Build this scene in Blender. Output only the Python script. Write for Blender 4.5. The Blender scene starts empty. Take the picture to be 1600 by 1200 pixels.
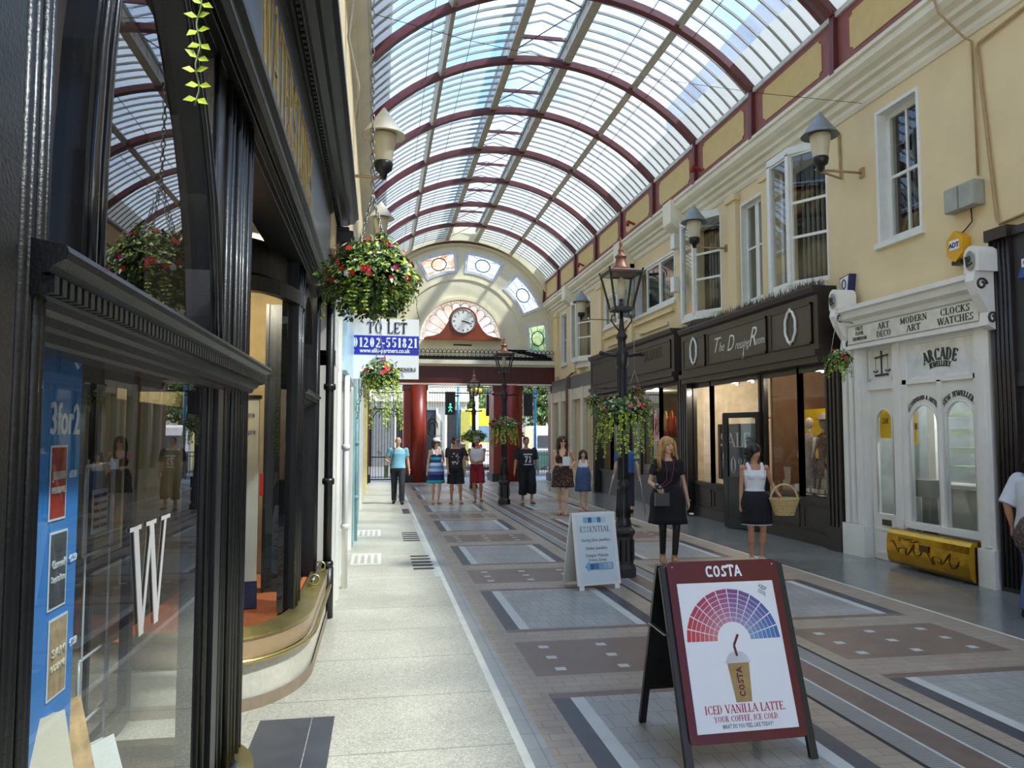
import bpy, math, random
from math import sin, cos, pi, radians as rad, sqrt, atan2
from mathutils import Vector as V, Matrix, Euler
C = bpy.context.scene.collection
SC = bpy.context.scene
random.seed(7)
# ---------------------------------------------------------------- camera, world, sun, exposure
F_PX = 1200.0
PITCH = math.atan(78/F_PX)
YAW = math.atan(208*math.cos(PITCH)/F_PX)
CAM_H = 1.68
cd = bpy.data.cameras.new('camera'); cam = bpy.data.objects.new('camera', cd); C.objects.link(cam)
cam.location = (0, 0, CAM_H); cam.rotation_euler = (pi/2+PITCH, 0, -YAW)
cd.sensor_width = 36; cd.lens = 36*F_PX/1600; cd.clip_start = .05; cd.clip_end = 400
SC.camera = cam
SC.view_settings.view_transform = 'Standard'; SC.view_settings.look = 'None'
SC.view_settings.exposure = 0.74; SC.view_settings.gamma = 1; SC.view_settings.use_curve_mapping = False
cy = SC.cycles
cy.use_denoising = True; cy.max_bounces = 9; cy.diffuse_bounces = 4; cy.glossy_bounces = 4
cy.transmission_bounces = 4; cy.transparent_max_bounces = 14; cy.sample_clamp_indirect = 6; cy.caustics_reflective = False; cy.caustics_refractive = False
W = bpy.data.worlds.new('sky'); SC.world = W; W.use_nodes = True
wt = W.node_tree; wt.nodes.clear()
def wn(t, **k):
    n = wt.nodes.new(t)
    for a, b in k.items(): setattr(n, a, b)
    return n
tc = wn('ShaderNodeTexCoord'); mp = wn('ShaderNodeMapping'); mp.inputs['Scale'].default_value = (1, 1, 2.2)
nz = wn('ShaderNodeTexNoise'); nz.inputs['Scale'].default_value = 2.3; nz.inputs['Detail'].default_value = 7; nz.inputs['Roughness'].default_value = .55
rp = wn('ShaderNodeValToRGB'); rp.color_ramp.elements[0].position = .47; rp.color_ramp.elements[1].position = .68
rp.color_ramp.elements[0].color = (.24, .47, .92, 1); rp.color_ramp.elements[1].color = (1.05, 1.08, 1.12, 1)
bg = wn('ShaderNodeBackground'); bg.inputs['Strength'].default_value = 1.45
wo = wn('ShaderNodeOutputWorld')
sz = wn('ShaderNodeSeparateXYZ'); hz = wn('ShaderNodeMapRange'); hz.inputs[1].default_value = .0; hz.inputs[2].default_value = .38; hz.inputs[3].default_value = .85; hz.inputs[4].default_value = 0
mxw = wn('ShaderNodeMix', data_type='RGBA'); mxw.inputs[7].default_value = (1.05, 1.08, 1.12, 1)
for a, b in ((tc.outputs['Generated'], mp.inputs[0]), (mp.outputs[0], nz.inputs[0]), (nz.outputs[0], rp.inputs[0]), (tc.outputs['Generated'], sz.inputs[0]), (sz.outputs[2], hz.inputs[0]), (hz.outputs[0], mxw.inputs[0]), (rp.outputs[0], mxw.inputs[6]), (mxw.outputs[2], bg.inputs[0]), (bg.outputs[0], wo.inputs[0])): wt.links.new(a, b)
sd = bpy.data.lights.new('sun', 'SUN'); sd.energy = 6.2; sd.angle = rad(4.0); sd.color = (1, .94, .84)
sun = bpy.data.objects.new('sun', sd); C.objects.link(sun)
SUN = V((-.53, .30, -.80)).normalized()
sun.rotation_euler = SUN.to_track_quat('-Z', 'Y').to_euler(); sun.location = (12, -5, 14)
SL = .0065
def gz(y): return -SL*y
# ---------------------------------------------------------------- helpers
def col(r, g, b):
    f = lambda c: (c/255)/12.92 if c/255 <= .04045 else ((c/255+.055)/1.055)**2.4
    return (f(r), f(g), f(b), 1)
MATS = {}
def mat(name, c, rough=.6, metal=0, var=.12, scale=6, bump=0, bscale=40, emit=None, estr=1, coat=0, spec=.5):
    if name in MATS: return MATS[name]
    m = bpy.data.materials.new(name); m.use_nodes = True; MATS[name] = m
    t = m.node_tree; b = t.nodes['Principled BSDF']
    b.inputs['Roughness'].default_value = rough; b.inputs['Metallic'].default_value = metal
    b.inputs['Specular IOR Level'].default_value = spec
    if coat: b.inputs['Coat Weight'].default_value = coat; b.inputs['Coat Roughness'].default_value = .08
    c = col(*c)
    tcn = t.nodes.new('ShaderNodeTexCoord')
    n = t.nodes.new('ShaderNodeTexNoise'); n.inputs['Scale'].default_value = scale; n.inputs['Detail'].default_value = 4
    t.links.new(tcn.outputs['Object'], n.inputs[0])
    r = t.nodes.new('ShaderNodeValToRGB'); r.color_ramp.elements[0].position = .3; r.color_ramp.elements[1].position = .7
    r.color_ramp.elements[0].color = tuple(max(0, x*(1-var)) for x in c[:3])+(1,)
    r.color_ramp.elements[1].color = tuple(min(1, x*(1+var)) for x in c[:3])+(1,)
    t.links.new(n.outputs[0], r.inputs[0]); t.links.new(r.outputs[0], b.inputs['Base Color'])
    if bump:
        n2 = t.nodes.new('ShaderNodeTexNoise'); n2.inputs['Scale'].default_value = bscale; n2.inputs['Detail'].default_value = 3
        t.links.new(tcn.outputs['Object'], n2.inputs[0])
        bp = t.nodes.new('ShaderNodeBump'); bp.inputs['Strength'].default_value = bump; bp.inputs['Distance'].default_value = .01
        t.links.new(n2.outputs[0], bp.inputs['Height']); t.links.new(bp.outputs[0], b.inputs['Normal'])
    if emit:
        b.inputs['Emission Color'].default_value = col(*emit); b.inputs['Emission Strength'].default_value = estr
    return m
def glass(name, tint=(1, 1, 1), ior=1.6, rough=0.0):
    if name in MATS: return MATS[name]
    m = bpy.data.materials.new(name); m.use_nodes = True; MATS[name] = m
    t = m.node_tree; t.nodes.clear()
    tr = t.nodes.new('ShaderNodeBsdfTransparent'); tr.inputs[0].default_value = tint+(1,)
    gl = t.nodes.new('ShaderNodeBsdfGlossy'); gl.inputs['Roughness'].default_value = rough
    fr = t.nodes.new('ShaderNodeFresnel'); fr.inputs[0].default_value = ior
    # thin pane: both faces reflect, so use the outward-facing Fresnel on either side
    ge = t.nodes.new('ShaderNodeNewGeometry')
    n = t.nodes.new('ShaderNodeTexNoise'); n.inputs['Scale'].default_value = 1.3
    bp = t.nodes.new('ShaderNodeBump'); bp.inputs['Strength'].default_value = .012; bp.inputs['Distance'].default_value = .05
    t.links.new(n.outputs[0], bp.inputs['Height']); t.links.new(bp.outputs[0], gl.inputs['Normal'])
    mi = t.nodes.new('ShaderNodeMixShader'); o = t.nodes.new('ShaderNodeOutputMaterial')
    inv = t.nodes.new('ShaderNodeMath'); inv.operation = 'MULTIPLY_ADD'   # ior or 1/ior by facing
    inv.inputs[0].default_value = 0
    t.links.new(ge.outputs['Backfacing'], inv.inputs[0]); inv.inputs[1].default_value = 1/ior-ior; inv.inputs[2].default_value = ior
    fr2 = t.nodes.new('ShaderNodeFresnel')
    # Fresnel node inverts the ior itself on back faces; feeding 1/ior there gives the same curve on both sides
    t.links.new(inv.outputs[0], fr2.inputs[0])
    t.links.new(fr2.outputs[0], mi.inputs[0]); t.links.new(tr.outputs[0], mi.inputs[1]); t.links.new(gl.outputs[0], mi.inputs[2])
    t.links.new(mi.outputs[0], o.inputs[0])
    return m
class MB:
    def __init__(s): s.v = []; s.f = []; s.m = []; s.sm = []
    def add(s, vs, fs, m=0, smooth=False):
        o = len(s.v); s.v += [tuple(p) for p in vs]
        for f in fs: s.f.append([i+o for i in f]); s.m.append(m); s.sm.append(smooth)
        return s
    def box(s, x0, x1, y0, y1, z0, z1, m=0):
        x0, x1 = min(x0, x1), max(x0, x1); y0, y1 = min(y0, y1), max(y0, y1); z0, z1 = min(z0, z1), max(z0, z1)
        return s.add([(x0,y0,z0),(x1,y0,z0),(x1,y1,z0),(x0,y1,z0),(x0,y0,z1),(x1,y0,z1),(x1,y1,z1),(x0,y1,z1)],
                     [(0,3,2,1),(4,5,6,7),(0,1,5,4),(1,2,6,5),(2,3,7,6),(3,0,4,7)], m)
    def quad(s, a, b, c, d, m=0): return s.add([a, b, c, d], [(0, 1, 2, 3)], m)
    def bar(s, a, b, w, h=None, m=0, up=(0, 0, 1)):
        a, b = V(a), V(b); h = h or w; d = (b-a).normalized(); u = V(up)
        if abs(d.dot(u)) > .98: u = V((1, 0, 0))
        r = d.cross(u).normalized()*w/2; u = r.cross(d).normalized()*h/2
        vs = [a-r-u, a+r-u, a+r+u, a-r+u, b-r-u, b+r-u, b+r+u, b-r+u]
        return s.add(vs, [(0,3,2,1),(4,5,6,7),(0,1,5,4),(1,2,6,5),(2,3,7,6),(3,0,4,7)], m)
    def tube(s, pts, r, seg=8, m=0, smooth=True, closed=False):
        pts = [V(p) for p in pts]; n = len(pts); rr = r if hasattr(r, '__len__') else [r]*n
        prev = None; vs = []
        for i, p in enumerate(pts):
            if closed: d = pts[(i+1) % n]-pts[i-1]
            else: d = pts[min(i+1, n-1)]-pts[max(i-1, 0)]
            if d.length < 1e-9: d = V((0, 0, 1))
            d.normalize()
            if prev is None:
                a = V((0, 0, 1)) if abs(d.z) < .9 else V((1, 0, 0)); u = d.cross(a).normalized()
            else:
                u = prev-d*prev.dot(d)
                u = u.normalized() if u.length > 1e-6 else d.orthogonal().normalized()
            prev = u; w = d.cross(u)
            vs += [p+(u*cos(2*pi*k/seg)+w*sin(2*pi*k/seg))*rr[i] for k in range(seg)]
        fs = []
        for i in range(n if closed else n-1):
            j = (i+1) % n
            fs += [(i*seg+k, i*seg+(k+1) % seg, j*seg+(k+1) % seg, j*seg+k) for k in range(seg)]
        if not closed: fs += [tuple(range(seg))[::-1], tuple((n-1)*seg+k for k in range(seg))]
        return s.add(vs, fs, m, smooth)
    def lathe(s, prof, c=(0, 0, 0), seg=16, m=0, smooth=True, axis='z', sx=1, sy=1):
        vs = []
        for r, h in prof:
            for k in range(seg):
                a = 2*pi*k/seg+pi/seg; p = (r*cos(a)*sx, r*sin(a)*sy, h)
                if axis == 'y': p = (p[0], p[2], p[1])
                elif axis == 'x': p = (p[2], p[0], p[1])
                vs.append((p[0]+c[0], p[1]+c[1], p[2]+c[2]))
        n = len(prof); fs = []
        for i in range(n-1): fs += [(i*seg+k, i*seg+(k+1) % seg, (i+1)*seg+(k+1) % seg, (i+1)*seg+k) for k in range(seg)]
        fs += [tuple(range(seg))[::-1], tuple((n-1)*seg+k for k in range(seg))]
        return s.add(vs, fs, m, smooth)
    def ball(s, c, r, seg=12, rings=8, m=0):
        r = r if hasattr(r, '__len__') else (r, r, r); vs = []
        for i in range(1, rings):
            t = pi*i/rings
            vs += [(c[0]+r[0]*sin(t)*cos(2*pi*k/seg), c[1]+r[1]*sin(t)*sin(2*pi*k/seg), c[2]+r[2]*cos(t)) for k in range(seg)]
        top = len(vs); vs += [(c[0], c[1], c[2]+r[2]), (c[0], c[1], c[2]-r[2])]; fs = []
        for i in range(rings-2): fs += [(i*seg+k, (i+1)*seg+k, (i+1)*seg+(k+1) % seg, i*seg+(k+1) % seg) for k in range(seg)]
        fs += [(top, k, (k+1) % seg) for k in range(seg)]+[(top+1, (rings-2)*seg+(k+1) % seg, (rings-2)*seg+k) for k in range(seg)]
        return s.add(vs, fs, m, True)
    def prism(s, poly, fn, d0, d1, m=0, smooth=False):
        """extrude a 2-D polygon; fn(u, v, d) -> 3-D"""
        n = len(poly); vs = [fn(u, v, d0) for u, v in poly]+[fn(u, v, d1) for u, v in poly]
        return s.add(vs, [tuple(range(n))[::-1], tuple(range(n, 2*n))], m, False).add(vs, [(k, (k+1) % n, n+(k+1) % n, n+k) for k in range(n)], m, smooth)
    def strip(s, prof, y0, y1, m=0):
        """closed X-Z profile run along Y"""
        return s.prism(prof, lambda u, v, d: (u, d, v), y0, y1, m)
    def obj(s, name, mats, parent=None, bevel=0, **kw):
        me = bpy.data.meshes.new(name); me.from_pydata(s.v, [], s.f)
        mats = mats if isinstance(mats, (list, tuple)) else [mats]
        for q in mats: me.materials.append(q)
        me.polygons.foreach_set('material_index', s.m); me.polygons.foreach_set('use_smooth', s.sm)
        me.update()
        o = bpy.data.objects.new(name, me); C.objects.link(o)
        if parent: o.parent = parent; o.matrix_parent_inverse = parent_inv(parent)
        if bevel:
            b = o.modifiers.new('edge', 'BEVEL'); b.width = bevel; b.segments = 2; b.limit_method = 'ANGLE'
        tagp(o, **kw)
        return o
def parent_inv(p): return (Matrix.Translation(p.location) @ p.rotation_euler.to_matrix().to_4x4() @ Matrix.Diagonal(p.scale).to_4x4()).inverted()
def tagp(o, label=None, cat=None, group=None, kind=None):
    if label: o['label'] = label
    if cat: o['category'] = cat
    if group: o['group'] = group
    if kind: o['kind'] = kind
    return o
def thing(name, label, cat, loc=(0, 0, 0), rz=0, group=None, kind=None):
    o = bpy.data.objects.new(name, None); C.objects.link(o); o.location = loc; o.rotation_euler = (0, 0, rz); o.empty_display_size = .1
    return tagp(o, label, cat, group, kind)
def local(o, p, parent):
    """mesh was built in the parent's own frame"""
    o.parent = parent; o.matrix_parent_inverse = Matrix.Identity(4); return o
def lobj(mb, name, mats, parent, **kw):
    o = mb.obj(name, mats, None, **kw); return local(o, None, parent)
def dup(root, loc=None, rz=None, label=None, group=None, scale=None):
    r = root.copy(); C.objects.link(r)
    if loc is not None: r.location = loc
    if rz is not None: r.rotation_euler = (0, 0, rz)
    if scale is not None: r.scale = (scale,)*3
    if label: r['label'] = label
    if group: r['group'] = group
    for ch in list(root.children):
        c = ch.copy(); C.objects.link(c); c.parent = r
        for g in ch.children:
            d = g.copy(); C.objects.link(d); d.parent = c
    return r
# ---- lettering: a small serif capitals font drawn with thick and thin strokes, plus the built-in sans
TK, TN = .17, .07
def G(*a): return a
SER = {
 'A': (.78, [G('l',.06,0,.38,1,TN),G('l',.70,0,.36,1,TK),G('l',.18,.34,.60,.34,TN),G('s',.08,0),G('s',.70,0)]),
 'B': (.68, [G('l',.16,0,.16,1,TK),G('a',.34,.75,.20,.25,-90,90,TN),G('a',.36,.26,.24,.26,-90,90,.10),G('l',.16,.98,.36,.98,TN),G('l',.16,.5,.36,.5,TN),G('l',.16,.03,.36,.03,TN),G('s',.14,0),G('s',.14,1)]),
 'C': (.76, [G('a',.42,.5,.34,.5,45,315,.12),G('l',.66,.72,.66,.98,TN),G('l',.66,.02,.66,.22,TN)]),
 'D': (.80, [G('l',.16,0,.16,1,TK),G('a',.34,.5,.36,.5,-90,90,.12),G('l',.16,.98,.36,.98,TN),G('l',.16,.03,.36,.03,TN),G('s',.14,0),G('s',.14,1)]),
 'E': (.64, [G('l',.16,0,.16,1,TK),G('l',.10,.97,.56,.97,TN),G('l',.16,.5,.44,.5,TN),G('l',.10,.03,.58,.03,TN),G('l',.56,.80,.56,1,TN),G('l',.58,0,.58,.22,TN),G('l',.44,.4,.44,.6,TN)]),
 'F': (.60, [G('l',.16,0,.16,1,TK),G('l',.10,.97,.56,.97,TN),G('l',.16,.5,.44,.5,TN),G('l',.56,.80,.56,1,TN),G('l',.44,.4,.44,.6,TN),G('s',.16,0)]),
 'G': (.80, [G('a',.42,.5,.34,.5,45,320,.12),G('l',.66,.72,.66,.98,TN),G('l',.68,.04,.68,.42,TK),G('s',.66,.42)]),
 'H': (.82, [G('l',.16,0,.16,1,TK),G('l',.64,0,.64,1,TK),G('l',.16,.5,.64,.5,TN)]+[G('s',x,y) for x in (.16,.64) for y in (0,1)]),
 'I': (.36, [G('l',.18,0,.18,1,TK),G('s',.18,0),G('s',.18,1)]),
 'J': (.46, [G('l',.28,.15,.28,1,TK),G('a',.13,.12,.16,.16,200,360,TN),G('s',.28,1)]),
 'K': (.76, [G('l',.16,0,.16,1,TK),G('l',.62,1,.18,.42,TN),G('l',.30,.58,.66,0,TK),G('s',.16,0),G('s',.16,1),G('s',.62,1),G('s',.66,0)]),
 'L': (.62, [G('l',.16,0,.16,1,TK),G('l',.10,.03,.56,.03,TN),G('l',.56,0,.56,.24,TN),G('s',.16,1)]),
 'M': (.96, [G('l',.14,0,.14,1,TN),G('l',.14,1,.46,.1,TK),G('l',.78,1,.46,.1,TN),G('l',.80,0,.80,1,TK),G('s',.14,0),G('s',.80,0)]),
 'N': (.82, [G('l',.14,0,.14,1,TN),G('l',.16,1,.66,0,TK),G('l',.68,0,.68,1,TN),G('s',.14,0),G('s',.12,1),G('s',.68,1)]),
 'O': (.84, [G('a',.42,.5,.34,.5,0,360,.12)]),
 'P': (.66, [G('l',.16,0,.16,1,TK),G('a',.34,.74,.22,.26,-90,90,.10),G('l',.16,.98,.36,.98,TN),G('l',.16,.49,.36,.49,TN),G('s',.16,0),G('s',.12,1)]),
 'Q': (.84, [G('a',.42,.5,.34,.5,0,360,.12),G('l',.45,.2,.72,-.12,.1)]),
 'R': (.74, [G('l',.16,0,.16,1,TK),G('a',.34,.74,.22,.26,-90,90,.10),G('l',.16,.98,.36,.98,TN),G('l',.16,.49,.36,.49,TN),G('l',.36,.48,.64,0,TK),G('s',.16,0),G('s',.12,1),G('s',.66,0)]),
 'S': (.60, [G('a',.30,.74,.20,.26,20,270,.10),G('a',.30,.25,.22,.25,-160,90,.11),G('l',.49,.76,.49,.98,TN),G('l',.08,.02,.08,.24,TN)]),
 'T': (.70, [G('l',.35,0,.35,1,TK),G('l',.04,.97,.66,.97,TN),G('l',.04,.78,.04,1,TN),G('l',.66,.78,.66,1,TN),G('s',.35,0)]),
 'U': (.80, [G('l',.16,.3,.16,1,TK),G('a',.40,.3,.24,.3,180,360,.10),G('l',.64,.3,.64,1,TN),G('s',.16,1),G('s',.64,1)]),
 'V': (.76, [G('l',.08,1,.38,0,TK),G('l',.68,1,.40,0,TN),G('s',.08,1),G('s',.68,1)]),
 'W': (1.10, [G('l',.08,1,.32,0,TK),G('l',.56,1,.34,0,TN),G('l',.54,1,.78,0,TK),G('l',1.02,1,.80,0,TN),G('s',.08,1),G('s',.54,1),G('s',1.02,1)]),
 'X': (.74, [G('l',.10,1,.62,0,TK),G('l',.62,1,.10,0,TN),G('s',.1,1),G('s',.62,1),G('s',.1,0),G('s',.62,0)]),
 'Y': (.74, [G('l',.08,1,.36,.46,TK),G('l',.66,1,.36,.46,TN),G('l',.36,0,.36,.46,TK),G('s',.08,1),G('s',.66,1),G('s',.36,0)]),
 'Z': (.66, [G('l',.08,.97,.58,.97,TN),G('l',.58,1,.08,0,TK),G('l',.06,.03,.60,.03,TN)]),
 '0': (.62, [G('a',.30,.5,.22,.5,0,360,.13)]), '1': (.42, [G('l',.22,0,.22,1,TK),G('l',.06,.82,.22,.98,TN),G('s',.22,0)]),
 '2': (.60, [G('a',.28,.74,.21,.26,-30,170,.12),G('l',.46,.62,.08,.05,.12),G('l',.05,.05,.54,.05,.12)]),
 '5': (.60, [G('l',.12,.95,.50,.95,.12),G('l',.13,.5,.13,.98,TN),G('a',.28,.32,.22,.32,-150,110,.13)]),
 '8': (.60, [G('a',.29,.76,.18,.24,0,360,.11),G('a',.29,.26,.22,.27,0,360,.12)]),
 '7': (.56, [G('l',.06,.94,.52,.94,.12),G('l',.50,.94,.22,0,TK)]), '3': (.58, [G('a',.26,.75,.19,.25,-90,160,.12),G('a',.26,.27,.23,.27,-160,90,.13)]),
 '6': (.60, [G('a',.30,.30,.21,.30,0,360,.12),G('a',.46,.42,.36,.56,110,190,.12)]), '4': (.62, [G('l',.42,0,.42,1,TK),G('l',.42,1,.06,.32,TN),G('l',.04,.3,.58,.3,.1)]),
 '9': (.60, [G('a',.30,.70,.21,.30,0,360,.12),G('a',.14,.58,.36,.56,-70,10,.12)]),
 '-': (.40, [G('l',.06,.4,.34,.4,.12)]), '.': (.26, [G('l',.13,0,.13,.14,.14)]), '&': (.8, [G('a',.36,.76,.16,.24,0,360,.1),G('a',.34,.28,.26,.28,40,360,.12),G('l',.26,.62,.72,0,TK)]),
 '%': (.9, [G('a',.2,.74,.14,.24,0,360,.08),G('a',.68,.26,.14,.24,0,360,.08),G('l',.66,1,.2,0,.08)]), '?': (.5,[G('a',.24,.74,.18,.24,-60,170,.11),G('l',.26,.5,.26,.28,.11),G('l',.26,0,.26,.13,.14)]), ' ': (.36, []), ',': (.26,[G('l',.15,.1,.08,-.14,.1)]),
}
def serif_mesh(s, size, bold=1.0, sans=False, track=.04):
    """2-D quads of a line of capitals, centred on x"""
    quads = []; x = 0
    for ch in s:
        w, st = SER.get(ch.upper(), SER[' '])
        for g in st:
            if g[0] == 'l':
                _, a, b, c, d, t = g; t = (t if not sans else .15)*bold
                dx, dy = c-a, d-b; L = sqrt(dx*dx+dy*dy) or 1; nx, ny = -dy/L*t/2, dx/L*t/2
                if abs(dy) > abs(dx): nx, ny = (t/2 if dy < 0 else -t/2), 0
                quads.append([(x+a+nx, b+ny), (x+a-nx, b-ny), (x+c-nx, d-ny), (x+c+nx, d+ny)])
            elif g[0] == 'a':
                _, cx, cy_, rx, ry, a0, a1, t = g; t = (t if not sans else .15)*bold; n = max(4, int(abs(a1-a0)/18))
                for k in range(n):
                    p, q = rad(a0+(a1-a0)*k/n), rad(a0+(a1-a0)*(k+1)/n)
                    th = lambda a: t*(.55+.75*abs(cos(a))) if not sans else t
                    P = lambda a, s_: (x+cx+(rx-th(a)/2+s_*th(a)/2)*cos(a), cy_+(ry-.035*0-th(a)/4+s_*th(a)/4)*sin(a)) if not sans else (x+cx+(rx-t/2+s_*t/2)*cos(a), cy_+(ry-t/2+s_*t/2)*sin(a))
                    quads.append([P(p, 1), P(p, -1), P(q, -1), P(q, 1)])
            elif g[0] == 's' and not sans:
                _, a, b = g; e = .05*bold; y0 = b if b == 0 else b-e
                quads.append([(x+a-.15, y0), (x+a+.15, y0), (x+a+.15, y0+e), (x+a-.15, y0+e)])
        x += w+track
    W_ = x-track
    return [[((px-W_/2)*size, py*size) for px, py in q] for q in quads], W_*size
def letters(s, size, org, right, up, mt, parent, name='lettering', bold=1.0, sans=False, sx=1.0, depth=.004, track=.04, width=None, arc=0, slant=0, label=None):
    """flat serif capitals standing a little proud of a surface; org = centre of the baseline"""
    q, w = serif_mesh(s, size, bold, sans, track)
    if width: sx = width/max(w, 1e-6)
    mb = MB(); r, u = V(right).normalized(), V(up).normalized(); n = r.cross(u); o = V(org)
    for i, poly in enumerate(q):
        pts = []
        for a, b in poly:
            a *= sx; a += b*slant
            if arc: th = a/arc; pts.append((arc*sin(th)+b*sin(th), arc*(cos(th)-1)+b*cos(th)))
            else: pts.append((a, b))
        ar = sum(pts[k][0]*pts[(k+1) % 4][1]-pts[(k+1) % 4][0]*pts[k][1] for k in range(4))
        if ar < 0: pts = pts[::-1]
        e = depth+(i % 5)*depth*.03
        mb.prism(pts, lambda a, b, d: o+r*a+u*b+n*d, -.001, e)
    return mb.obj(name, mt, parent, label=label)
def sans_text(s, size, org, right, up, mt, parent, name='lettering', width=None, bold=0, depth=.003, label=None, shear=0, align='CENTER'):
    cu = bpy.data.curves.new('t', 'FONT'); cu.body = s; cu.size = size; cu.align_x = align; cu.extrude = depth/2; cu.offset = bold; cu.shear = shear; cu.resolution_u = 3
    ob = bpy.data.objects.new('t', cu); C.objects.link(ob)
    me = bpy.data.meshes.new_from_object(ob.evaluated_get(bpy.context.evaluated_depsgraph_get()))
    bpy.data.objects.remove(ob); r, u = V(right).normalized(), V(up).normalized(); n = r.cross(u)
    xs = [v.co.x for v in me.vertices] or [0]
    k = width/(max(xs)-min(xs)) if width else 1
    for v in me.vertices: v.co = V(org)+r*(v.co.x*k)+u*v.co.y+n*(v.co.z+depth/2)
    me.materials.clear(); me.materials.append(mt)
    o = bpy.data.objects.new(name, me); C.objects.link(o)
    if parent: o.parent = parent; o.matrix_parent_inverse = parent_inv(parent)
    tagp(o, label); return o
# ---------------------------------------------------------------- materials of the setting
def brickmat(name, c1, c2, mort, w, h, rough=.5, ms=.006, noise=.1, off=.5, spec=.5):
    m = mat(name, c1, rough, 0, noise, 9, spec=spec); t = m.node_tree; b = t.nodes['Principled BSDF']
    ge = t.nodes.new('ShaderNodeNewGeometry'); br = t.nodes.new('ShaderNodeTexBrick'); br.offset = off
    br.inputs['Color1'].default_value = col(*c1); br.inputs['Color2'].default_value = col(*c2); br.inputs['Mortar'].default_value = col(*mort)
    br.inputs['Scale'].default_value = 1; br.inputs['Mortar Size'].default_value = ms; br.inputs['Brick Width'].default_value = w; br.inputs['Row Height'].default_value = h
    mpb = t.nodes.new('ShaderNodeMapping'); mpb.inputs['Location'].default_value = (13.03, 20, 0); t.links.new(ge.outputs['Position'], mpb.inputs[0]); t.links.new(mpb.outputs[0], br.inputs[0])
    n = t.nodes.new('ShaderNodeTexNoise'); n.inputs['Scale'].default_value = 1.6; n.inputs['Detail'].default_value = 6
    t.links.new(ge.outputs['Position'], n.inputs[0])
    mx = t.nodes.new('ShaderNodeMix'); mx.data_type = 'RGBA'; mx.blend_type = 'MULTIPLY'; mx.inputs[0].default_value = .55
    t.links.new(br.outputs[0], mx.inputs[6]); 
    r2 = t.nodes.new('ShaderNodeValToRGB'); r2.color_ramp.elements[0].position = .3; r2.color_ramp.elements[1].position = .7
    r2.color_ramp.elements[0].color = (.72, .70, .68, 1); r2.color_ramp.elements[1].color = (1.1, 1.1, 1.1, 1)
    t.links.new(n.outputs[0], r2.inputs[0]); t.links.new(r2.outputs[0], mx.inputs[7]); t.links.new(mx.outputs[2], b.inputs['Base Color'])
    return m
def terrazzo(name, c, rough, speck=.35, sc=120, slab=.9):
    m = brickmat(name, c, tuple(int(x*.97) for x in c), tuple(int(x*.72) for x in c), 40, slab, rough, .006)
    t = m.node_tree; b = t.nodes['Principled BSDF']; ge = t.nodes.new('ShaderNodeNewGeometry')
    vo = t.nodes.new('ShaderNodeTexVoronoi'); vo.inputs['Scale'].default_value = sc
    t.links.new(ge.outputs['Position'], vo.inputs[0])
    r = t.nodes.new('ShaderNodeValToRGB'); r.color_ramp.elements[0].color = (1-speck,)*3+(1,); r.color_ramp.elements[1].color = (1+speck*.5,)*3+(1,)
    sp = t.nodes.new('ShaderNodeSeparateColor'); t.links.new(vo.outputs['Color'], sp.inputs[0]); t.links.new(sp.outputs[0], r.inputs[0])
    mx = t.nodes.new('ShaderNodeMix'); mx.data_type = 'RGBA'; mx.blend_type = 'MULTIPLY'; mx.inputs[0].default_value = 1
    old = b.inputs['Base Color'].links[0].from_socket
    t.links.new(old, mx.inputs[6]); t.links.new(r.outputs[0], mx.inputs[7]); t.links.new(mx.outputs[2], b.inputs['Base Color'])
    return m
FM = [terrazzo('pale_terrazzo', (192, 188, 172), .42), mat('kerb_white', (214, 212, 200), .5, var=.08),
      brickmat('grey_setts', (162, 164, 162), (154, 156, 154), (134, 131, 124), .12, .22, .4, ms=.004, off=0), brickmat('tan_setts', (172, 156, 138), (163, 147, 131), (140, 127, 113), .20, .10, .42, ms=.004),
      mat('slate_strip', (66, 69, 76), .4, var=.15), mat('white_strip', (196, 198, 194), .45, var=.06),
      brickmat('grey_panel', (164, 165, 162), (156, 157, 154), (134, 128, 120), .11, .22, .36, ms=.004), mat('brown_panel', (124, 102, 90), .38, var=.12, scale=2.5),
      mat('groove_dark', (44, 40, 38), .8), brickmat('ribbed_strip', (166, 166, 160), (160, 160, 155), (112, 110, 104), 3, .022, .5, ms=.006), terrazzo('grey_pavement', (132, 134, 130), .2, .16, 160, 1.2),
      mat('brown_band', (118, 96, 84), .4), mat('drain_brown', (112, 92, 84), .42, var=.18), mat('asphalt', (96, 96, 98), .8, var=.15, scale=3)]
xe = [-4, .76, .81, .93, 1.12, 1.245, 1.335, 2.33, 2.42, 2.55, 2.77, 2.80, 2.955, 2.975, 3.19, 3.21, 3.37, 3.40, 3.54, 3.665, 3.755, 4.75, 4.84, 4.98, 5.31, 5.345, 12]
starts = [-3.85, -.3, 3.25, 6.8, 10.4, 14.2, 18.0, 21.7, 25.4]
ye = [-6]
for s_ in starts: ye += [s_-.10, s_, s_+1.73, s_+1.83, s_+2.2, s_+3.13]
ye = sorted(set(round(y, 3) for y in ye if y < 29.3)); ye = ye+[29.3]
def lane(y):
    for s_ in starts:
        if s_ <= y < s_+1.73: return 'g'
        if s_-.1 <= y < s_ or s_+1.73 <= y < s_+1.83: return 'b'
        if s_+2.2 <= y < s_+3.13: return 'p'
    return 't'
fm = MB()
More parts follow.
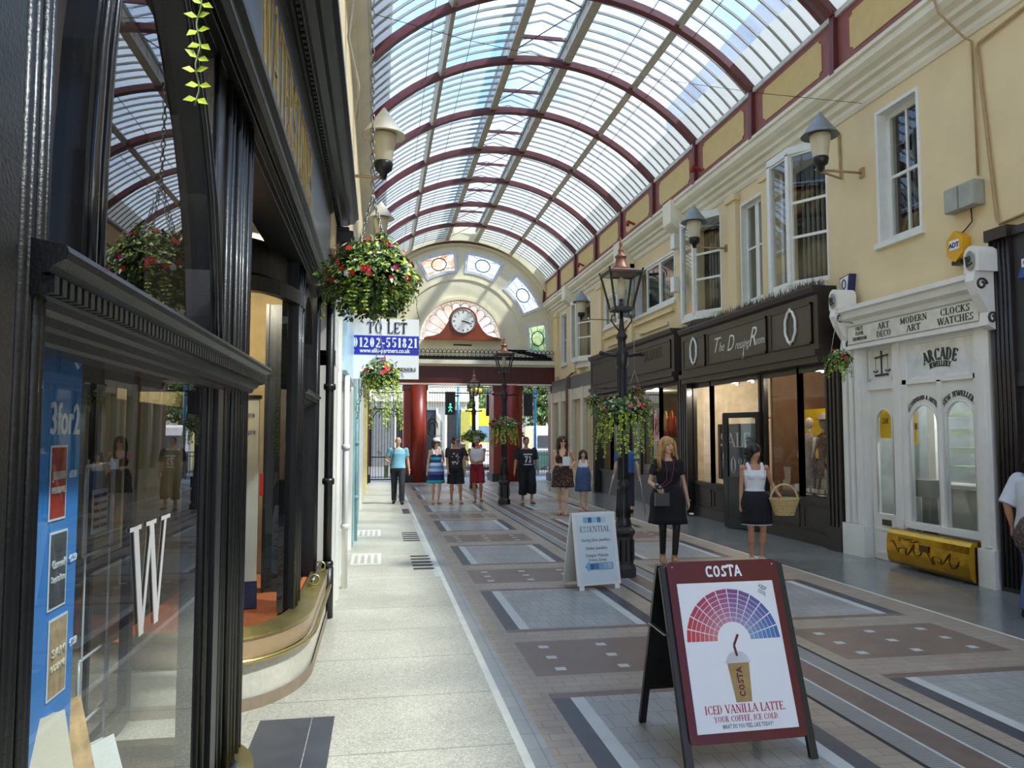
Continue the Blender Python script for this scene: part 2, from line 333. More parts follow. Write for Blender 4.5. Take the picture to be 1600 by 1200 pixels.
for i in range(len(xe)-1):
    x0, x1 = xe[i], xe[i+1]; xm = (x0+x1)/2
    for j in range(len(ye)-1):
        y0, y1 = ye[j], ye[j+1]; L = lane((y0+y1)/2)
        k = {0: 0, 1: 1, 2: 2, 3: 3, 9: 3, 10: 8, 11: 9, 12: 5, 13: 12, 14: 5, 15: 9, 16: 8, 17: 3, 23: 3, 24: 1, 25: 10}.get(i)
        if k is None: k = {'t': 3, 'b': 11, 'p': 7, 'g': {4: 4, 5: 5, 6: 6, 7: 5, 8: 4, 18: 4, 19: 5, 20: 6, 21: 5, 22: 4}[i]}[L]
        fm.quad((x0, y0, gz(y0)), (x1, y0, gz(y0)), (x1, y1, gz(y1)), (x0, y1, gz(y1)), k)
def inlay(x0, x1, y0, y1, k, e=.0015): fm.quad((x0, y0, gz(y0)+e), (x1, y0, gz(y0)+e), (x1, y1, gz(y1)+e), (x0, y1, gz(y1)+e), k)
for s_ in starts:
    for cx3 in ((1.33, 1.81, 2.30), (3.76, 4.24, 4.74)):
        for cx in cx3:
            for dy in (2.35, 2.65, 2.95): inlay(cx-.04, cx+.04, s_+dy-.04, s_+dy+.04, 5)
for yy in (9.5, 16.3): inlay(-.42, .74, yy, yy+.035, 5)
inlay(.70, .76, 9.5, 16.3, 5)
for yy, x0 in ((10.1, .46), (12.9, .42)):
    for q in range(5): inlay(x0, x0+.27, yy+q*.27, yy+q*.27+.12, 8, .002)
for yy in (17.6, 22.2): inlay(.56, .72, yy, yy+1.2, 4, .002)
for yy in (10.6, 13.6):
    inlay(-.36, .05, yy, yy+1.0, 1, .0015)
    for q in range(4): inlay(-.32+q*.09, -.27+q*.09, yy+.1, yy+.9, 0, .0025)
for x0 in (-.68, -.375):
    inlay(x0, x0+(.30 if x0 < -.5 else .13), 3.3, 4.9, 4, .002)
fm.box(-4, 12, -6, 29.3, -.9, -.45, 0)
floor = fm.obj('floor', FM, kind='structure')
street = MB()
street.box(-30, 45, 29.3, 62, -.75, gz(29.3)-.004, 0)
street.box(-30, 45, 29.3, 33.5, -.7, gz(29.3)+.0, 1)
street = street.obj('ground', [FM[13], terrazzo('street_paving', (176, 172, 160), .6, .2, 30, .6)], kind='structure')
# ---------------------------------------------------------------- walls
cream = mat('cream_render', (224, 203, 158), .75, var=.05, scale=1.6, bump=.15, bscale=5)
white = mat('white_paint', (232, 230, 222), .4, var=.04, scale=3)
cornm = mat('cornice_paint', (226, 219, 196), .6, var=.07, scale=2.2)
maroon = mat('maroon_paint', (136, 76, 70), .5, var=.08)
panelt = mat('tan_panel', (202, 176, 112), .55, var=.05)
steel = mat('maroon_steel', (96, 46, 46), .4, var=.15)
purl = mat('cream_grey_steel', (176, 168, 150), .5, var=.12)
black = mat('black_gloss', (14, 14, 15), .36, var=.3, scale=14, bump=.12, bscale=160, coat=.08, spec=.35)
blackd = mat('brown_black_paint', (50, 44, 38), .35, var=.12)
blackm = mat('black_iron', (24, 24, 25), .38, var=.2, bump=.1, bscale=60)
dark = mat('dark_interior', (26, 26, 28), .9, var=.2)
pane = glass('window_glass', (.93, .97, .96), 1.75)
pane_s = glass('shop_glass', (.95, .97, .97), 1.5)
WX = 6.95
def holes_wall(x0, x1, ya, yb, za, zb, holes, mb, m=0):
    """wall slab between x0 and x1 with rectangular openings (y0,y1,z0,z1)"""
    ys = sorted({ya, yb}|{h[0] for h in holes}|{h[1] for h in holes}); zs = sorted({za, zb}|{h[2] for h in holes}|{h[3] for h in holes})
    for i in range(len(ys)-1):
        for j in range(len(zs)-1):
            ym, zm = (ys[i]+ys[i+1])/2, (zs[j]+zs[j+1])/2
            if any(h[0] < ym < h[1] and h[2] < zm < h[3] for h in holes): continue
            mb.box(x0, x1, ys[i], ys[i+1], zs[j], zs[j+1], m)
WIN = dict(sash=(8.78, 9.68, 4.33, 6.26), bayA=(10.9, 12.35, 4.1, 6.3), two=(12.9, 13.85, 4.15, 6.17), three=(14.75, 16.3, 4.22, 6.3), case=(17.25, 20.2, 4.85, 6.1), five=(20.7, 23.1, 4.95, 5.95), six=(24.7, 26.3, 4.25, 6.2), seven=(28.0, 28.9, 4.3, 6.3))
wr = MB(); holes_wall(WX, WX+.32, -6, 30.6, 3.45, 6.95, list(WIN.values()), wr)
wr.box(WX+.33, WX+2.6, -6, 30.6, 6.5, 6.9, 1)
wr.box(WX, WX+.32, 24.0, 30.6, -.5, 3.45); wr.box(WX, WX+.32, -6, 5.0, -.5, 3.45)
# raised pilaster strips between the bays
for y0, y1 in ((12.37, 12.86), (13.9, 14.25), (16.4, 16.9), (20.25, 20.6), (23.2, 23.6), (26.6, 27.0), (29.3, 29.7)):
    wr.box(WX-.09, WX-.001, y0, y1, 3.9, 6.42); wr.box(WX-.13, WX-.002, y0-.05, y1+.05, 6.28, 6.40)
wall_r = wr.obj('wall_right', [cream, dark], kind='structure')
wi = MB(); wi.box(WX+2.6, WX+2.7, -6, 30.6, -.5, 6.9); wi.box(WX+.33, WX+2.59, -6, 30.6, 3.55, 3.65)
wi.obj('wall_right_inner', dark, kind='structure')
# cornice, mirrored on both sides, with a stepped moulded profile
def mir(p, side): return p if side > 0 else [(6.4-x, z) for x, z in p][::-1]
prof = [(7.0, 6.45), (6.93, 6.45), (6.90, 6.50), (6.90, 6.56), (6.83, 6.60), (6.81, 6.68), (6.74, 6.70), (6.74, 6.76), (6.66, 6.80), (6.60, 6.86), (6.60, 6.95), (6.56, 6.97), (6.56, 7.03), (7.0, 7.05)]
for sd_, nm in ((1, 'trim_cornice_right'), (-1, 'trim_cornice_left')):
    c_ = MB(); c_.strip(mir(prof, sd_), -6, 30.6)
    if sd_ > 0:
        for y0 in (16.35, 20.2, 26.5): c_.strip([(6.95, 6.2), (6.55, 6.45), (6.50, 6.50), (6.50, 7.02), (6.95, 7.02)], y0, y0+.5)
    c_.obj(nm, cornm, kind='structure')
# frieze: maroon band with notched tan panels
RY = [10.1+2.55*k for k in range(-6, 9)]
def notched(y0, y1, z0, z1, n=.07):
    return [(y0+n, z0), (y1-n, z0), (y1-n, z0+n*.6), (y1, z0+n), (y1, z1-n), (y1-n, z1-n*.6), (y1-n, z1), (y0+n, z1), (y0+n, z1-n*.6), (y0, z1-n), (y0, z0+n), (y0+n, z0+n*.6)]
for sd_, nm in ((1, 'trim_frieze_right'), (-1, 'trim_frieze_left')):
    X = 6.64 if sd_ > 0 else -.24
    f_ = MB(); f_.box(X, X+.34*sd_, -6, 30.6, 7.0, 7.92, 0)
    fn = lambda u, v, d: (X-d*sd_, u, v)
    for k in range(len(RY)-1):
        a, b = RY[k]+.36, RY[k+1]-.36
        f_.prism(notched(a, b, 7.17, 7.74), fn, -.01, .014, 1)
    for y in RY: f_.box(X-.05*sd_, X, y-.05, y+.05, 7.0, 7.92, 2)
    f_.box(X-.03*sd_, X+.1*sd_, -6, 30.6, 7.86, 7.93, 0)
    f_.obj(nm, [maroon, panelt, steel], kind='structure')
wl = MB(); wl.box(-.42, -.74, 7.0, 30.6, 3.35, 6.98); wl.box(-.42, -.74, -6, 7.0, 3.95, 6.98)
wl.box(-.6, -2.9, -6, 30.6, 6.5, 6.9)
wall_l = wl.obj('wall_left', [cream], kind='structure')
wb = MB(); wb.box(-2.9, -3.0, -6, 30.6, -.5, 6.9); wb.box(-.75, -2.9, -6, 8, 3.35, 3.42)
wb.obj('wall_left_inner', mat('left_shop_inner', (60, 58, 54), .8), kind='structure')
# ---------------------------------------------------------------- vaulted glass roof
XC, RAD, ZC = 3.2, 4.6, 4.87
def arch(x, dr=0): r = RAD+dr; return ZC+sqrt(max(0, r*r-(x-XC)**2))
def apt(a, r): return (XC+r*sin(a), ZC+r*cos(a))
A1 = math.asin(3.42/RAD); AL = math.asin(.58/(RAD+.1))
def roofglass():
    m = bpy.data.materials.new('roof_glazing'); m.use_nodes = True; t = m.node_tree; t.nodes.clear()
    ge = t.nodes.new('ShaderNodeNewGeometry'); n = t.nodes.new('ShaderNodeTexNoise'); n.inputs['Scale'].default_value = .8; n.inputs['Detail'].default_value = 5
    mpn = t.nodes.new('ShaderNodeMapping'); mpn.inputs['Scale'].default_value = (.5, 2.2, .5)
    t.links.new(ge.outputs['Position'], mpn.inputs[0]); t.links.new(mpn.outputs[0], n.inputs[0])
    tr = t.nodes.new('ShaderNodeBsdfTransparent'); tr.inputs[0].default_value = (.76, .86, .93, 1)
    tl = t.nodes.new('ShaderNodeBsdfTranslucent'); tl.inputs[0].default_value = (.56, .62, .66, 1)
    df = t.nodes.new('ShaderNodeBsdfDiffuse'); df.inputs[0].default_value = (.5, .56, .6, 1)
    m1 = t.nodes.new('ShaderNodeMixShader'); m1.inputs[0].default_value = .25; m2 = t.nodes.new('ShaderNodeMixShader')
    mr = t.nodes.new('ShaderNodeMapRange'); mr.inputs[1].default_value = .3; mr.inputs[2].default_value = .7; mr.inputs[3].default_value = .14; mr.inputs[4].default_value = .34
    t.links.new(n.outputs[0], mr.inputs[0]); t.links.new(mr.outputs[0], m2.inputs[0])
    t.links.new(tl.outputs[0], m1.inputs[1]); t.links.new(df.outputs[0], m1.inputs[2]); t.links.new(tr.outputs[0], m2.inputs[1]); t.links.new(m1.outputs[0], m2.inputs[2])
    o = t.nodes.new('ShaderNodeOutputMaterial'); t.links.new(m2.outputs[0], o.inputs[0]); return m
ceil_ = thing('ceiling', None, None, (XC, 12, 8), kind='structure')
Y0, Y1 = RY[0], 30.55
g = MB(); NS = 18
for sgn in (1, -1):
    for k in range(NS//2):
        a0 = sgn*(AL+(A1-AL)*k/(NS//2)); a1 = sgn*(AL+(A1-AL)*(k+1)/(NS//2)); (xa, za), (xb, zb) = apt(a0, RAD+.09), apt(a1, RAD+.09)
        g.quad((xa, Y0, za), (xb, Y0, zb), (xb, Y1, zb), (xa, Y1, za))
for sgn in (1, -1): # lantern top, a flatter vault on low walls
    for k in range(3):
        f = lambda q: (XC+sgn*.66*q/3, 10.16-.05*(q*q)/1.2)
        (xa, za), (xb, zb) = f(k), f(k+1); g.quad((xa, Y0, za), (xb, Y0, zb), (xb, Y1, zb), (xa, Y1, za))
g.obj('glazing', roofglass(), ceil_)
g = MB()
for sgn in (1, -1):
    for k in range(4):
        a0 = sgn*(A1-.125*k/4); a1 = sgn*(A1-.125*(k+1)/4); (xa, za), (xb, zb) = apt(a0, RAD+.075), apt(a1, RAD+.075)
        g.quad((xa, Y0, za), (xb, Y0, zb), (xb, Y1, zb), (xa, Y1, za))
pg = bpy.data.materials.new('painted_pane'); pg.use_nodes = True; t_ = pg.node_tree; t_.nodes.clear(); a_ = t_.nodes.new('ShaderNodeBsdfTranslucent'); a_.inputs[0].default_value = (.5, .5, .48, 1); b_ = t_.nodes.new('ShaderNodeBsdfDiffuse'); b_.inputs[0].default_value = (.78, .78, .75, 1); c_ = t_.nodes.new('ShaderNodeMixShader'); c_.inputs[0].default_value = .55
t_.links.new(a_.outputs[0], c_.inputs[1]); t_.links.new(b_.outputs[0], c_.inputs[2]); t_.links.new(c_.outputs[0], t_.nodes.new('ShaderNodeOutputMaterial').inputs[0])
g.obj('painted_lower_glazing', pg, ceil_)
def ring(mb, y, r, a0, a1, w, h, n=28, m=0):
    """arched rib: box section w (along y) by h (radial)"""
    o = len(mb.v); vs = []; fs = []
    for k in range(n+1):
        a = a0+(a1-a0)*k/n
        for rr, yy in ((r, y-w/2), (r, y+w/2), (r+h, y+w/2), (r+h, y-w/2)):
            x, z = apt(a, rr); vs.append((x, yy, z))
    for k in range(n): fs += [(k*4+q, k*4+(q+1) % 4, k*4+4+(q+1) % 4, k*4+4+q) for q in range(4)]
    fs += [(0, 3, 2, 1), (n*4, n*4+1, n*4+2, n*4+3)]; mb.add(vs, fs, m)
for i, y in enumerate(RY):
    r_ = MB(); big = (i in (2, 6, 10)) ; ring(r_, y, RAD-.08, -A1, A1, .075, .13)
    ring(r_, y, RAD-.1, -A1, A1, .15, .025)
    if big or i == 10: ring(r_, y+.28, RAD-.03, -A1, A1, .09, .14)
    for s2 in (1, -1): r_.bar((XC+s2*3.42, y, 7.96), (XC+s2*3.4, y, 7.0), .11, .09)
    r_.obj('rib', steel, ceil_)
bars = MB(); nb = 8
for i in range(len(RY)):
    for q in range(1, nb):
        y = RY[i]+2.55*q/nb
        if y > Y1: break
        for s2 in (1, -1): ring(bars, y, RAD+.045, s2*AL, s2*A1, .028, .045, 12)
        for s2 in (1, -1): bars.bar((XC, y, 10.13), (XC+s2*.66, y, 9.93), .025, .035)
tagp(bars.obj('glazing_bars', mat('glazing_bar_grey', (150, 150, 146), .6), ceil_), kind='stuff')
wires = MB()
for s2 in (1, -1):
    for aa in (.30, .57): x, z = apt(s2*(AL+(A1-AL)*aa), RAD+.03); wires.bar((x, Y0, z), (x, Y1, z), .012)
wires.obj('roof_wire', purl, ceil_)
for aa, w_ in ((-.52, .13), (.52, .13), (-AL, .10), (AL, .14)):
    p_ = MB(); x, z = apt(aa if abs(aa) != .52 else math.copysign(math.asin(2.03/RAD), aa), RAD+.02)
    tx = (x-XC)/RAD; p_.bar((x, Y0, z), (x, Y1, z), w_, .1, up=(tx, 0, sqrt(1-tx*tx)))
    if abs(aa) == .52:
        p_.bar((x, Y0, z-.075), (x, Y1, z-.075), w_*.45, .07, up=(tx, 0, sqrt(1-tx*tx)))
    p_.obj('purlin', purl, ceil_)
for s2 in (1, -1):
    l_ = MB(); x = XC+s2*.62; l_.box(x-.02, x+.02, Y0, Y1, 9.50, 9.90); 
    l_.box(x-.05, x+.05, Y0, Y1, 9.88, 9.96); l_.box(x-.05, x+.05, Y0, Y1, 9.40, 9.50)
    y = Y0
    while y < Y1: l_.box(x-.035, x+.035, y-.02, y+.02, 9.50, 9.90); y += .85
    l_.obj('lantern_side', purl, ceil_)
tie = MB()
for i in range(len(RY)-1):
    y = RY[i]; tie.tube([(XC-.6, y, 9.55), (XC+.6, y+1.27, 9.9)], .012, 5); tie.tube([(XC+.6, y+1.27, 9.9), (XC-.6, y+2.55, 9.55)], .012, 5)
    tie.bar((XC-.6, y, 9.93), (XC+.6, y, 9.93), .05, .07)
tie.obj('lantern_brace', steel, ceil_)
ends = MB()   # gable over the near end, behind the camera
for k in range(20):
    a0, a1 = -A1+2*A1*k/20, -A1+2*A1*(k+1)/20; (xa, za), (xb, zb) = apt(a0, RAD+.1), apt(a1, RAD+.1)
    ends.quad((xa, Y0-.2, 6.9), (xb, Y0-.2, 6.9), (xb, Y0-.2, zb), (xa, Y0-.2, za))
ends.obj('wall_gable_near', cornm, kind='structure')
# gutters and parapets outside the glass
for s2, nm in ((1, 'roof_parapet_right'), (-1, 'roof_parapet_left')):
    o_ = MB(); X = XC+s2*3.75
    o_.box(X-.35*s2, X+.9*s2, Y0, Y1, 7.85, 7.93, 0); o_.box(X+.55*s2, X+.9*s2, Y0, Y1, 7.9, 8.45 if s2 > 0 else 8.2, 1)
    o_.box(X+.9*s2, X+6*s2, Y0, Y1, 7.6, 7.7, 1)
    if s2 > 0: o_.box(12, 20, Y0-20, Y1, 4, 15.6, 1); o_.prism([(12, 15.6), (14, 16.9), (16, 15.6)], lambda u, v, d: (u, d, v), Y0-20, Y1, 1)
    o_.obj(nm, [mat('lead_gutter', (200, 202, 200), .6), mat('slate_parapet', (120, 134, 150), .7)], kind='structure')
# ---------------------------------------------------------------- end wall
EY = 30.6; FC = (3.2, 5.45)
ew = MB()
fn = lambda u, v, d: (u, EY+d, v)
def sector(r0, r1, a0, a1, n=8): 
    return [(FC[0]+r1*cos(rad(a0+(a1-a0)*k/n)), FC[1]+r1*sin(rad(a0+(a1-a0)*k/n))) for k in range(n+1)]+[(FC[0]+r0*cos(rad(a1+(a0-a1)*k/n)), FC[1]+r0*sin(rad(a1+(a0-a1)*k/n))) for k in range(n+1)]
wins = [(60.5, 87), (22, 51), (-9, 13.5), (93, 119.5), (129, 158), (166.5, 189)]
# ring zone 2.72..3.62 with openings, then inner and outer fields
cuts = sorted([a for w_ in wins for a in w_])
edges = [-12]+cuts+[192]
for i in range(0, len(edges), 2):
    a0, a1 = edges[i], edges[i+1]; n = max(2, int((a1-a0)/3)); ew.prism(sector(2.72, 3.62, a0, a1, n), fn, 0, .3)
for k in range(60):
    a0, a1 = -12+204*k/60, -12+204*(k+1)/60
    ew.prism(sector(1.62, 2.72, a0, a1, 1), fn, 0, .3)
    ew.prism(sector(3.62, 5.4, a0, a1, 1), fn, .002, .3)
ew.box(-.45, 7.0, EY, EY+.3, 4.4, 5.45-.35); ew.box(-.45, 1.9, EY+.003, EY+.3, 4.4, 5.2); ew.box(4.5, 7.0, EY+.003, EY+.3, 4.4, 5.1)
ew.box(1.55, 4.85, EY+.001, EY+.3, 5.0, 5.45)
ew.box(-.45, 7, EY, EY+.3, 4.3, 4.8)
for k in range(14): # upper gable
    x0, x1 = XC-.75+1.5*k/14, XC-.75+1.5*(k+1)/14; ew.box(x0, x1, EY+.004, EY+.3, 9.0, 10.3)
def moulding(mb, r, w, dep, a0=0, a1=180, n=40, m=0):
    for k in range(n):
        b0, b1 = a0+(a1-a0)*k/n, a0+(a1-a0)*(k+1)/n; mb.prism(sector(r, r+w, b0, b1, 1), fn, -dep, .01, m)
moulding(ew, 1.62, .12, .08); moulding(ew, 1.74, .05, .04); moulding(ew, 2.45, .07, .04, -5, 185); moulding(ew, 3.85, .14, .12, -12, 192); moulding(ew, 3.99, .30, .30, -12, 192)
ew.box(2.9, 3.5, EY-.12, EY, 9.45, 9.95)
wall_end = ew.obj('wall_end', [mat('end_wall_cream', (226, 216, 184), .7, var=.05, scale=1.5)], kind='structure')
stain = []
def emis_glass(name, c1, c2, s):
    m = bpy.data.materials.new(name); m.use_nodes = True; t = m.node_tree; t.nodes.clear(); ge = t.nodes.new('ShaderNodeNewGeometry')
    vo = t.nodes.new('ShaderNodeTexVoronoi'); vo.inputs['Scale'].default_value = 5; t.links.new(ge.outputs['Position'], vo.inputs[0])
    sp = t.nodes.new('ShaderNodeSeparateColor'); t.links.new(vo.outputs['Color'], sp.inputs[0])
    r = t.nodes.new('ShaderNodeValToRGB'); r.color_ramp.elements[0].color = col(*c1); r.color_ramp.elements[1].color = col(*c2); t.links.new(sp.outputs[0], r.inputs[0])
    tl = t.nodes.new('ShaderNodeBsdfTranslucent'); tr = t.nodes.new('ShaderNodeBsdfTransparent'); mx = t.nodes.new('ShaderNodeMixShader'); mx.inputs[0].default_value = s
    t.links.new(r.outputs[0], tl.inputs[0]); t.links.new(r.outputs[0], tr.inputs[0]); t.links.new(tr.outputs[0], mx.inputs[1]); t.links.new(tl.outputs[0], mx.inputs[2])
    o = t.nodes.new('ShaderNodeOutputMaterial'); t.links.new(mx.outputs[0], o.inputs[0]); return m
sg_a = emis_glass('stained_glass_amber', (250, 205, 170), (255, 248, 235), .25); sg_b = emis_glass('stained_glass_clear', (238, 246, 252), (255, 255, 255), .2); sg_g = emis_glass('stained_glass_green', (170, 200, 180), (240, 244, 200), .35)
lead = mat('lead_came', (46, 50, 60), .6); lilac = mat('lilac_frame', (212, 214, 222), .55)
for i, (a0, a1) in enumerate(wins):
    w_ = thing('window_%d' % (i+1), None, None, (FC[0], EY, FC[1]), kind='structure')
    f_ = MB()
    for (ra, rb, b0, b1) in ((2.72, 2.83, a0, a1), (3.51, 3.62, a0, a1), (2.83, 3.51, a0, a0+2), (2.83, 3.51, a1-2, a1)): 
        n = max(1, int((b1-b0)/4)); f_.prism(sector(ra, rb, b0, b1, n), fn, -.03, .1)
    f_.obj('window_frame', lilac, w_)
    gq = MB(); gq.prism(sector(2.83, 3.51, a0+2, a1-2, 8), fn, .05, .06); gq.obj('pane', [sg_b, sg_b, sg_g, sg_a, sg_a, sg_g][i], w_)
    l_ = MB(); am = rad((a0+a1)/2); c_ = V((FC[0]+3.17*cos(am), EY+.03, FC[1]+3.17*sin(am))); er, et = V((cos(am), 0, sin(am))), V((-sin(am), 0, cos(am)))
    rr = .26; l_.tube([c_+er*rr*cos(t)*.95+et*rr*1.15*sin(t) for t in [2*pi*k/20 for k in range(20)]], .022, 6, closed=True)
    wd = 3.17*rad(a1-a0)/2-.12
    for q in (-1, 1):
        l_.tube([c_+et*rr*1.15*q, c_+et*wd*q], .008, 4); l_.tube([c_+er*rr*.95*q, c_+er*.33*q], .008, 4)
        for p_ in (-1, 1): l_.tube([c_+er*rr*.7*q+et*rr*.8*p_, c_+er*.33*q+et*wd*p_*.95], .007, 4)
        l_.tube([c_+er*.25*q-et*wd, c_+er*.25*q+et*wd], .007, 4)
    l_.obj('came', lead, w_)
fw = thing('window_7', None, None, (3.2, EY, 5.45), kind='structure')
gq = MB(); gq.prism(sector(0.02, 1.6, 0, 180, 24), fn, .12, .13); gq.obj('pane', emis_glass('fan_glass', (255, 232, 210), (255, 252, 245), .55), fw)
f_ = MB()
for k in range(13):
    a = pi*k/12; f_.bar((3.2+.4*cos(a), EY+.1, 5.46+.4*sin(a)), (3.2+1.58*cos(a), EY+.1, 5.46+1.58*sin(a)), .028)
for k in range(12):
    a = pi*(k+.5)/12; f_.tube([(3.2+(1.36)*cos(a)+.16*cos(a+t), EY+.09, 5.46+1.36*sin(a)+.16*sin(a+t)) for t in [-pi/2+pi*q/8 for q in range(9)]], .014, 5)
f_.obj('window_frame', lilac, fw)
# portal: beam, ledge, piers
redc = mat('red_brown_gloss', (136, 42, 24), .4, var=.08)
darkred = mat('dark_red_paint', (92, 30, 26), .4, var=.1)
be = MB(); be.box(-.45, 7.0, EY-.5, EY-.02, 3.66, 4.34, 0); be.box(-.45, 7, EY-.58, EY, 4.34, 4.42, 1); be.box(-.45, 7, EY-.72, EY, 4.42, 4.58, 1); be.box(-.45, 7, EY-.56, EY-.02, 3.60, 3.665, 1)
for k in range(4): be.box(-.3+k*1.78, -.3+k*1.78+1.6, EY-.515, EY-.5, 3.76, 4.24, 2)
be.obj('trim_portal_beam', [darkred, cornm, mat('beam_panel', (80, 26, 22), .4)], kind='structure')
for x0, x1 in ((.92, 1.86), (4.45, 5.64), (6.78, 7.0), (-.45, -.36)):
    p_ = MB(); y0 = EY-.5; d = 1.3 if .5 < x0 < 5 else .6
    p_.box(x0+.02, x1-.02, y0, y0+d, gz(30)-.3, 3.60, 0)
    if .5 < x0 < 5:
        p_.tube([((x0+x1)/2+.12, y0+.05, -.2), ((x0+x1)/2+.12, y0+.05, 3.6)], .30, 24)
    p_.box(x0-.05, x1+.05, y0-.16, y0+d+.05, gz(30)-.3, .12, 1); p_.box(x0-.02, x1+.02, y0-.04, y0+d, 3.4, 3.60, 2)
    p_.obj('trim_portal_pier', [redc, blackm, darkred], kind='structure')
rl = thing('balcony_railing', 'black wrought iron railing with spear hoops standing on the ledge over the gates', 'railing', (3.2, EY-.55, 4.58))
r_ = MB(); r_.box(-.4, 6.9, EY-.56, EY-.54, 4.62, 4.65); r_.box(-.4, 6.9, EY-.56, EY-.54, 4.86, 4.885); r_.obj('rail', blackm, rl)
r_ = MB(); n = 44
for k in range(n):
    x = -.4+7.3*k/n; r_.bar((x, EY-.55, 4.58), (x, EY-.55, 4.92), .022)
    r_.tube([(x, EY-.55, 4.88), (x+.02, EY-.55, 4.96), (x+.083, EY-.55, 5.02), (x+.146, EY-.55, 4.96), (x+.166, EY-.55, 4.88)], .013, 4)
    r_.tube([(x+.083+.05*cos(t), EY-.55, 4.75+.07*sin(t)) for t in [2*pi*q/8 for q in range(8)]], .011, 4, closed=True)
tagp(r_.obj('hoops', blackm, rl), kind='stuff')
# clock
ck = thing('wall_clock', 'white round clock in a brown wooden hump case at the foot of the fan window', 'clock', (3.27, EY-.1, 5.45))
case = [(-1.5, 0), (1.5, 0), (1.47, .07), (1.2, .11), (.95, .2), (.78, .38), (.64, .62), (.58, .71)]+[(.58*cos(rad(a)), .71+.58*sin(rad(a))) for a in range(10, 171, 10)]+[(-.58, .71), (-.64, .62), (-.78, .38), (-.95, .2), (-1.2, .11), (-1.47, .07)]
b_ = MB(); b_.prism([(3.27+u, 5.46+v) for u, v in case], lambda u, v, d: (u, EY-.25+d, v), 0, .22); b_.box(1.72, 4.82, EY-.3, EY-.01, 5.43, 5.49)
b_.obj('clock_case', mat('mahogany', (132, 58, 26), .3, var=.2, scale=3, coat=.3), ck)
b_ = MB(); b_.lathe([(.46, 0), (.46, .03)], (3.27, EY-.29, 6.17), 32, axis='y', smooth=False); b_.obj('clock_face', mat('clock_white', (236, 234, 226), .3, var=.02), ck)
b_ = MB(); b_.tube([(3.27+.47*cos(t), EY-.29, 6.17+.47*sin(t)) for t in [2*pi*k/32 for k in range(32)]], .025, 6, closed=True); b_.obj('clock_rim', mat('rim_grey', (170, 168, 160), .3, .6), ck)
b_ = MB()
for k in range(12):
    a = pi*k/6; r = V((sin(a), 0, cos(a))); c0 = V((3.27, EY-.298, 6.17)); b_.bar(c0+r*.33, c0+r*.41, .035 if k % 3 == 0 else .02, .006, up=(0, 1, 0))
b_.obj('clock_numerals', lead, ck)
for L, a, w_ in ((.36, 106, .028), (.24, 104, .034)):
    b_ = MB(); r = V((sin(rad(a)), 0, cos(rad(a)))); c0 = V((3.27, EY-.305, 6.17)); b_.bar(c0-r*.06, c0+r*L, w_, .008, up=(0, 1, 0)); b_.obj('clock_hand', lead, ck)
b_ = MB(); b_.box(2.9, 3.65, EY-.02, EY+.01, 5.22, 5.27); b_.obj('trim_vent_slot', dark, kind='structure')
# ---------------------------------------------------------------- upper windows of the right wall
sashm = mat('sash_paint', (224, 224, 216), .45, var=.05)
net = mat('grey_curtain', (112, 114, 110), .9, var=.15)
wn_i = [8]
def face(fr, pn, p0, p1, z0, z1, rails=(.5,), mulls=(), fw_=.055, d=.05):
    """a glazed face between plan points p0 and p1"""
    a, b = V((p0[0], p0[1], 0)), V((p1[0], p1[1], 0)); L = (b-a).length; u = (b-a)/L; nrm = V((u.y, -u.x, 0))
    def bx(s0, s1, za, zb, d0=-d/2, d1=d/2): 
        c_ = [a+u*s0+nrm*d0, a+u*s1+nrm*d0, a+u*s1+nrm*d1, a+u*s0+nrm*d1]
        fr.add([(q.x, q.y, za) for q in c_]+[(q.x, q.y, zb) for q in c_], [(0,3,2,1),(4,5,6,7),(0,1,5,4),(1,2,6,5),(2,3,7,6),(3,0,4,7)], 0)
    bx(0, fw_, z0, z1); bx(L-fw_, L, z0, z1); bx(fw_, L-fw_, z0, z0+fw_*1.4); bx(fw_, L-fw_, z1-fw_, z1)
    for q in rails: z = z0+(z1-z0)*q; bx(fw_, L-fw_, z-.022, z+.022, -d*.4, d*.4)
    for q in mulls: s = L*q; bx(s-.018, s+.018, z0+fw_, z1-fw_, -d*.3, d*.3)
    q0, q1 = a+u*fw_*.9, a+u*(L-fw_*.9); pn.quad((q0.x, q0.y, z0+fw_), (q1.x, q1.y, z0+fw_), (q1.x, q1.y, z1-fw_), (q0.x, q0.y, z1-fw_))
def window(faces, z0, z1, extra=None, curtain=True, **k):
    w_ = thing('window_%d' % wn_i[0], None, None, (WX, faces[0][0][1], z0), kind='structure'); wn_i[0] += 1
    fr, pn = MB(), MB()
    for f in faces: face(fr, pn, f[0], f[1], z0, z1, f[2] if len(f) > 2 else (.5,), f[3] if len(f) > 3 else (), **k)
    if extra: extra(fr)
    fr.obj('window_frame', sashm, w_); pn.obj('pane', pane, w_)
    ys = [p[1] for f in faces for p in f[:2]]
    if curtain:
        cu = MB(); y = min(ys)+.05
        while y < max(ys)-.12: cu.tube([(WX+.36, y+.03, z0+.06), (WX+.36, y+.03, z1-.05)], .03, 6); y += .15
        cu.obj('curtain', net, w_)
    return w_
def lining(y0, y1, z0, z1):
    def f(fr):
        fr.box(WX-.015, WX+.2, y0-.0, y0+.05, z0, z1); fr.box(WX-.015, WX+.2, y1-.05, y1, z0, z1); fr.box(WX-.015, WX+.2, y0+.05, y1-.05, z1-.05, z1); fr.box(WX-.06, WX+.2, y0-.04, y1+.04, z0-.05, z0+.03)
    return f
a, b, c_, d_ = WIN['sash']; window([((WX+.16, b-.05), (WX+.16, a+.05), (.5,), (.5,))], c_+.03, d_-.05, lining(a, b, c_, d_), fw_=.07)
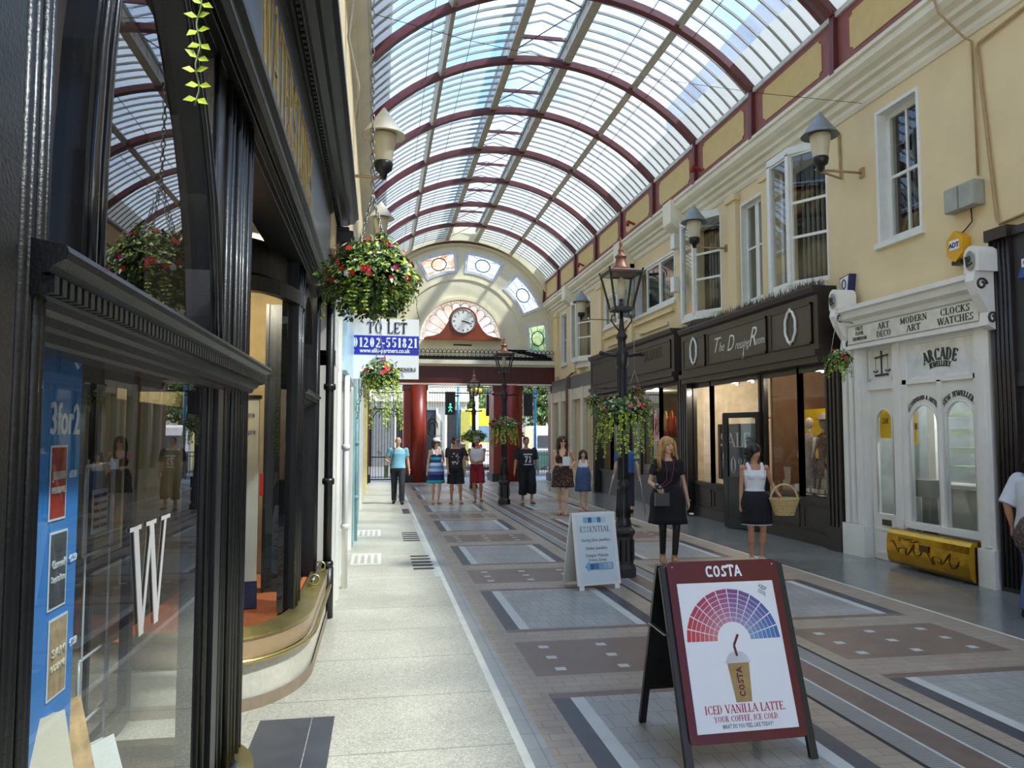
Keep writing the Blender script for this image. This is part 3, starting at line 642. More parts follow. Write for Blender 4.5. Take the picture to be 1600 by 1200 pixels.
def canted(key, pj=.30, rl=(.36, .62), base=True):
    a, b, c_, d_ = WIN[key]; m1, m2 = b-(b-a)*.16, a+(b-a)*.42
    pts = [(WX+.05, b-.02), (WX-pj, m1), (WX-pj, m2), (WX+.05, a+.02)]
    def ex(fr):
        for z0, z1, g_ in ((d_-.02, d_+.10, .05), (c_-.10, c_+.02, .04)):
            fr.prism([(WX+.1, b+g_), (WX-pj-g_, m1+g_), (WX-pj-g_, m2-g_), (WX+.1, a-g_)], lambda u, v, d: (u, v, d), z0, z1)
        for p in pts[1:3]: fr.box(p[0]-.05, p[0]+.04, p[1]-.05, p[1]+.05, c_, d_)
        if base: fr.prism([(WX+.05, b-.05), (WX-pj+.1, m1-.05), (WX-pj+.1, m2+.08), (WX+.05, a+.05)], lambda u, v, d: (u, v, d), c_-.3, c_-.1)
    return window([(pts[0], pts[1], ()), (pts[1], pts[2], ()), (pts[2], pts[3], rl)], c_, d_, ex)
canted('bayA'); 
a, b, c_, d_ = WIN['two']; window([((WX+.12, b-.04), (WX+.12, (a+b)/2), (.55,)), ((WX+.12, (a+b)/2), (WX+.12, a+.04), (.55,))], c_+.03, d_-.04, lining(a, b, c_, d_), fw_=.07)
canted('three', base=False)
a, b, c_, d_ = WIN['case']
w_ = window([((WX+.04, b-.9), (WX+.04, b-1.9), ()), ((WX+.04, a+1.05), (WX+.04, a+.04), ())], c_+.03, d_-.04, lining(a, b, c_, d_), fw_=.07)
ca = MB(); pn = MB(); face(ca, pn, (WX-.02, b-.02), (WX-.62, b-.45), c_, d_, (), fw_=.07); o = ca.obj('open_casement', mat('casement_grey', (150, 158, 156), .5), w_); pn.obj('casement_pane', glass('casement_glass', (.62, .70, .68), 1.7), o)
a, b, c_, d_ = WIN['five']; window([((WX+.04, b-.04), (WX+.04, (a+b)/2), ()), ((WX+.04, (a+b)/2), (WX+.04, a+.04), ())], c_+.03, d_-.04, lining(a, b, c_, d_), fw_=.07)
canted('six'); a, b, c_, d_ = WIN['seven']; window([((WX+.1, b-.04), (WX+.1, a+.04), (.5,))], c_+.03, d_-.04, lining(a, b, c_, d_))
tm = MB()
for y0, y1, z in ((17.3, 20.15, 4.62), (20.75, 23.1, 4.62)): tm.box(WX-.08, WX-.001, y0, y1, z, z+.07); tm.box(WX-.05, WX-.001, y0+.4, y1-.4, z-.28, z-.2)
tm.box(WX-.06, WX-.001, 7.7, 10.5, 3.5, 3.56)
tm.obj('trim_sill_band', cream, kind='structure')
# pipes and boxes on the upper wall
tan_pipe = mat('tan_pipe', (168, 140, 98), .6); redm = mat('red_paint', (150, 34, 24), .4); greyb = mat('grey_box', (150, 152, 140), .5); copper = mat('copper', (134, 94, 72), .5, .45, var=.35)
def pipe(name, pts, r, m, label, cat='pipe', group=None):
    p_ = MB(); p_.tube(pts, r, 8); return p_.obj(name, m, label=label, cat=cat, group=group)
px = WX-.03
pipe('wall_pipe', [(6.56, 8.0, 7.0), (6.60, 7.95, 6.75), (px-.06, 7.86, 6.42), (px, 7.82, 6.36), (px, 7.8, 4.72)], .013, tan_pipe, 'thin cable pipe dropping from the cornice to the two grey boxes')
pipe('wall_pipe', [(px, 6.2, 6.85-.42), (px, 7.72, 6.28), (px, 7.74, 6.22), (px, 7.55, 4.12), (px, 7.52, 4.06), (px, 6.0, 4.15)], .018, tan_pipe, 'tan pipe with two elbows on the cream wall beyond the grey boxes, nearest the camera')
pipe('wall_pipe', [(px, 10.52, 6.3), (px, 10.5, 5.58), (6.32, 10.2, 5.58)], .02, tan_pipe, 'bent conduit arm carrying the right wall lamp beside the tall sash window', 'pipe')
for y0, y1, lb in ((8.0, 8.23, 'left one of two grey junction boxes on the cream wall'), (7.74, 7.99, 'right one of two grey junction boxes on the cream wall')):
    b_ = MB(); b_.box(WX-.14, WX-.002, y0, y1, 4.36, 4.66); o = b_.obj('junction_box', greyb, label=lb, cat='electrical box', bevel=.008)
    b_ = MB(); b_.box(WX-.15, WX-.14, y0+.01, y1-.01, 4.37, 4.65); b_.obj('lid', mat('grey_lid', (160, 162, 150), .4), o)
pipe('cable', [(px, 7.93, 4.36), (px, 7.92, 4.2), (px, 8.05, 4.12), (px, 8.1, 4.1)], .008, blackm, 'thin black cable hanging under the grey junction boxes', 'cable')
al = thing('alarm_box', 'yellow hexagonal burglar alarm box on the cream wall above the white shop', 'alarm box', (WX-.1, 8.1, 3.95))
b_ = MB(); hx = [(.15*cos(rad(a_)), .19*sin(rad(a_))) for a_ in range(30, 390, 60)]; b_.prism([(8.11+u, 3.94+v) for u, v in hx], lambda u, v, d: (WX-.002-d, u, v), 0, .12); b_.obj('casing', mat('alarm_yellow', (222, 164, 22), .35), al)
b_ = MB(); b_.box(WX-.128, WX-.121, 8.03, 8.19, 3.90, 4.02); b_.obj('badge', white, al); sans_text('ADT', .08, (WX-.1285, 8.11, 3.93), (0, -1, 0), (0, 0, 1), mat('navy_ink', (34, 36, 110), .5), al, bold=.003)
b_ = MB(); b_.box(WX-.11, WX-.01, 8.04, 8.18, 3.72, 3.77); b_.obj('siren_base', blackm, al)
al = thing('alarm_box', 'small white and navy wedge alarm box above the left end of the white shop', 'alarm box', (WX-.1, 10.35, 3.9))
b_ = MB(); b_.prism([(10.22, 4.05), (10.48, 4.02), (10.42, 3.74), (10.28, 3.70)], lambda u, v, d: (WX-.002-d, u, v), 0, .11); b_.obj('casing', mat('alarm_navy', (38, 40, 92), .4), al)
b_ = MB(); b_.prism([(10.25, 4.03), (10.45, 4.0), (10.41, 3.80), (10.29, 3.78)], lambda u, v, d: (WX-.112-d, u, v), 0, .01); b_.obj('badge', white, al)
b_ = MB(); b_.tube([(WX-.125, 10.35+.045*cos(t), 3.91+.07*sin(t)) for t in [2*pi*k/14 for k in range(14)]], .009, 5, closed=True); b_.obj('emblem', MATS['alarm_navy'], al)
for y, z, lb in ((16.55, 5.95, 'small white security camera box on the cream pilaster beside the second wall lamp'), (16.6, 4.95, 'white junction box with spikes on the pilaster left of the bay window')):
    b_ = MB(); b_.box(WX-.30, WX-.15, y, y+.22, z, z+.36); b_.box(WX-.15, WX-.092, y+.05, y+.17, z+.1, z+.25); b_.obj('camera_box' if z > 5.5 else 'junction_box', white, label=lb, cat='electrical box', bevel=.01)
for k, y in enumerate((15.85-.9, 19.2, 24.3)): # small red lamps on frieze
    b_ = MB(); b_.bar((6.62, y, 7.22), (6.42, y-.02, 7.30), .05); b_.lathe([(.035, -.12), (.06, -.02), (.03, .02)], (6.42, y-.02, 7.28), 10)
    b_.obj('alarm_beacon', redm, label='little red beacon on the tan frieze panel, %s' % ['nearest of the three', 'middle of the three', 'farthest of the three'][k], cat='beacon')
# ---------------------------------------------------------------- mushroom wall lamps
hood = mat('lamp_hood_grey', (120, 126, 126), .45); hoodw = mat('lamp_hood_cream', (214, 206, 186), .45); opal = mat('opal_glass', (206, 196, 168), .35, var=.05)
def walllamp(x, y, z, side, label, hm, spikes=False):
    t = thing('wall_lamp', label, 'wall lamp', (x, y, z), group='mushroom lamps along the arcade walls')
    b_ = MB(); b_.lathe([(.015, .50), (.04, .46), (.25, .17), (.27, .145), (.24, .155), (.06, .2)], (x, y, z), 24); b_.obj('lamp_hood', hm, t)
    b_ = MB(); b_.lathe([(.15, .165), (.145, .1), (.105, -.17), (.1, -.18)], (x, y, z), 18); b_.obj('diffuser', opal, t)
    b_ = MB(); b_.lathe([(.11, -.17), (.115, -.2), (.10, -.27), (.05, -.31), (.03, -.38)], (x, y, z), 16); b_.obj('lamp_socket', blackm, t)
    wx = 6.95 if side > 0 else -.42
    b_ = MB(); b_.tube([(x, y, z-.36), (wx, y, z-.36)], .018, 6); b_.box(wx-.03*side, wx, y-.05, y+.05, z-.43, z-.29); b_.obj('bracket', tan_pipe, t)
    if spikes:
        b_ = MB()
        for k in range(12): b_.tube([(x+.1+k*.045, y, z-.35), (x+.11+k*.045, y+.03*(-1)**k, z-.26)], .004, 3)
        b_.obj('bird_spikes', purl, t)
    return t
walllamp(6.28, 10.0, 5.86, 1, 'grey cone-hooded wall lamp beside the tall sash window on the right wall', hood)
walllamp(6.26, 14.5, 5.82, 1, 'grey cone-hooded wall lamp with spiked arm in front of the middle bay windows', hood, True)
walllamp(5.9, 22.0, 5.45, 1, 'farthest grey cone-hooded wall lamp, near the end wall', hood)
walllamp(.02, 9.2, 5.12, -1, 'cream cone-hooded wall lamp on the left above the big flower basket, nearer of two', hoodw)
walllamp(-.0, 15.6, 5.9, -1, 'cream cone-hooded wall lamp on the left, farther of two, just above the basket', hoodw)
# ---------------------------------------------------------------- The Dressing Rooms, dark shopfront
gold = mat('brass_polished', (214, 172, 78), .18, 1, var=.1)
bl2 = mat('black_satin', (22, 22, 22), .3, coat=.2)
def shopfront(name, label, y0, y1): return thing(name, label, 'shopfront', (6.7, (y0+y1)/2, gz((y0+y1)/2)))
def fascia(par, y0, y1, z0, z1, splits, m1, m2, X=6.6):
    f_ = MB(); f_.strip([(X+.38, z0), (X+.02, z0), (X+.02, z1-.14), (X-.04, z1-.10), (X-.07, z1-.03), (X-.07, z1), (X+.38, z1)], y0, y1)
    f_.box(X-.05, X+.38, y0-.01, y1+.01, z0-.10, z0-.0); f_.box(X-.0, X+.38, y0, y1, z0-.2, z0-.1)
    f_.obj('fascia', m1, par)
    for a, b in splits:
        p_ = MB(); p_.box(X+.006, X+.02, a, b, z0+.10, z1-.24); 
        for q in ((a, a+.035, z0+.1, z1-.24), (b-.035, b, z0+.1, z1-.24), (a, b, z0+.1, z0+.135), (a, b, z1-.275, z1-.24)): p_.box(X-.008, X+.02, q[0], q[1], q[2], q[3], 1)
        p_.obj('fascia_panel', [m2, m1], par)
dr = shopfront('shopfront', 'brown-black shopfront with white oval emblems and script lettering', 10.45, 16.15)
fascia(dr, 10.73, 16.13, 2.98, 3.97, [(14.85, 15.98), (12.3, 14.72), (10.88, 12.15)], blackd, mat('brown_panel_paint', (72, 64, 54), .4, var=.06))
MATS['fm'] = blackd
ink_w = mat('white_lettering', (228, 226, 218), .4, var=.02)
def ovalsign(y, z):
    b_ = MB(); pts = []
    for k in range(40):
        t = 2*pi*k/40; rr = 1+.09*abs(sin(4*t))+(.22 if abs(abs(sin(t))-1) < .004 else 0)
        pts.append((6.588, y+.15*rr*cos(t), z+.24*rr*sin(t)))
    b_.tube(pts, .024, 6, closed=True); b_.obj('emblem_ring', ink_w, dr)
ovalsign(15.4, 3.44); ovalsign(11.48, 3.42)
for s_, sz, y, z, wd in (('T', .42, 14.36, 3.30, .30), ('he', .26, 14.08, 3.30, .24), ('D', .44, 13.7, 3.27, .30), ('ressing', .24, 13.22, 3.27, .56), ('R', .50, 12.82, 3.26, .30), ('ooms', .22, 12.52, 3.27, .34)):
    sans_text(s_, sz, (6.604, y, z), (0, -1, 0), (0, 0, 1), ink_w, dr, width=wd, shear=.45, bold=-.003)
b_ = MB(); b_.tube([(6.596, 13.12, 3.27), (6.596, 13.14, 3.08), (6.596, 13.19, 3.05), (6.596, 13.14, 3.2)], .007, 5); b_.obj('script_tail', ink_w, dr)
SX = 6.86
def pil(par, y0, y1, z0, z1, m, X=6.80, flutes=3, base=.35):
    p_ = MB(); p_.box(X, X+.15, y0, y1, z0, z1); w_ = (y1-y0)/(flutes*2+1)
    for k in range(flutes+1): p_.box(X-.025, X, y0+2*k*w_, y0+(2*k+1)*w_, z0+base, z1)
    p_.box(X-.05, X+.15, y0-.01, y1+.01, z0, z0+base); return p_.obj('pilaster', m, par)
pil(dr, 10.49, 10.84, gz(10), 2.8, blackd, 6.80, 3); pil(dr, 16.06, 16.48, gz(16), 3.0, bl2, 6.72, 3)
for y0, y1 in ((10.84, 11.72), (11.72, 12.9), (13.05, 15.15), (15.15, 16.06)):
    s_ = MB(); s_.box(SX, SX+.14, y0, y1, gz(13)-.05, .62); s_.box(SX-.05, SX+.14, y0, y1, .60, .66); s_.box(SX-.03, SX, y0, y1, gz(13)-.05, .12)
    for q in ((y0+.06, y0+.09, .16, .52), (y1-.09, y1-.06, .16, .52), (y0+.06, y1-.06, .16, .19), (y0+.06, y1-.06, .49, .52)): s_.box(SX-.015, SX, *q)
    s_.obj('stallriser', blackd, dr)
    f_ = MB(); f_.box(SX-.02, SX+.06, y0-.035, y0+.035, .66, 2.8); f_.box(SX-.02, SX+.06, y1-.035, y1+.035, .66, 2.8); f_.box(SX-.02, SX+.06, y0, y1, 2.68, 2.8)
    f_.obj('shop_window_frame', bl2, dr)
    g_ = MB(); g_.quad((SX+.03, y1-.03, .66), (SX+.03, y0+.03, .66), (SX+.03, y0+.03, 2.69), (SX+.03, y1-.03, 2.69)); g_.obj('shop_pane', pane_s, dr)
# open door leaf swung out over the pavement
dl = MB(); A_, B_ = V((6.82, 12.98, 0)), V((6.50, 13.8, 0))
pnl = MB(); face(dl, pnl, (A_.x, A_.y), (B_.x, B_.y), gz(13)+.02, 2.08, (), fw_=.10, d=.05); u_ = (B_-A_).normalized()
dl.bar(A_+V((0, 0, .45)), B_+V((0, 0, .45)), .04, .86)
o = dl.obj('open_door', bl2, dr); pnl.obj('door_pane', pane_s, o)
dl = MB(); pnl = MB(); face(dl, pnl, (6.83, 14.52), (6.60, 13.86), gz(13)+.02, 2.08, (), fw_=.10, d=.05); dl.bar((6.83, 14.52, .45), (6.60, 13.86, .45), .04, .86); o = dl.obj('open_door', bl2, dr); pnl.obj('door_pane', pane_s, o)
h_ = MB(); h_.tube([(6.545, 13.82, 1.0), (6.49, 13.82, 1.02), (6.49, 13.82, 1.3), (6.545, 13.82, 1.32)], .014, 6); h_.obj('door_handle', mat('chrome', (190, 190, 190), .2, 1), o)
# interior of the shop
def interior(name, y0, y1, backc, floorc, z1=2.95, depth=2.2, X=7.05):
    t = MB(); t.box(X, X+depth, y0, y1, -.3, .02, 1); t.box(X, X+depth, y0, y1, z1, z1+.05, 2); t.box(X+depth, X+depth+.05, y0, y1, -.2, z1, 0)
    t.box(X, X+depth, y0-.04, y0, -.2, z1, 0); t.box(X, X+depth, y1, y1+.04, -.2, z1, 0)
    return t.obj(name, [backc, floorc, white], kind='structure')
interior('wall_shop_interior_1', 10.6, 12.95, mat('warm_brown_wall', (120, 88, 62), .8), mat('wood_floor', (122, 94, 66), .5))
interior('wall_shop_interior_2', 13.03, 16.4, mat('pale_shop_wall', (212, 200, 178), .8), MATS['wood_floor'])
interior('wall_shop_interior_3', 7.8, 10.3, mat('grey_shop_wall', (150, 156, 154), .8), mat('grey_shop_floor', (110, 112, 112), .5))
interior('wall_shop_interior_4', 16.6, 23.6, mat('olive_shop_wall', (96, 92, 66), .8), MATS['wood_floor'])
interior('wall_shop_interior_5', 24.0, 30, mat('pale_shop_wall_b', (170, 164, 150), .8), MATS['wood_floor'], z1=3.2)
def bulb(x, y, z, e, c=(1, .85, .65)):
    l = bpy.data.lights.new('shop_lamp', 'POINT'); l.energy = e; l.color = c; l.shadow_soft_size = .06; o = bpy.data.objects.new('shop_lamp', l); C.objects.link(o); o.location = (x, y, z)
glow = mat('glowing_bulb', (255, 240, 210), .5, emit=(255, 236, 200), estr=14)
def spot(x, y, z, label, e):
    t = thing('spotlight', label, 'spotlight', (x, y, z), group='ceiling spotlights in the shop windows')
    b_ = MB(); b_.tube([(x, y, z+.16), (x, y, z+.06)], .012, 6); b_.tube([(x+.05, y, z+.09), (x-.02, y, z+.01)], [.03, .045], 10); b_.obj('housing', blackm, t)
    b_ = MB(); b_.ball((x-.03, y, z), .028); b_.obj('bulb', glow, t); bulb(x-.08, y, z-.08, e)
spot(7.4, 11.2, 2.74, 'lit spotlight at the right end of the mannequin window', 10); spot(7.4, 11.85, 2.74, 'lit spotlight above the yellow poster', 9)
spot(7.5, 15.2, 2.74, 'lit spotlight behind the far pane of the sale window', 26); spot(7.5, 14.5, 2.74, 'lit spotlight behind the near pane of the sale window', 22)
bulb(8.2, 9.0, 2.7, 45, (.9, .95, 1)); bulb(8.0, 18.0, 2.7, 30); bulb(8.0, 21.5, 2.7, 22); bulb(8, 26, 2.9, 30)
# sale poster board
sp_ = thing('sale_poster', 'black poster board reading SALE in the window beside the open door', 'poster', (7.0, 13.9, .85))
b_ = MB(); b_.box(6.99, 7.02, 13.35, 15.14, .75, 1.88); b_.obj('board', bl2, sp_)
letters('SALE', .28, (6.986, 14.35, 1.42), (0, -1, 0), (0, 0, 1), ink_w, sp_, width=1.35, bold=.8); letters('50%', .32, (6.986, 14.35, .90), (0, -1, 0), (0, 0, 1), ink_w, sp_, width=1.15, bold=.8)
yp = thing('sale_poster', 'bright yellow poster hanging behind the mannequins', 'poster', (7.6, 11.3, 1.5))
b_ = MB(); b_.box(7.58, 7.60, 12.05, 12.82, 1.25, 2.12); b_.obj('sheet', mat('poster_yellow', (246, 200, 20), .5, var=.02), yp); letters('SALE', .15, (7.576, 12.43, 1.5), (0, -1, 0), (0, 0, 1), mat('poster_ink', (60, 40, 16), .5), yp, width=.6)
def mannequin(x, y, dress, label, hat=False, k=1.0):
    t = thing('mannequin', label, 'mannequin', (x, y, .66)); z = .66
    b_ = MB(); b_.lathe([(.14, 0), (.14, .02), (.015, .04), (.015, .3)], (x, y, z), 12); b_.obj('stand', MATS['chrome'], t)
    b_ = MB(); b_.lathe([(.19, .12), (.15, .35), (.125, .52), (.095, .68), (.13, .85), (.14, .93), (.10, 1.0), (.035, 1.04)], (x, y, z), 16, sx=.8, sy=1.1); b_.obj('dress', dress, t)
    b_ = MB(); b_.tube([(x, y, z+1.0), (x, y, z+1.12)], .035, 8); b_.ball((x, y, z+1.2), (.075, .075, .1)); b_.tube([(x, y+.15, z+.96), (x-.06, y+.2, z+.75), (x-.14, y+.12, z+.62)], [.035, .028, .02], 6); b_.tube([(x, y-.15, z+.96), (x-.04, y-.2, z+.75), (x-.1, y-.2, z+.55)], [.035, .028, .02], 6); b_.obj('torso', mat('mannequin_skin', (196, 172, 150), .4), t)
    if hat: b_ = MB(); b_.lathe([(.16, 0), (.08, .02), (.07, .09), (.02, .11)], (x, y, z+1.25), 14); b_.obj('hat', mat('hat_grey', (150, 140, 128), .7), t)
mannequin(7.16, 11.95, mat('taupe_dress', (166, 146, 128), .8, var=.35, scale=22), 'mannequin in a long taupe dress, left of the pair in the shop window')
mannequin(7.2, 11.58, mat('brown_print_dress', (120, 92, 66), .8, var=.5, scale=26), 'mannequin with hat and dark waistcoat, right of the pair in the shop window', True)
b_ = MB()
for k in range(4): b_.box(7.36, 7.5, 11.2+k*.45, 11.45+k*.45, .66, .74+.05*(k % 2))
b_.obj('display_plinth', white, label='white low display boxes under the mannequins', cat='plinth')
b_ = MB(); b_.prism([(14.15, 2.0), (13.85, 2.16), (13.55, 2.02)], lambda u, v, d: (7.3+d, u, v), 0, .02); b_.box(7.3, 7.5, 13.5, 14.2, 1.98, 2.0); b_.obj('wooden_rack', mat('light_wood', (190, 156, 110), .6), label='small light wood rack seen above the open black doors', cat='rack')
# bird netting along the fascia top
nt = MB(); random.seed(3)
for k in range(900):
    y = random.uniform(10.75, 16.1); x = random.uniform(6.56, 6.80); nt.add([(x-.01, y, 3.97), (x+.01, y, 3.97), (x+random.uniform(-.04, .04), y+random.uniform(-.08, .08), 3.97+random.uniform(.05, .17))], [(0, 1, 2)])
nt.obj('bird_netting', mat('netting_grey', (104, 98, 88), .8), label='tangle of grey bird netting along the top of the dark fascia', cat='netting', kind='stuff')
# ---------------------------------------------------------------- second dark shopfront
s2 = shopfront('shopfront', 'brown-black shopfront behind the near lamp post with dark lettering', 16.55, 23.6)
fascia(s2, 16.56, 23.6, 3.10, 4.10, [(16.75, 20.3), (20.45, 23.4)], mat('dark_taupe_paint', (58, 52, 46), .4), mat('dark_taupe_panel', (64, 58, 50), .45))
letters('SEANUEL', .26, (6.603, 17.9, 3.5), (0, -1, 0), (0, 0, 1), bl2, s2, width=1.35, bold=1.3)
for y0, y1 in ((16.52, 16.64), (23.5, 23.72)): pil(s2, y0, y1, gz(20)-.05, 3.1, bl2, 6.74, 1)
for y0, y1 in ((16.62, 18.1), (18.1, 19.6), (20.9, 22.2), (22.2, 23.5)):
    s_ = MB(); s_.box(SX, SX+.14, y0, y1, gz(20)-.1, .55); s_.box(SX-.04, SX+.14, y0, y1, .55, .61); s_.obj('stallriser', bl2, s2)
    f_ = MB(); f_.box(SX-.02, SX+.06, y0-.04, y0+.04, .6, 3.0); f_.box(SX-.02, SX+.06, y1-.04, y1+.04, .6, 3.0); f_.box(SX-.02, SX+.06, y0, y1, 2.82, 3.0); f_.obj('shop_window_frame', bl2, s2)
    g_ = MB(); g_.quad((SX+.03, y1-.03, .6), (SX+.03, y0+.03, .6), (SX+.03, y0+.03, 2.84), (SX+.03, y1-.03, 2.84)); g_.obj('shop_pane', pane_s, s2)
f_ = MB(); f_.box(SX+.1, SX+.16, 19.6, 20.9, gz(20), 2.95); f_.obj('shop_door', bl2, s2)
cols = [(170, 40, 30), (214, 110, 40), (196, 60, 60), (220, 180, 90), (150, 40, 60)]
for k in range(9):
    y = 18.3+k*.2; cm = mat('garment_%d' % (k % 5), cols[k % 5], .8, var=.3, scale=15); b_ = MB(); b_.lathe([(.13, 0), (.11, .3), (.09, .45), (.05, .52)], (7.3, y, 1.75 if k % 2 else 1.6), 8, sx=.35)
    b_.obj('garment', cm, label='coloured garments hanging in the window right of the near lamp post', cat='clothing', group='garments hanging in the second shop window')
b_ = MB(); b_.box(6.98, 7.0, 18.2, 18.95, 1.42, 1.74); o = b_.obj('sale_card', mat('sale_red', (186, 30, 44), .5), label='red sale card in the window right of the lamp post basket', cat='sign'); letters('SALE', .16, (6.978, 18.57, 1.5), (0, -1, 0), (0, 0, 1), ink_w, o, width=.42)
b_ = MB(); b_.lathe([(.26, 0), (.2, .4), (.12, .75), (.05, .85)], (7.15, 18.75, .55), 10, sx=.4); b_.obj('garment', mat('orange_cloth', (226, 96, 30), .7), label='long orange dress hanging below the red sale card', cat='clothing')
# ---------------------------------------------------------------- white jeweller's shopfront
wh = shopfront('shopfront', 'white painted jewellery shopfront with curved brass stallriser', 7.7, 10.45)
X = 6.62
f_ = MB(); f_.strip([(6.95, 2.95), (X+.14, 2.95), (X+.14, 3.22), (X+.10, 3.24), (X+.08, 3.30), (X+.02, 3.34), (X, 3.42), (X-.04, 3.44), (X-.04, 3.50), (6.95, 3.52)], 7.62, 10.2); f_.box(X+.1, 6.95, 7.62, 10.2, 2.9, 2.955)
f_.obj('fascia', white, wh)
sb_ = MB(); sb_.box(X+.105, X+.142, 7.66, 10.14, 2.975, 3.215); sb_.obj('sign_board', mat('sign_cream', (222, 220, 208), .35), wh)
ink = mat('dark_green_ink', (44, 52, 48), .5, var=.05); sgx = X+.104
for s_, y, z, h, w_ in (('FIRST', 9.86, 3.155, .05, .17), ('FLOOR', 9.86, 3.085, .05, .18), ('SHOWROOM', 9.86, 3.01, .05, .32), ('ART', 9.33, 3.11, .085, .24), ('DECO', 9.33, 3.0, .085, .30), ('MODERN', 8.74, 3.11, .085, .50), ('ART', 8.74, 3.0, .085, .26), ('CLOCKS', 8.02, 3.11, .085, .48), ('WATCHES', 8.02, 3.0, .085, .58)):
    letters(s_, h, (sgx, y, z), (0, -1, 0), (0, 0, 1), ink, wh, width=w_, bold=.9)
def wbox(name, *boxes, m=white, par=wh, bevel=0):
    b_ = MB()
    for q in boxes: b_.box(*q)
    return b_.obj(name, m, par, bevel=bevel)
wbox('pilaster', (6.82, 6.98, 9.96, 10.46, -.1, 2.95), (6.78, 6.82, 10.02, 10.1, .4, 2.9), (6.78, 6.82, 10.16, 10.24, .4, 2.9), (6.78, 6.82, 10.30, 10.38, .4, 2.9), (6.77, 6.98, 9.95, 10.47, -.1, .38))
wbox('pilaster', (6.80, 6.98, 7.62, 7.84, -.1, 2.95), (6.77, 6.80, 7.68, 7.78, .4, 2.6), (6.76, 6.98, 7.60, 7.85, -.1, .38))
wbox('pilaster', (6.84, 6.98, 9.14, 9.34, -.1, 2.95), (6.81, 6.84, 9.18, 9.30, .1, 2.9))
# scrolled brackets at both ends with rounded caps
for y, yy in ((7.53, 'r'), (10.2, 'l')):
    b_ = MB(); b_.prism([(6.80, 3.5), (X-.06, 3.5), (X-.08, 3.40), (X-.02, 3.25), (X+.10, 3.05), (X+.08, 2.9), (6.80, 2.85)], lambda u, v, d: (u, y+d, v), -.03, .10)
    b_.tube([(X+.02+.07*cos(t)*(1-t/12), y-.035, 3.36+.07*sin(t)*(1-t/12)) for t in [k*.6 for k in range(14)]], .014, 5, m=1)
    b_.tube([(X+.14+.06*cos(t)*(1-t/12), y-.035, 2.98+.07*sin(t)*(1-t/12)) for t in [k*.6 for k in range(14)]], .014, 5, m=1)
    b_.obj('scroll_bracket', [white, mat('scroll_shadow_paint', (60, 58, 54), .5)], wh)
    b_ = MB(); pr_ = [(-.11, 0), (.11, 0)]+[(.11*cos(rad(q)), .19+.11*sin(rad(q))) for q in range(0, 181, 15)]
    b_.prism([(y+.02+u, 3.5+v) for u, v in pr_], lambda u, v, d: (X-.06+d, u, v), 0, .30); b_.obj('bracket_cap', white, wh)
    b_ = MB(); b_.prism([(y+.02+.065*cos(rad(q)), 3.63+.11*sin(rad(q))) for q in range(0, 360, 20)], lambda u, v, d: (X-.07-d, u, v), 0, .01); b_.ball((X-.078, y+.03, 3.65), (.012, .035, .045), 8, 6, m=1); b_.tube([(X-.085, y-.02, 3.6), (X-.085, y+.05, 3.57), (X-.085, y+.07, 3.68)], .012, 5, m=1); b_.obj('cap_emblem', [mat('emblem_grey', (150, 148, 140), .6), ink], wh)
# door with arched pane
def arch_panel(par, name, y0, y1, z0, z1, X, m, t=.03, spring=.55, half=1.0):
    """board with an arched opening cut in it: two cheeks, a top made of wedges"""
    b_ = MB(); r = (y1-y0)/2; yc = (y0+y1)/2; zs = z1-r*half; n = 14
    return b_, r, yc, zs, n
def arched(par, ya, yb, za, zb, y0, y1, zt, X, m=white, name='arched_panel', t=.04):
    b_ = MB(); r = (y1-y0)/2; yc = (y0+y1)/2; n = 16
    pts = [(yc+r*cos(pi*k/n), zt+r*sin(pi*k/n)) for k in range(n+1)]
    b_.box(X, X+t, y1, yb, za, zt); b_.box(X, X+t, ya, y0, za, zt)
    for k in range(n):
        p, q = pts[k], pts[k+1]; e = lambda u: min(max(u, ya), yb)
        ang = lambda u: (yb if u[0] > yc else ya, zb)
        P = (yb-(yb-ya)*k/n, zb); Q = (yb-(yb-ya)*(k+1)/n, zb)
        b_.prism([p, P, Q, q][::-1], lambda u, v, d: (X+d, u, v), 0, t)
    b_.prism([(y1, zt), (yb, zt), (yb, zb)], lambda u, v, d: (X+d, u, v), 0, t); b_.prism([(ya, zt), (y0, zt), (ya, zb)], lambda u, v, d: (X+d, u, v), 0, t)
    b_.tube([(X-.005, u, v) for u, v in [(y1, za)]+pts+[(y0, za)]], .012, 5)
    o = b_.obj(name, m, par); g_ = MB(); g_.quad((X+t/2, y1, za), (X+t/2, y0, za), (X+t/2, y0, zt+r), (X+t/2, y1, zt+r)); g_.obj('arched_pane', pane_s, o); return o
DX = 6.92
dr_ = wbox('shop_door', (DX, DX+.04, 9.36, 9.94, gz(9), .58), (DX, DX+.04, 9.36, 9.45, .58, 2.3), (DX, DX+.04, 9.85, 9.94, .58, 2.3), (DX-.012, DX, 9.42, 9.88, .02, .05), (DX-.012, DX, 9.42, 9.88, .34, .37), (DX-.012, DX, 9.42, 9.88, .55, .58))
o = arched(wh, 9.45, 9.85, .58, 2.3, 9.48, 9.82, 1.85, DX+.003)
b_ = MB(); b_.box(DX-.016, DX-.001, 9.56, 9.74, .42, .50); b_.obj('letter_box', mat('dark_brass', (92, 76, 50), .4, .8), wh)
wbox('transom_panel', (DX-.03, DX+.05, 9.34, 9.96, 2.3, 2.42), (DX, DX+.03, 9.34, 9.96, 2.42, 2.95), (DX-.03, DX, 9.38, 9.42, 2.42, 2.9), (DX-.03, DX, 9.88, 9.92, 2.42, 2.9), (DX-.03, DX, 9.4, 9.9, 2.42, 2.46), (DX-.03, DX, 9.4, 9.9, 2.86, 2.9))
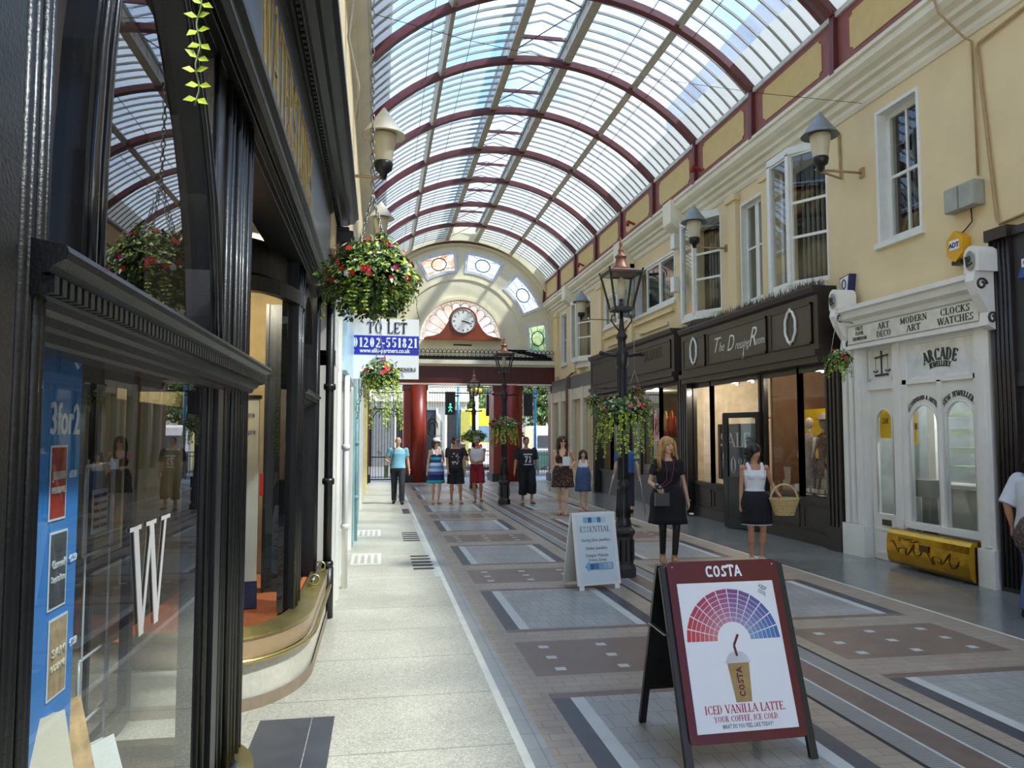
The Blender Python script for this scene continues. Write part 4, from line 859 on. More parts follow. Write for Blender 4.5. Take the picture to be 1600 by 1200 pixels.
b_ = MB(); xs_ = DX-.006; b_.bar((xs_, 9.66, 2.5), (xs_, 9.66, 2.84), .018); b_.bar((xs_, 9.80, 2.75), (xs_, 9.52, 2.775), .02); b_.bar((xs_, 9.80, 2.5), (xs_, 9.52, 2.505), .028); 
for y in (9.79, 9.53): b_.tube([(xs_, y-.05, 2.57), (xs_, y-.02, 2.548), (xs_, y+.02, 2.548), (xs_, y+.05, 2.57)], .01, 5); b_.bar((xs_, y, 2.765), (xs_, y, 2.56), .004)
b_.obj('scales_emblem', ink, wh)
# big window: upper sign pane and two arched lights
MX = 6.86
wbox('shop_window_frame', (MX-.02, MX+.06, 7.84, 9.14, 2.84, 2.96), (MX-.03, MX+.06, 9.06, 9.14, .5, 2.9), (MX-.03, MX+.06, 7.84, 7.9, .5, 2.9), (MX-.03, MX+.05, 7.84, 9.14, 2.33, 2.39), (MX-.03, MX+.05, 8.43, 8.50, .5, 2.35), (MX-.05, MX+.06, 7.84, 9.14, .46, .54))
wbox('upper_panel', (MX+.0, MX+.03, 7.9, 9.06, 2.39, 2.84), m=mat('white_gloss_panel', (226, 228, 228), .12, coat=.5))
letters('ARCADE', .15, (MX-.003, 8.46, 2.60), (0, -1, 0), (0, 0, 1), ink, wh, width=.56, bold=1.5, arc=.9); letters('JEWELLERY', .07, (MX-.003, 8.46, 2.52), (0, -1, 0), (0, 0, 1), ink, wh, width=.36, bold=1.4, arc=.7)
arched(wh, 8.5, 9.06, .54, 2.33, 8.53, 9.03, 1.80, MX+.002); arched(wh, 7.9, 8.43, .54, 2.33, 7.93, 8.40, 1.84, MX+.002)
letters('SECONDHAND & ANTIQUE', .055, (MX-.002, 8.78, 2.12), (0, -1, 0), (0, 0, 1), ink, wh, width=.66, arc=.31); letters('NEW JEWELLERY', .065, (MX-.002, 8.165, 2.14), (0, -1, 0), (0, 0, 1), ink, wh, width=.56, arc=.30)
# brass stallriser, bowed, with engraved flourishes
bs = MB(); prof_b = [(6.86, .42), (6.80, .44), (6.72, .43), (6.68, .38), (6.665, .30), (6.66, .15), (6.68, .03), (6.72, -.02), (6.86, -.03)]
bs.strip(prof_b, 7.87, 9.32); o = bs.obj('brass_stallriser', mat('hammered_brass', (206, 158, 52), .2, 1, var=.12, bump=.5, bscale=9), wh, bevel=.01)
def flour(y0, z0, w_, h, seed):
    random.seed(seed); pts = []
    for k in range(40): t = k/39*2*pi*3; pts.append((6.655, y0-w_*k/39+.03*sin(t*1.3+seed), z0+h*sin(t+seed)*(.6+.4*cos(t/2))))
    return pts
b_ = MB(); b_.tube(flour(9.2, .2, .55, .09, 1), .007, 5); b_.tube(flour(8.55, .17, .55, .1, 2.2), .007, 5); b_.tube(flour(9.1, .33, .4, .03, 4), .005, 5)
b_.obj('engraved_script', mat('dark_brass_line', (120, 88, 34), .35, 1), wh)
b_ = MB(); b_.box(6.648, 6.66, 8.52, 8.68, .22, .30); b_.obj('brass_plate', MATS['dark_brass'], wh)
# display inside
yw = mat('poster_yellow', (246, 200, 20), .5)
for y0, y1, z0, z1, s_, lb in ((9.60, 9.86, 1.62, 2.02, 'NG', 'yellow notice hanging behind the arched pane of the white shop door'), (9.09, 9.19, 1.54, 2.09, 'B', 'narrow yellow notice hanging behind the left arched light')):
    b_ = MB(); b_.box(7.0, 7.005, y0, y1, z0, z1); o = b_.obj('notice', yw, label=lb, cat='notice'); letters(s_, .08, (6.998, (y0+y1)/2, z0+.2), (0, 1, 0), (0, 0, 1), MATS['poster_ink'], o, width=.12, bold=1.2)
for k in range(4):
    b_ = MB(); b_.box(7.3, 7.5, 8.3, 8.95, 1.20+k*.235, 1.27+k*.235); b_.obj('glass_shelf', mat('pale_green_shelf', (206, 222, 206), .3), label='pale glass shelf in the right arched light, %s' % ['lowest', 'second from bottom', 'second from top', 'topmost'][k], cat='shelf')
b_ = MB(); b_.box(7.35, 7.8, 8.2, 9.7, .96, 1.02); b_.box(7.4, 7.75, 8.3, 9.6, .0, .96); b_.obj('display_case', mat('display_grey', (176, 178, 166), .4), label='grey display counter inside the jewellery shop window', cat='counter', bevel=.01)
b_ = MB(); b_.box(6.99, 7.2, 8.85, 9.2, .86, 1.08); b_.box(7.04, 7.15, 8.95, 9.1, .02, .86); b_.obj('display_stand', mat('display_olive', (104, 106, 92), .5), label='small olive display stand in the left arched light', cat='display stand', bevel=.005)
b_ = MB(); b_.box(7.9, 8.0, 9.9, 10.05, .02, 2.7); b_.obj('inner_post', white, label='white upright post inside the jewellery shop', cat='post')
# ribbed dark pilaster and next dark front at the picture's right edge
nx_ = shopfront('shopfront', 'charcoal shopfront with ribbed pilaster at the right edge', 5.5, 7.6)
p_ = MB(); p_.box(6.82, 6.98, 7.28, 7.58, -.1, 3.95)
for k in range(5): p_.tube([(6.82, 7.305+k*.06, .0), (6.82, 7.305+k*.06, 3.85)], .024, 8)
p_.box(6.76, 6.98, 7.26, 7.58, 3.85, 3.98); p_.obj('pilaster', mat('ribbed_brown', (46, 38, 34), .35), nx_)
p_ = MB(); p_.box(6.86, 7.0, 4.0, 7.28, 2.35, 3.9); p_.box(6.82, 7.0, 4.0, 7.28, 3.86, 3.95); p_.box(6.84, 7.0, 4.0, 7.28, 2.2, 2.35); p_.obj('fascia', mat('charcoal_paint', (54, 55, 56), .5), nx_)
p_ = MB(); p_.box(6.88, 6.98, 7.12, 7.28, -.1, 2.2); p_.box(6.88, 6.98, 4, 7.2, -.1, .5); p_.box(6.9, 6.98, 6.9, 7.0, .5, 2.2); p_.obj('shop_window_frame', MATS['charcoal_paint'], nx_)
p_ = MB(); p_.box(6.94, 6.95, 4, 7.2, .5, 2.2); p_.obj('shop_pane', mat('dark_pane', (40, 42, 34), .08), nx_)
tr = thing('triangular_sign', 'blue triangular sign on the charcoal fascia at the right edge', 'sign', (6.8, 7.15, 3.4))
b_ = MB(); b_.prism([(7.19, 3.36), (6.75, 3.36), (6.97, 3.80)], lambda u, v, d: (6.86-d, u, v), 0, .05); b_.obj('sign_panel', mat('sign_blue', (30, 84, 160), .4), tr)
b_ = MB(); b_.box(6.803, 6.81, 6.99, 7.12, 3.47, 3.56); b_.obj('sign_patch', white, tr); sans_text('C', .09, (6.80, 7.06, 3.485), (0, -1, 0), (0, 0, 1), MATS['sign_blue'], tr, bold=.004); sans_text('Chubb', .07, (6.807, 7.0, 3.39), (0, -1, 0), (0, 0, 1), ink_w, tr, bold=.003)
# ---------------------------------------------------------------- far cream shops
fs_ = shopfront('shopfront', 'cream shopfront with grey band beside the end gates on the right', 23.8, 30)
def fb(name, m, *boxes):
    b_ = MB()
    for q in boxes: b_.box(*q)
    return b_.obj(name, m, fs_)
fb('fascia', mat('slate_band', (108, 106, 106), .5), (6.80, 7.0, 23.8, 26.9, 3.3, 3.75), (6.80, 7.0, 27.2, 30, 3.3, 3.75))
crm = mat('shop_cream', (214, 206, 184), .5, var=.05)
for y0, y1 in ((23.78, 24.0), (25.2, 25.5), (26.7, 27.2), (28.4, 28.7), (29.8, 30.1)): fb('pilaster', crm, (6.78, 7.0, y0, y1, -.25, 3.3), (6.75, 7.0, y0-.02, y1+.02, -.25, .25))
for y0, y1 in ((24.0, 25.2), (25.5, 26.7), (27.2, 28.4), (28.7, 29.8)):
    fb('shop_window_frame', crm, (6.82, 6.98, y0, y1, 2.9, 3.3), (6.82, 6.98, y0, y1, -.25, .45))
    g_ = MB(); g_.quad((6.9, y1, .45), (6.9, y0, .45), (6.9, y0, 2.9), (6.9, y1, 2.9)); g_.obj('shop_pane', pane_s, fs_)
pipe('wall_pipe', [(WX-.02, 27.1, 6.3), (WX-.02, 27.1, 3.9), (6.7, 27.1, 3.7), (6.7, 27.1, -.15)], .05, redm if False else mat('brown_pipe', (120, 84, 60), .5), 'brown downpipe on the far right wall near the end gates')
# ---------------------------------------------------------------- black bookshop front on the left
GX = -.56
wt_ = thing('shopfront', 'black glossy bookshop front with gold lettering, brass sills and arched upper lights', 'shopfront', (-.6, 4, 0))
def wob(*boxes, name='post', m=black, bevel=.004):
    b_ = MB()
    for q in boxes: b_.box(*q)
    return b_.obj(name, m, wt_, bevel=bevel)
brass_s = mat('brass_sill', (190, 172, 108), .28, .85, var=.15, scale=5, bump=.15, bscale=30); bronze = mat('bronze_face', (186, 158, 122), .3, .35, var=.05); granite = mat('pale_granite', (200, 196, 180), .35, var=.08, scale=30); base_b = mat('base_stone', (140, 124, 104), .6, var=.15)
lwood = mat('window_bed_wood', (196, 110, 62), .5, var=.12); gold_l = mat('gold_leaf', (176, 144, 62), .35, .55, var=.15, scale=20)
# near pilaster, moulded
wob((-.60, -.475, .55, .98, -.1, 3.2), (-.60, -.49, .98, 1.14, .42, 3.05))
b_ = MB(); b_.box(-.60, -.51, 1.14, 1.27, .42, 3.05)
for k, y in enumerate((1.15, 1.175, 1.205, 1.23, 1.255)): b_.tube([(-.506+.003*(k % 2), y, .42), (-.506, y, 3.05)], .011 if k % 2 else .008, 8)
b_.obj('moulded_post', black, wt_)
# corner post between window and entrance
b_ = MB(); b_.box(-.62, -.555, 2.62, 2.98, .42, 3.05); b_.box(-.66, -.55, 2.98, 3.34, .42, 3.05); b_.box(-.56, -.53, 2.70, 2.78, .42, 1.83)
for k, (x, y) in enumerate(((-.552, 2.66), (-.552, 2.86), (-.548, 2.93), (-.545, 3.02), (-.542, 3.09), (-.548, 3.17), (-.542, 3.25), (-.55, 3.32))): b_.tube([(x, y, .42), (x, y, 3.05)], .016 if k % 2 else .011, 8)
b_.obj('moulded_post', black, wt_)
# entablature between lower and upper lights
def hoodstrip(y0, y1, dx=0, z=0, s=1.0, ret=True):
    b_ = MB(); pr_ = [(-.62, 1.99), (-.452, 1.955), (-.448, 1.945), (-.452, 1.935), (-.470, 1.925), (-.476, 1.915), (-.486, 1.913), (-.486, 1.885), (-.500, 1.883), (-.505, 1.872), (-.520, 1.866), (-.525, 1.852), (-.54, 1.848), (-.545, 1.832), (-.56, 1.828), (-.62, 1.828)]
    b_.strip([(x+dx, q+z) for x, q in pr_], y0, y1)
    y = y0+.01
    while y < y1-.012: b_.box(-.488+dx, -.470+dx, y, y+.017, 1.886+z, 1.912+z); y += .029
    return b_
hoodstrip(1.20, 3.36).obj('entablature', black, wt_); 
hoodstrip(6.02, 7.36, -.085, .07).obj('entablature', black, wt_)
# window head and architrave under the fascia, stepped
b_ = MB(); b_.strip([(-.75, 3.03), (-.425, 3.03), (-.42, 3.02), (-.425, 3.0), (-.445, 2.99), (-.45, 2.96), (-.475, 2.955), (-.48, 2.985), (-.51, 2.985), (-.515, 2.965), (-.55, 2.965), (-.56, 2.93), (-.75, 2.93)], -1, 7.55)
b_.obj('architrave', black, wt_, bevel=.003)
b_ = MB(); b_.strip([(-.75, 3.02), (-.45, 3.02), (-.45, 3.74), (-.75, 3.74)], -1, 7.5); b_.obj('fascia_board', mat('fascia_slate', (52, 56, 58), .35, var=.05, coat=.2), wt_)
b_ = MB(); b_.strip([(-.75, 3.66), (-.44, 3.66), (-.43, 3.68), (-.415, 3.68), (-.41, 3.70), (-.38, 3.705), (-.365, 3.72), (-.32, 3.725), (-.30, 3.74), (-.26, 3.745), (-.25, 3.76), (-.245, 3.78), (-.22, 3.79), (-.22, 3.84), (-.75, 3.88)], -1, 7.62)
y = -.9
while y < 7.5: b_.box(-.405, -.385, y, y+.03, 3.675, 3.70); y += .06
b_.obj('cornice', black, wt_)
wob((-.75, -.30, 7.40, 7.62, 3.05, 3.66), (-.75, -.26, 7.38, 7.64, 3.50, 3.62), name='end_bracket', bevel=.01)
letters('WATERSTONES', .42, (-.4485, 3.98, 3.07), (0, 1, 0), (0, 0, 1), gold_l, wt_, width=2.15, bold=.62, label='gold serif lettering')
# curved arch bars in the upper light of the first bay
def archbar(pts, w_, name='arch_bar'):
    b_ = MB(); n = len(pts)
    for k in range(n-1): b_.bar((GX+.012, *pts[k]), (GX+.012, *pts[k+1]), .05, w_, up=(0, (pts[k+1][1]-pts[k][1]), -(pts[k+1][0]-pts[k][0])) if False else (0, 1, 0))
    return b_
def arc_member(near, far, name):
    """flat curved member between two polylines (y, z), moulded with two beads"""
    b_ = MB(); n = len(near)
    for k in range(n-1): 
        pl = [near[k], near[k+1], far[k+1], far[k]]
        b_.prism(pl, lambda u, v, d: (GX-.03+d, u, v), 0, .055)
    mid = [((a[0]*.7+b[0]*.3), (a[1]*.7+b[1]*.3)) for a, b in zip(near, far)]; m2 = [((a[0]*.25+b[0]*.75), (a[1]*.25+b[1]*.75)) for a, b in zip(near, far)]
    b_.tube([(GX+.028, u, v) for u, v in mid], .012, 6); b_.tube([(GX+.028, u, v) for u, v in m2], .009, 6)
    return b_.obj(name, mat('black_gloss_arch', (22, 22, 23), .2, coat=.5, bump=.05, bscale=60), wt_)
zz = [1.98, 2.2, 2.42, 2.6, 2.75, 2.88, 2.98]
arc_member([(1.485, 1.98), (1.49, 2.2), (1.51, 2.42), (1.545, 2.6), (1.60, 2.75), (1.67, 2.88), (1.77, 2.98)], [(1.60, 1.98), (1.605, 2.2), (1.625, 2.42), (1.655, 2.6), (1.71, 2.75), (1.78, 2.88), (1.88, 2.98)], 'arch_member')
arc_member([(2.58, 1.98), (2.54, 2.2), (2.46, 2.42), (2.35, 2.6), (2.22, 2.75), (2.08, 2.88), (1.92, 2.98)], [(2.76, 1.98), (2.72, 2.2), (2.63, 2.42), (2.51, 2.6), (2.38, 2.75), (2.22, 2.88), (2.06, 2.98)], 'arch_member')
def pane_(name, *q): g_ = MB(); g_.quad(*q); return g_.obj(name, wglass, wt_)
wglass = glass('bookshop_glass', (.80, .84, .84), 2.1)
pane_('shop_pane', (GX, 1.27, .42), (GX, 2.64, .42), (GX, 2.64, 1.83), (GX, 1.27, 1.83)); pane_('upper_pane', (GX-.012, 1.27, 1.99), (GX-.012, 2.99, 1.99), (GX-.012, 2.99, 2.97), (GX-.012, 1.27, 2.97))
# brass sill, bronze face and granite base of both bays, drawn as outlines in plan
def outline(off, corner='far'):
    """plan outline of the first bay's far corner"""
    r = .42-off*0; x1 = -.45-off; yc, xc = 3.0, x1-.30
    pts = [(x1, -1.0), (x1, 2.9)]; n = 10
    for k in range(n+1): a = pi/2*k/n; pts.append((x1-.30+.30*cos(a), 3.06+.42*sin(a)-off*sin(a)))
    pts.append((-1.5, 3.48-off)); return pts
def outline2(off):
    x1 = -.45-off; pts = [(-1.5, 5.02+off), (-.95, 5.03+off)]; n = 12
    for k in range(1, n+1): a = pi/2*k/n; pts.append((-.95+(.95-.45)*sin(a)-off*sin(a), 5.03+off+(.85)*(1-cos(a))))
    pts.append((x1, 7.45)); return pts
def ribbon(mb, A, z0, B, z1, m=0):
    n = len(A)
    for k in range(n-1): mb.quad((*A[k], z0), (*A[k+1], z0), (*B[k+1], z1), (*B[k], z1), m)
for fn_, xin in ((outline, 'a'), (outline2, 'b')):
    b_ = MB(); A, B, Cc, D, E = fn_(0), fn_(.018), fn_(.14), fn_(-.016), fn_(.02)
    s_ = MB(); ribbon(s_, A, .405, A, .42); ribbon(s_, A, .42, Cc, .445); s_.obj('brass_sill', brass_s, wt_)
    ribbon(b_, fn_(.012), .28, fn_(.012), .405); b_.obj('bronze_face', bronze, wt_)
    l_ = MB(); l_.tube([(p[0], p[1], .272) for p in D], .017, 8); l_.obj('brass_lip', brass_s, wt_)
    g_ = MB(); ribbon(g_, E, -.0, E, .265); g_.obj('granite_base', granite, wt_)
    g_ = MB(); ribbon(g_, fn_(.005), -.06, fn_(.005), .045); g_.obj('plinth', base_b, wt_)
    w_ = MB(); P = fn_(.15); w_.add([(p[0], p[1], .40) for p in P]+[(-1.6, P[-1][1], .40), (-1.6, P[0][1], .40)], [tuple(range(len(P)+2))]); w_.obj('window_bed', lwood, wt_)
def handrail(y0, y1, x, z):
    t = []
    b_ = MB(); b_.tube([(x, y0, z), (x, y1, z)], .016, 10); b_.obj('steel_rail', mat('brushed_steel', (120, 122, 124), .35, .9), wt_)
    for y in (y0+.12, y1-.12):
        b_ = MB(); b_.tube([(x+.0+.045*cos(a), y, z-.01+.04*sin(a)) for a in [rad(q) for q in range(-150, 151, 25)]], .008, 6); b_.obj('brass_hoop', brass_s, wt_)
handrail(1.8, 3.02, -.505, .475); handrail(6.5, 7.4, -.515, .49)
# second bay: curved glass corner, post, flat light and end post
C2 = outline2(.15); top2 = 2.62
gC = MB(); ribbon(gC, C2[:-1], .44, C2[:-1], top2); gC.obj('curved_pane', glass('curved_glass', (.55, .6, .6), 1.5), wt_)
h_ = MB(); H1, H2 = outline2(.11), outline2(.17); ribbon(h_, H1[:-1], top2, H1[:-1], top2+.10); ribbon(h_, H2[:-1], top2, H1[:-1], top2); ribbon(h_, H1[:-1], top2+.1, H2[:-1], top2+.13); ribbon(h_, H2[:-1], top2+.13, H2[:-1], 2.98); h_.obj('curved_head', black, wt_)
b_ = MB(); b_.box(-.70, -.585, 5.72, 6.12, .42, 3.0)
for k, y in enumerate((5.76, 5.84, 5.92, 6.0, 6.08)): b_.tube([(-.585, y, .42), (-.585, y, 3.0)], .02 if k % 2 else .013, 8)
b_.obj('moulded_post', black, wt_)
b_ = MB(); b_.box(-.70, -.57, 7.20, 7.5, -.05, 3.1)
for k, y in enumerate((7.24, 7.32, 7.4)): b_.tube([(-.57, y, .42), (-.57, y, 3.0)], .018, 8)
b_.obj('moulded_post', black, wt_)
G2 = -.635
pane_('shop_pane', (G2, 6.12, .44), (G2, 7.2, .44), (G2, 7.2, 1.9), (G2, 6.12, 1.9)); pane_('upper_pane', (G2, 6.12, 2.04), (G2, 7.2, 2.04), (G2, 7.2, 2.97), (G2, 6.12, 2.97))
def arc2(y0, y1, z0, z1, w_, m, name, x):
    b_ = MB(); n = 12; yc = (y0+y1)/2; a_ = (y1-y0)/2; h = z1-z0-.3
    f = lambda k, s_: (yc-(a_-s_)*cos(pi*k/n), z0+.3+(h-s_)*sin(pi*k/n))
    P = [(y0, z0)]+[f(k, 0) for k in range(n+1)]+[(y1, z0)]; Q = [(y0+w_, z0)]+[f(k, w_) for k in range(n+1)]+[(y1-w_, z0)]
    for k in range(len(P)-1): b_.prism([P[k], P[k+1], Q[k+1], Q[k]], lambda u, v, d: (x+d, u, v), 0, .05)
    return b_.obj(name, m, wt_)
arc2(6.15, 7.18, 2.06, 2.93, .09, black, 'arch_member', G2-.01); arc2(6.27, 7.06, 2.06, 2.80, .16, mat('cream_blind', (222, 216, 200), .6), 'inner_arch', G2-.12)
b_ = MB(); b_.tube([(-.46, 7.55, -.05), (-.46, 7.55, .42)], .05, 12); b_.tube([(-.47, 7.55, .42), (-.47, 7.55, 3.3)], .04, 12)
for z in (.42, 1.2, 2.1): b_.lathe([(.055, 0), (.06, .03), (.055, .06)], (-.47, 7.55, z), 12)
b_.obj('drain_pipe', blackm, label='black cast iron downpipe at the end of the bookshop front', cat='pipe')
# entrance recess and interior
dk = mat('bookshop_dark', (40, 36, 34), .85); crw = mat('bookshop_cream', (206, 186, 140), .7)
b_ = MB(); b_.box(-2.6, -2.5, .2, 7.5, -.3, 3.3, 0); b_.box(-2.6, -.75, 7.45, 7.62, -.3, 3.3, 1); b_.box(-2.6, -.8, .2, .3, -.3, 3.3, 0); b_.box(-2.6, -.62, 3.4, 7.45, 3.0, 3.05, 1); b_.box(-2.6, -.62, .3, 3.39, 3.0, 3.05, 0); b_.box(-1.0, -.95, .3, 3.32, 1.95, 3.0, 0); b_.box(-1.0, -.66, 3.30, 3.33, 1.95, 3.0, 0); b_.box(-.95, -.62, .3, 3.3, 1.85, 1.88, 0)  # dark partitions added behind the first upper light so only reflections show
b_.box(-1.62, -1.55, .3, 3.30, .4, 3.0, 0); b_.box(-1.3, -1.2, 6.6, 7.4, 0, 2.1, 0); b_.box(-1.66, -1.6, 5.1, 7.4, 1.9, 3.0, 1)  # the low dark screen is added to darken the view through the curved window
b_.obj('wall_bookshop_interior', [dk, crw], kind='structure')
# steel framed glass door in the recess
b_ = MB(); g_ = MB(); face(b_, g_, (-1.45, 3.6), (-1.45, 4.95), .0, 2.5, (.4,), (.5,), fw_=.08); o = b_.obj('entrance_door', black, wt_); g_.obj('door_pane', wglass, o)
for k, (x, y, z) in enumerate(((-.95, 5.75, 2.9), (-.93, 6.25, 2.9), (-.9, 2.1, 2.98))):
    t = thing('spotlight', ['warm ceiling downlight, upper of two seen through the curved window', 'warm ceiling downlight, lower of two seen through the curved window', 'white ceiling lamp glowing behind the nearest arched light'][k], 'spotlight', (x, y, z))
    b_ = MB(); b_.lathe([(.055, 0), (.07, .0), (.07, .02), (.05, .03)], (x, y, z-.02), 16); b_.obj('housing', mat('downlight_trim', (150, 110, 80), .4), t)
    b_ = MB(); b_.lathe([(.05, 0), (.05, .004)], (x, y, z-.026), 16, smooth=False); b_.obj('bulb', glow, t); bulb(x, y, z-.15, 22)
# banner and books in the nearest window
bn = thing('banner', 'tall bright blue banner reading 3for2 in the nearest bookshop window', 'banner', (-.7, 1.9, .42))
b_ = MB(); b_.box(-.71, -.702, 1.72, 1.985, .42, 1.9); b_.obj('sheet', mat('banner_blue', (58, 140, 222), .5, var=.03), bn)
wi_ = mat('banner_white', (236, 244, 250), .5, var=.02)
sans_text('3for2', .10, (-.700, 1.885, 1.68), (0, 1, 0), (0, 0, 1), wi_, bn, width=.16, bold=.001)
b_ = MB(); b_.tube([(-.699, 1.935, 1.9), (-.699, 1.935, 1.845), (-.699, 1.945, 1.835), (-.699, 1.955, 1.845), (-.699, 1.955, 1.9)], .004, 5); b_.obj('lettering', wi_, bn)
bookc = [((178, 52, 40), (222, 216, 206)), ((74, 78, 86), (214, 214, 214)), ((190, 160, 120), (236, 226, 204))]
for k, (z0, z1, ttl) in enumerate(((1.49, 1.655, ('JULIAN', 'FELLOWES')), (1.295, 1.465, ('Cornwell', 'Scarpetta Factor')), (1.10, 1.275, ('SAM', 'BOURNE')))):
    y0, y1 = 1.815+.012*k, 1.905+.018*k; b_ = MB(); b_.box(-.7005, -.699, y0, y1, z0, z1, 0); b_.box(-.699, -.6985, y0+.005, y1-.005, z0+.005, z1-.005, 1)
    b_.obj('book_picture', [wi_, mat('cover_%d' % k, bookc[k][0], .5, var=.35, scale=30)], bn)
    cm = mat('cover_ink_%d' % k, bookc[k][1], .5)
    sans_text(ttl[0], .026, (-.6982, (y0+y1)/2, z0+.09), (0, 1, 0), (0, 0, 1), cm, bn, width=.07); sans_text(ttl[1], .02, (-.6982, (y0+y1)/2, z0+.06), (0, 1, 0), (0, 0, 1), cm, bn, width=.075)
    for q, (s_, zz_) in enumerate((('£9.99', z0+.09),)): sans_text(['£3.99', '£5.99', '£7.99'][k], .024, (-.700, y1+.035, z0+.09), (0, 1, 0), (0, 0, 1), wi_, bn, width=.04)
def book(x, y, z, w_, h, t_, rz, tilt, cov, page, label, name='book'):
    o = thing(name, label, 'book', (x, y, z), rz); o.rotation_euler = (tilt, 0, rz)
    b_ = MB(); b_.box(-w_/2, w_/2, 0, t_, 0, h); b_.box(-w_/2-.002, w_/2+.002, -.003, 0, -.002, h+.002, 1); b_.box(-w_/2-.002, w_/2+.002, t_, t_+.003, -.002, h+.002, 1); b_.box(-w_/2-.004, -w_/2-.001, -.003, t_+.003, -.002, h+.002, 1)
    c1 = lobj(b_, 'book_block', [mat('paper', (226, 220, 206), .8), cov], o)
    return o
cA = mat('cover_cream', (226, 216, 192), .4, var=.05); cB = mat('cover_portrait', (206, 164, 108), .4, var=.5, scale=18); cC = mat('cover_green', (232, 232, 226), .4, var=.1); cR = mat('cover_red', (206, 66, 34), .4)
book(-.66, 1.79, .86, .13, .22, .03, rad(62), rad(-14), cA, None, 'cream book with a round black badge standing at the bottom left of the nearest window')
b_ = MB(); b_.lathe([(.026, 0), (.026, .002)], (-.603, 1.80, .93), 18, axis='x', smooth=False); b_.obj('badge', blackd, label='round black badge on the cream book cover', cat='badge')
book(-.68, 1.96, .86, .12, .20, .03, rad(60), rad(-18), cB, None, 'book with a golden portrait cover leaning right of the cream book')
book(-.73, 1.80, .92, .12, .22, .02, rad(62), rad(-10), cR, None, 'orange-red book behind the cream book')
book(-.66, 2.18, .72, .11, .17, .035, rad(66), rad(-20), cC, None, 'white and green paperback lowest in the window beside the round table')
b_ = MB(); b_.box(-.80, -.59, 1.62, 2.05, .405, .85); b_.box(-.78, -.60, 2.05, 2.30, .405, .72); b_.obj('book_plinth', mat('book_plinth_brown', (92, 66, 52), .6), label='brown stepped display plinth under the leaning books', cat='plinth')
tb = thing('display_table', 'round pale blue table top standing in the nearest bookshop window', 'table', (-.9, 3.0, .41))
b_ = MB(); b_.lathe([(.24, 0), (.25, .01), (.25, .025), (.24, .03)], (-.92, 2.72, .44), 28, sy=1.1); b_.obj('table_top', mat('pale_blue_top', (176, 202, 216), .4), tb); b_ = MB(); b_.lathe([(.2, .0), (.2, .035)], (-.92, 2.72, .405), 20); b_.obj('table_base', lwood, tb)
# acrylic stand
st = thing('leaflet_stand', 'clear acrylic stand with a sheet of notices on the pale blue table', 'stand', (-.9, 2.7, .47))
cl = mat('clear_edge', (196, 200, 200), .2, var=.05); b_ = MB()
for y in (2.62, 2.84): b_.tube([(-.9, y, .47), (-.9, y, 1.60)], .004, 6)
for z0, z1 in ((1.30, 1.58), (.78, .98)):
    for a, b in (((-.9, 2.60, z0), (-.9, 2.86, z0)), ((-.9, 2.60, z1), (-.9, 2.86, z1)), ((-.9, 2.60, z0), (-.9, 2.60, z1)), ((-.9, 2.86, z0), (-.9, 2.86, z1))): b_.tube([a, b], .005, 6)
b_.obj('frame', cl, st)
b_ = MB(); b_.box(-.899, -.897, 2.66, 2.80, 1.36, 1.50); b_.obj('notice', mat('notice_pink', (214, 196, 184), .6), st)
b_ = MB()
for k in range(5): b_.box(-.896, -.8955, 2.67, 2.725, 1.375+k*.025, 1.385+k*.025); b_.box(-.896, -.8955, 2.735, 2.79, 1.375+k*.025, 1.385+k*.025)
tagp(b_.obj('notice_print', lead, st), kind='stuff')
letters('W', .265, (GX+.004, 2.06, 1.20), (0, 1, 0), (0, 0, 1), mat('frosted_white', (176, 172, 170), .6), wt_, width=.30, bold=.75, depth=.001, label='frosted white W on the glass')
# board and books in the curved window
pb = thing('poster_board', 'tall white poster board standing inside the curved corner window', 'poster', (-1.03, 6.3, .42))
b_ = MB(); b_.box(-1.14, -.945, 6.40, 6.43, .42, 1.97); b_.obj('board', mat('poster_pale', (214, 216, 208), .5, var=.1, scale=2), pb)
b_ = MB(); b_.box(-1.15, -.93, 6.39, 6.44, 1.96, 1.99); b_.obj('board_clip', blackm, pb)
sans_text('Lessons', .055, (-1.04, 6.396, 1.82), (1, 0, 0), (0, 0, 1), lead, pb, width=.12); sans_text('a vampire', .055, (-1.04, 6.396, 1.68), (1, 0, 0), (0, 0, 1), lead, pb, width=.14)
rs = thing('round_sign', 'red and white round sign edge behind the corner post', 'sign', (-1.13, 6.42, 2.15))
b_ = MB(); b_.lathe([(.22, 0), (.22, .02)], (-1.24, 6.45, 2.16), 28, axis='y', smooth=False); b_.obj('disc', white, rs); b_ = MB(); b_.tube([(-1.24+.20*cos(t), 6.445, 2.16+.20*sin(t)) for t in [2*pi*k/28 for k in range(28)]], .03, 8, closed=True); b_.obj('rim', mat('sign_red', (176, 40, 40), .4), rs)
book(-.93, 5.95, .41, .12, .19, .03, rad(10), rad(-20), mat('cover_blue', (60, 70, 130), .4, var=.3), None, 'blue book standing on the orange bed of the curved window')
book(-1.02, 6.1, .41, .11, .16, .03, rad(25), rad(-20), mat('cover_white', (220, 222, 226), .4), None, 'white book leaning beside the blue one in the curved window')
b_ = MB(); b_.box(-.945, -.92, 6.5, 6.53, 1.18, 1.36); b_.obj('red_tag', mat('tag_red', (214, 40, 24), .4), label='small bright red tag beside the white poster board', cat='tag')
b_ = MB(); b_.box(-.925, -.69, 6.56, 6.60, .41, 2.75); b_.box(-.925, -.90, 6.53, 6.56, .41, 2.75); b_.obj('display_screen', mat('screen_black', (22, 28, 32), .5), label='tall glossy black screen at the back of the curved window', cat='screen')
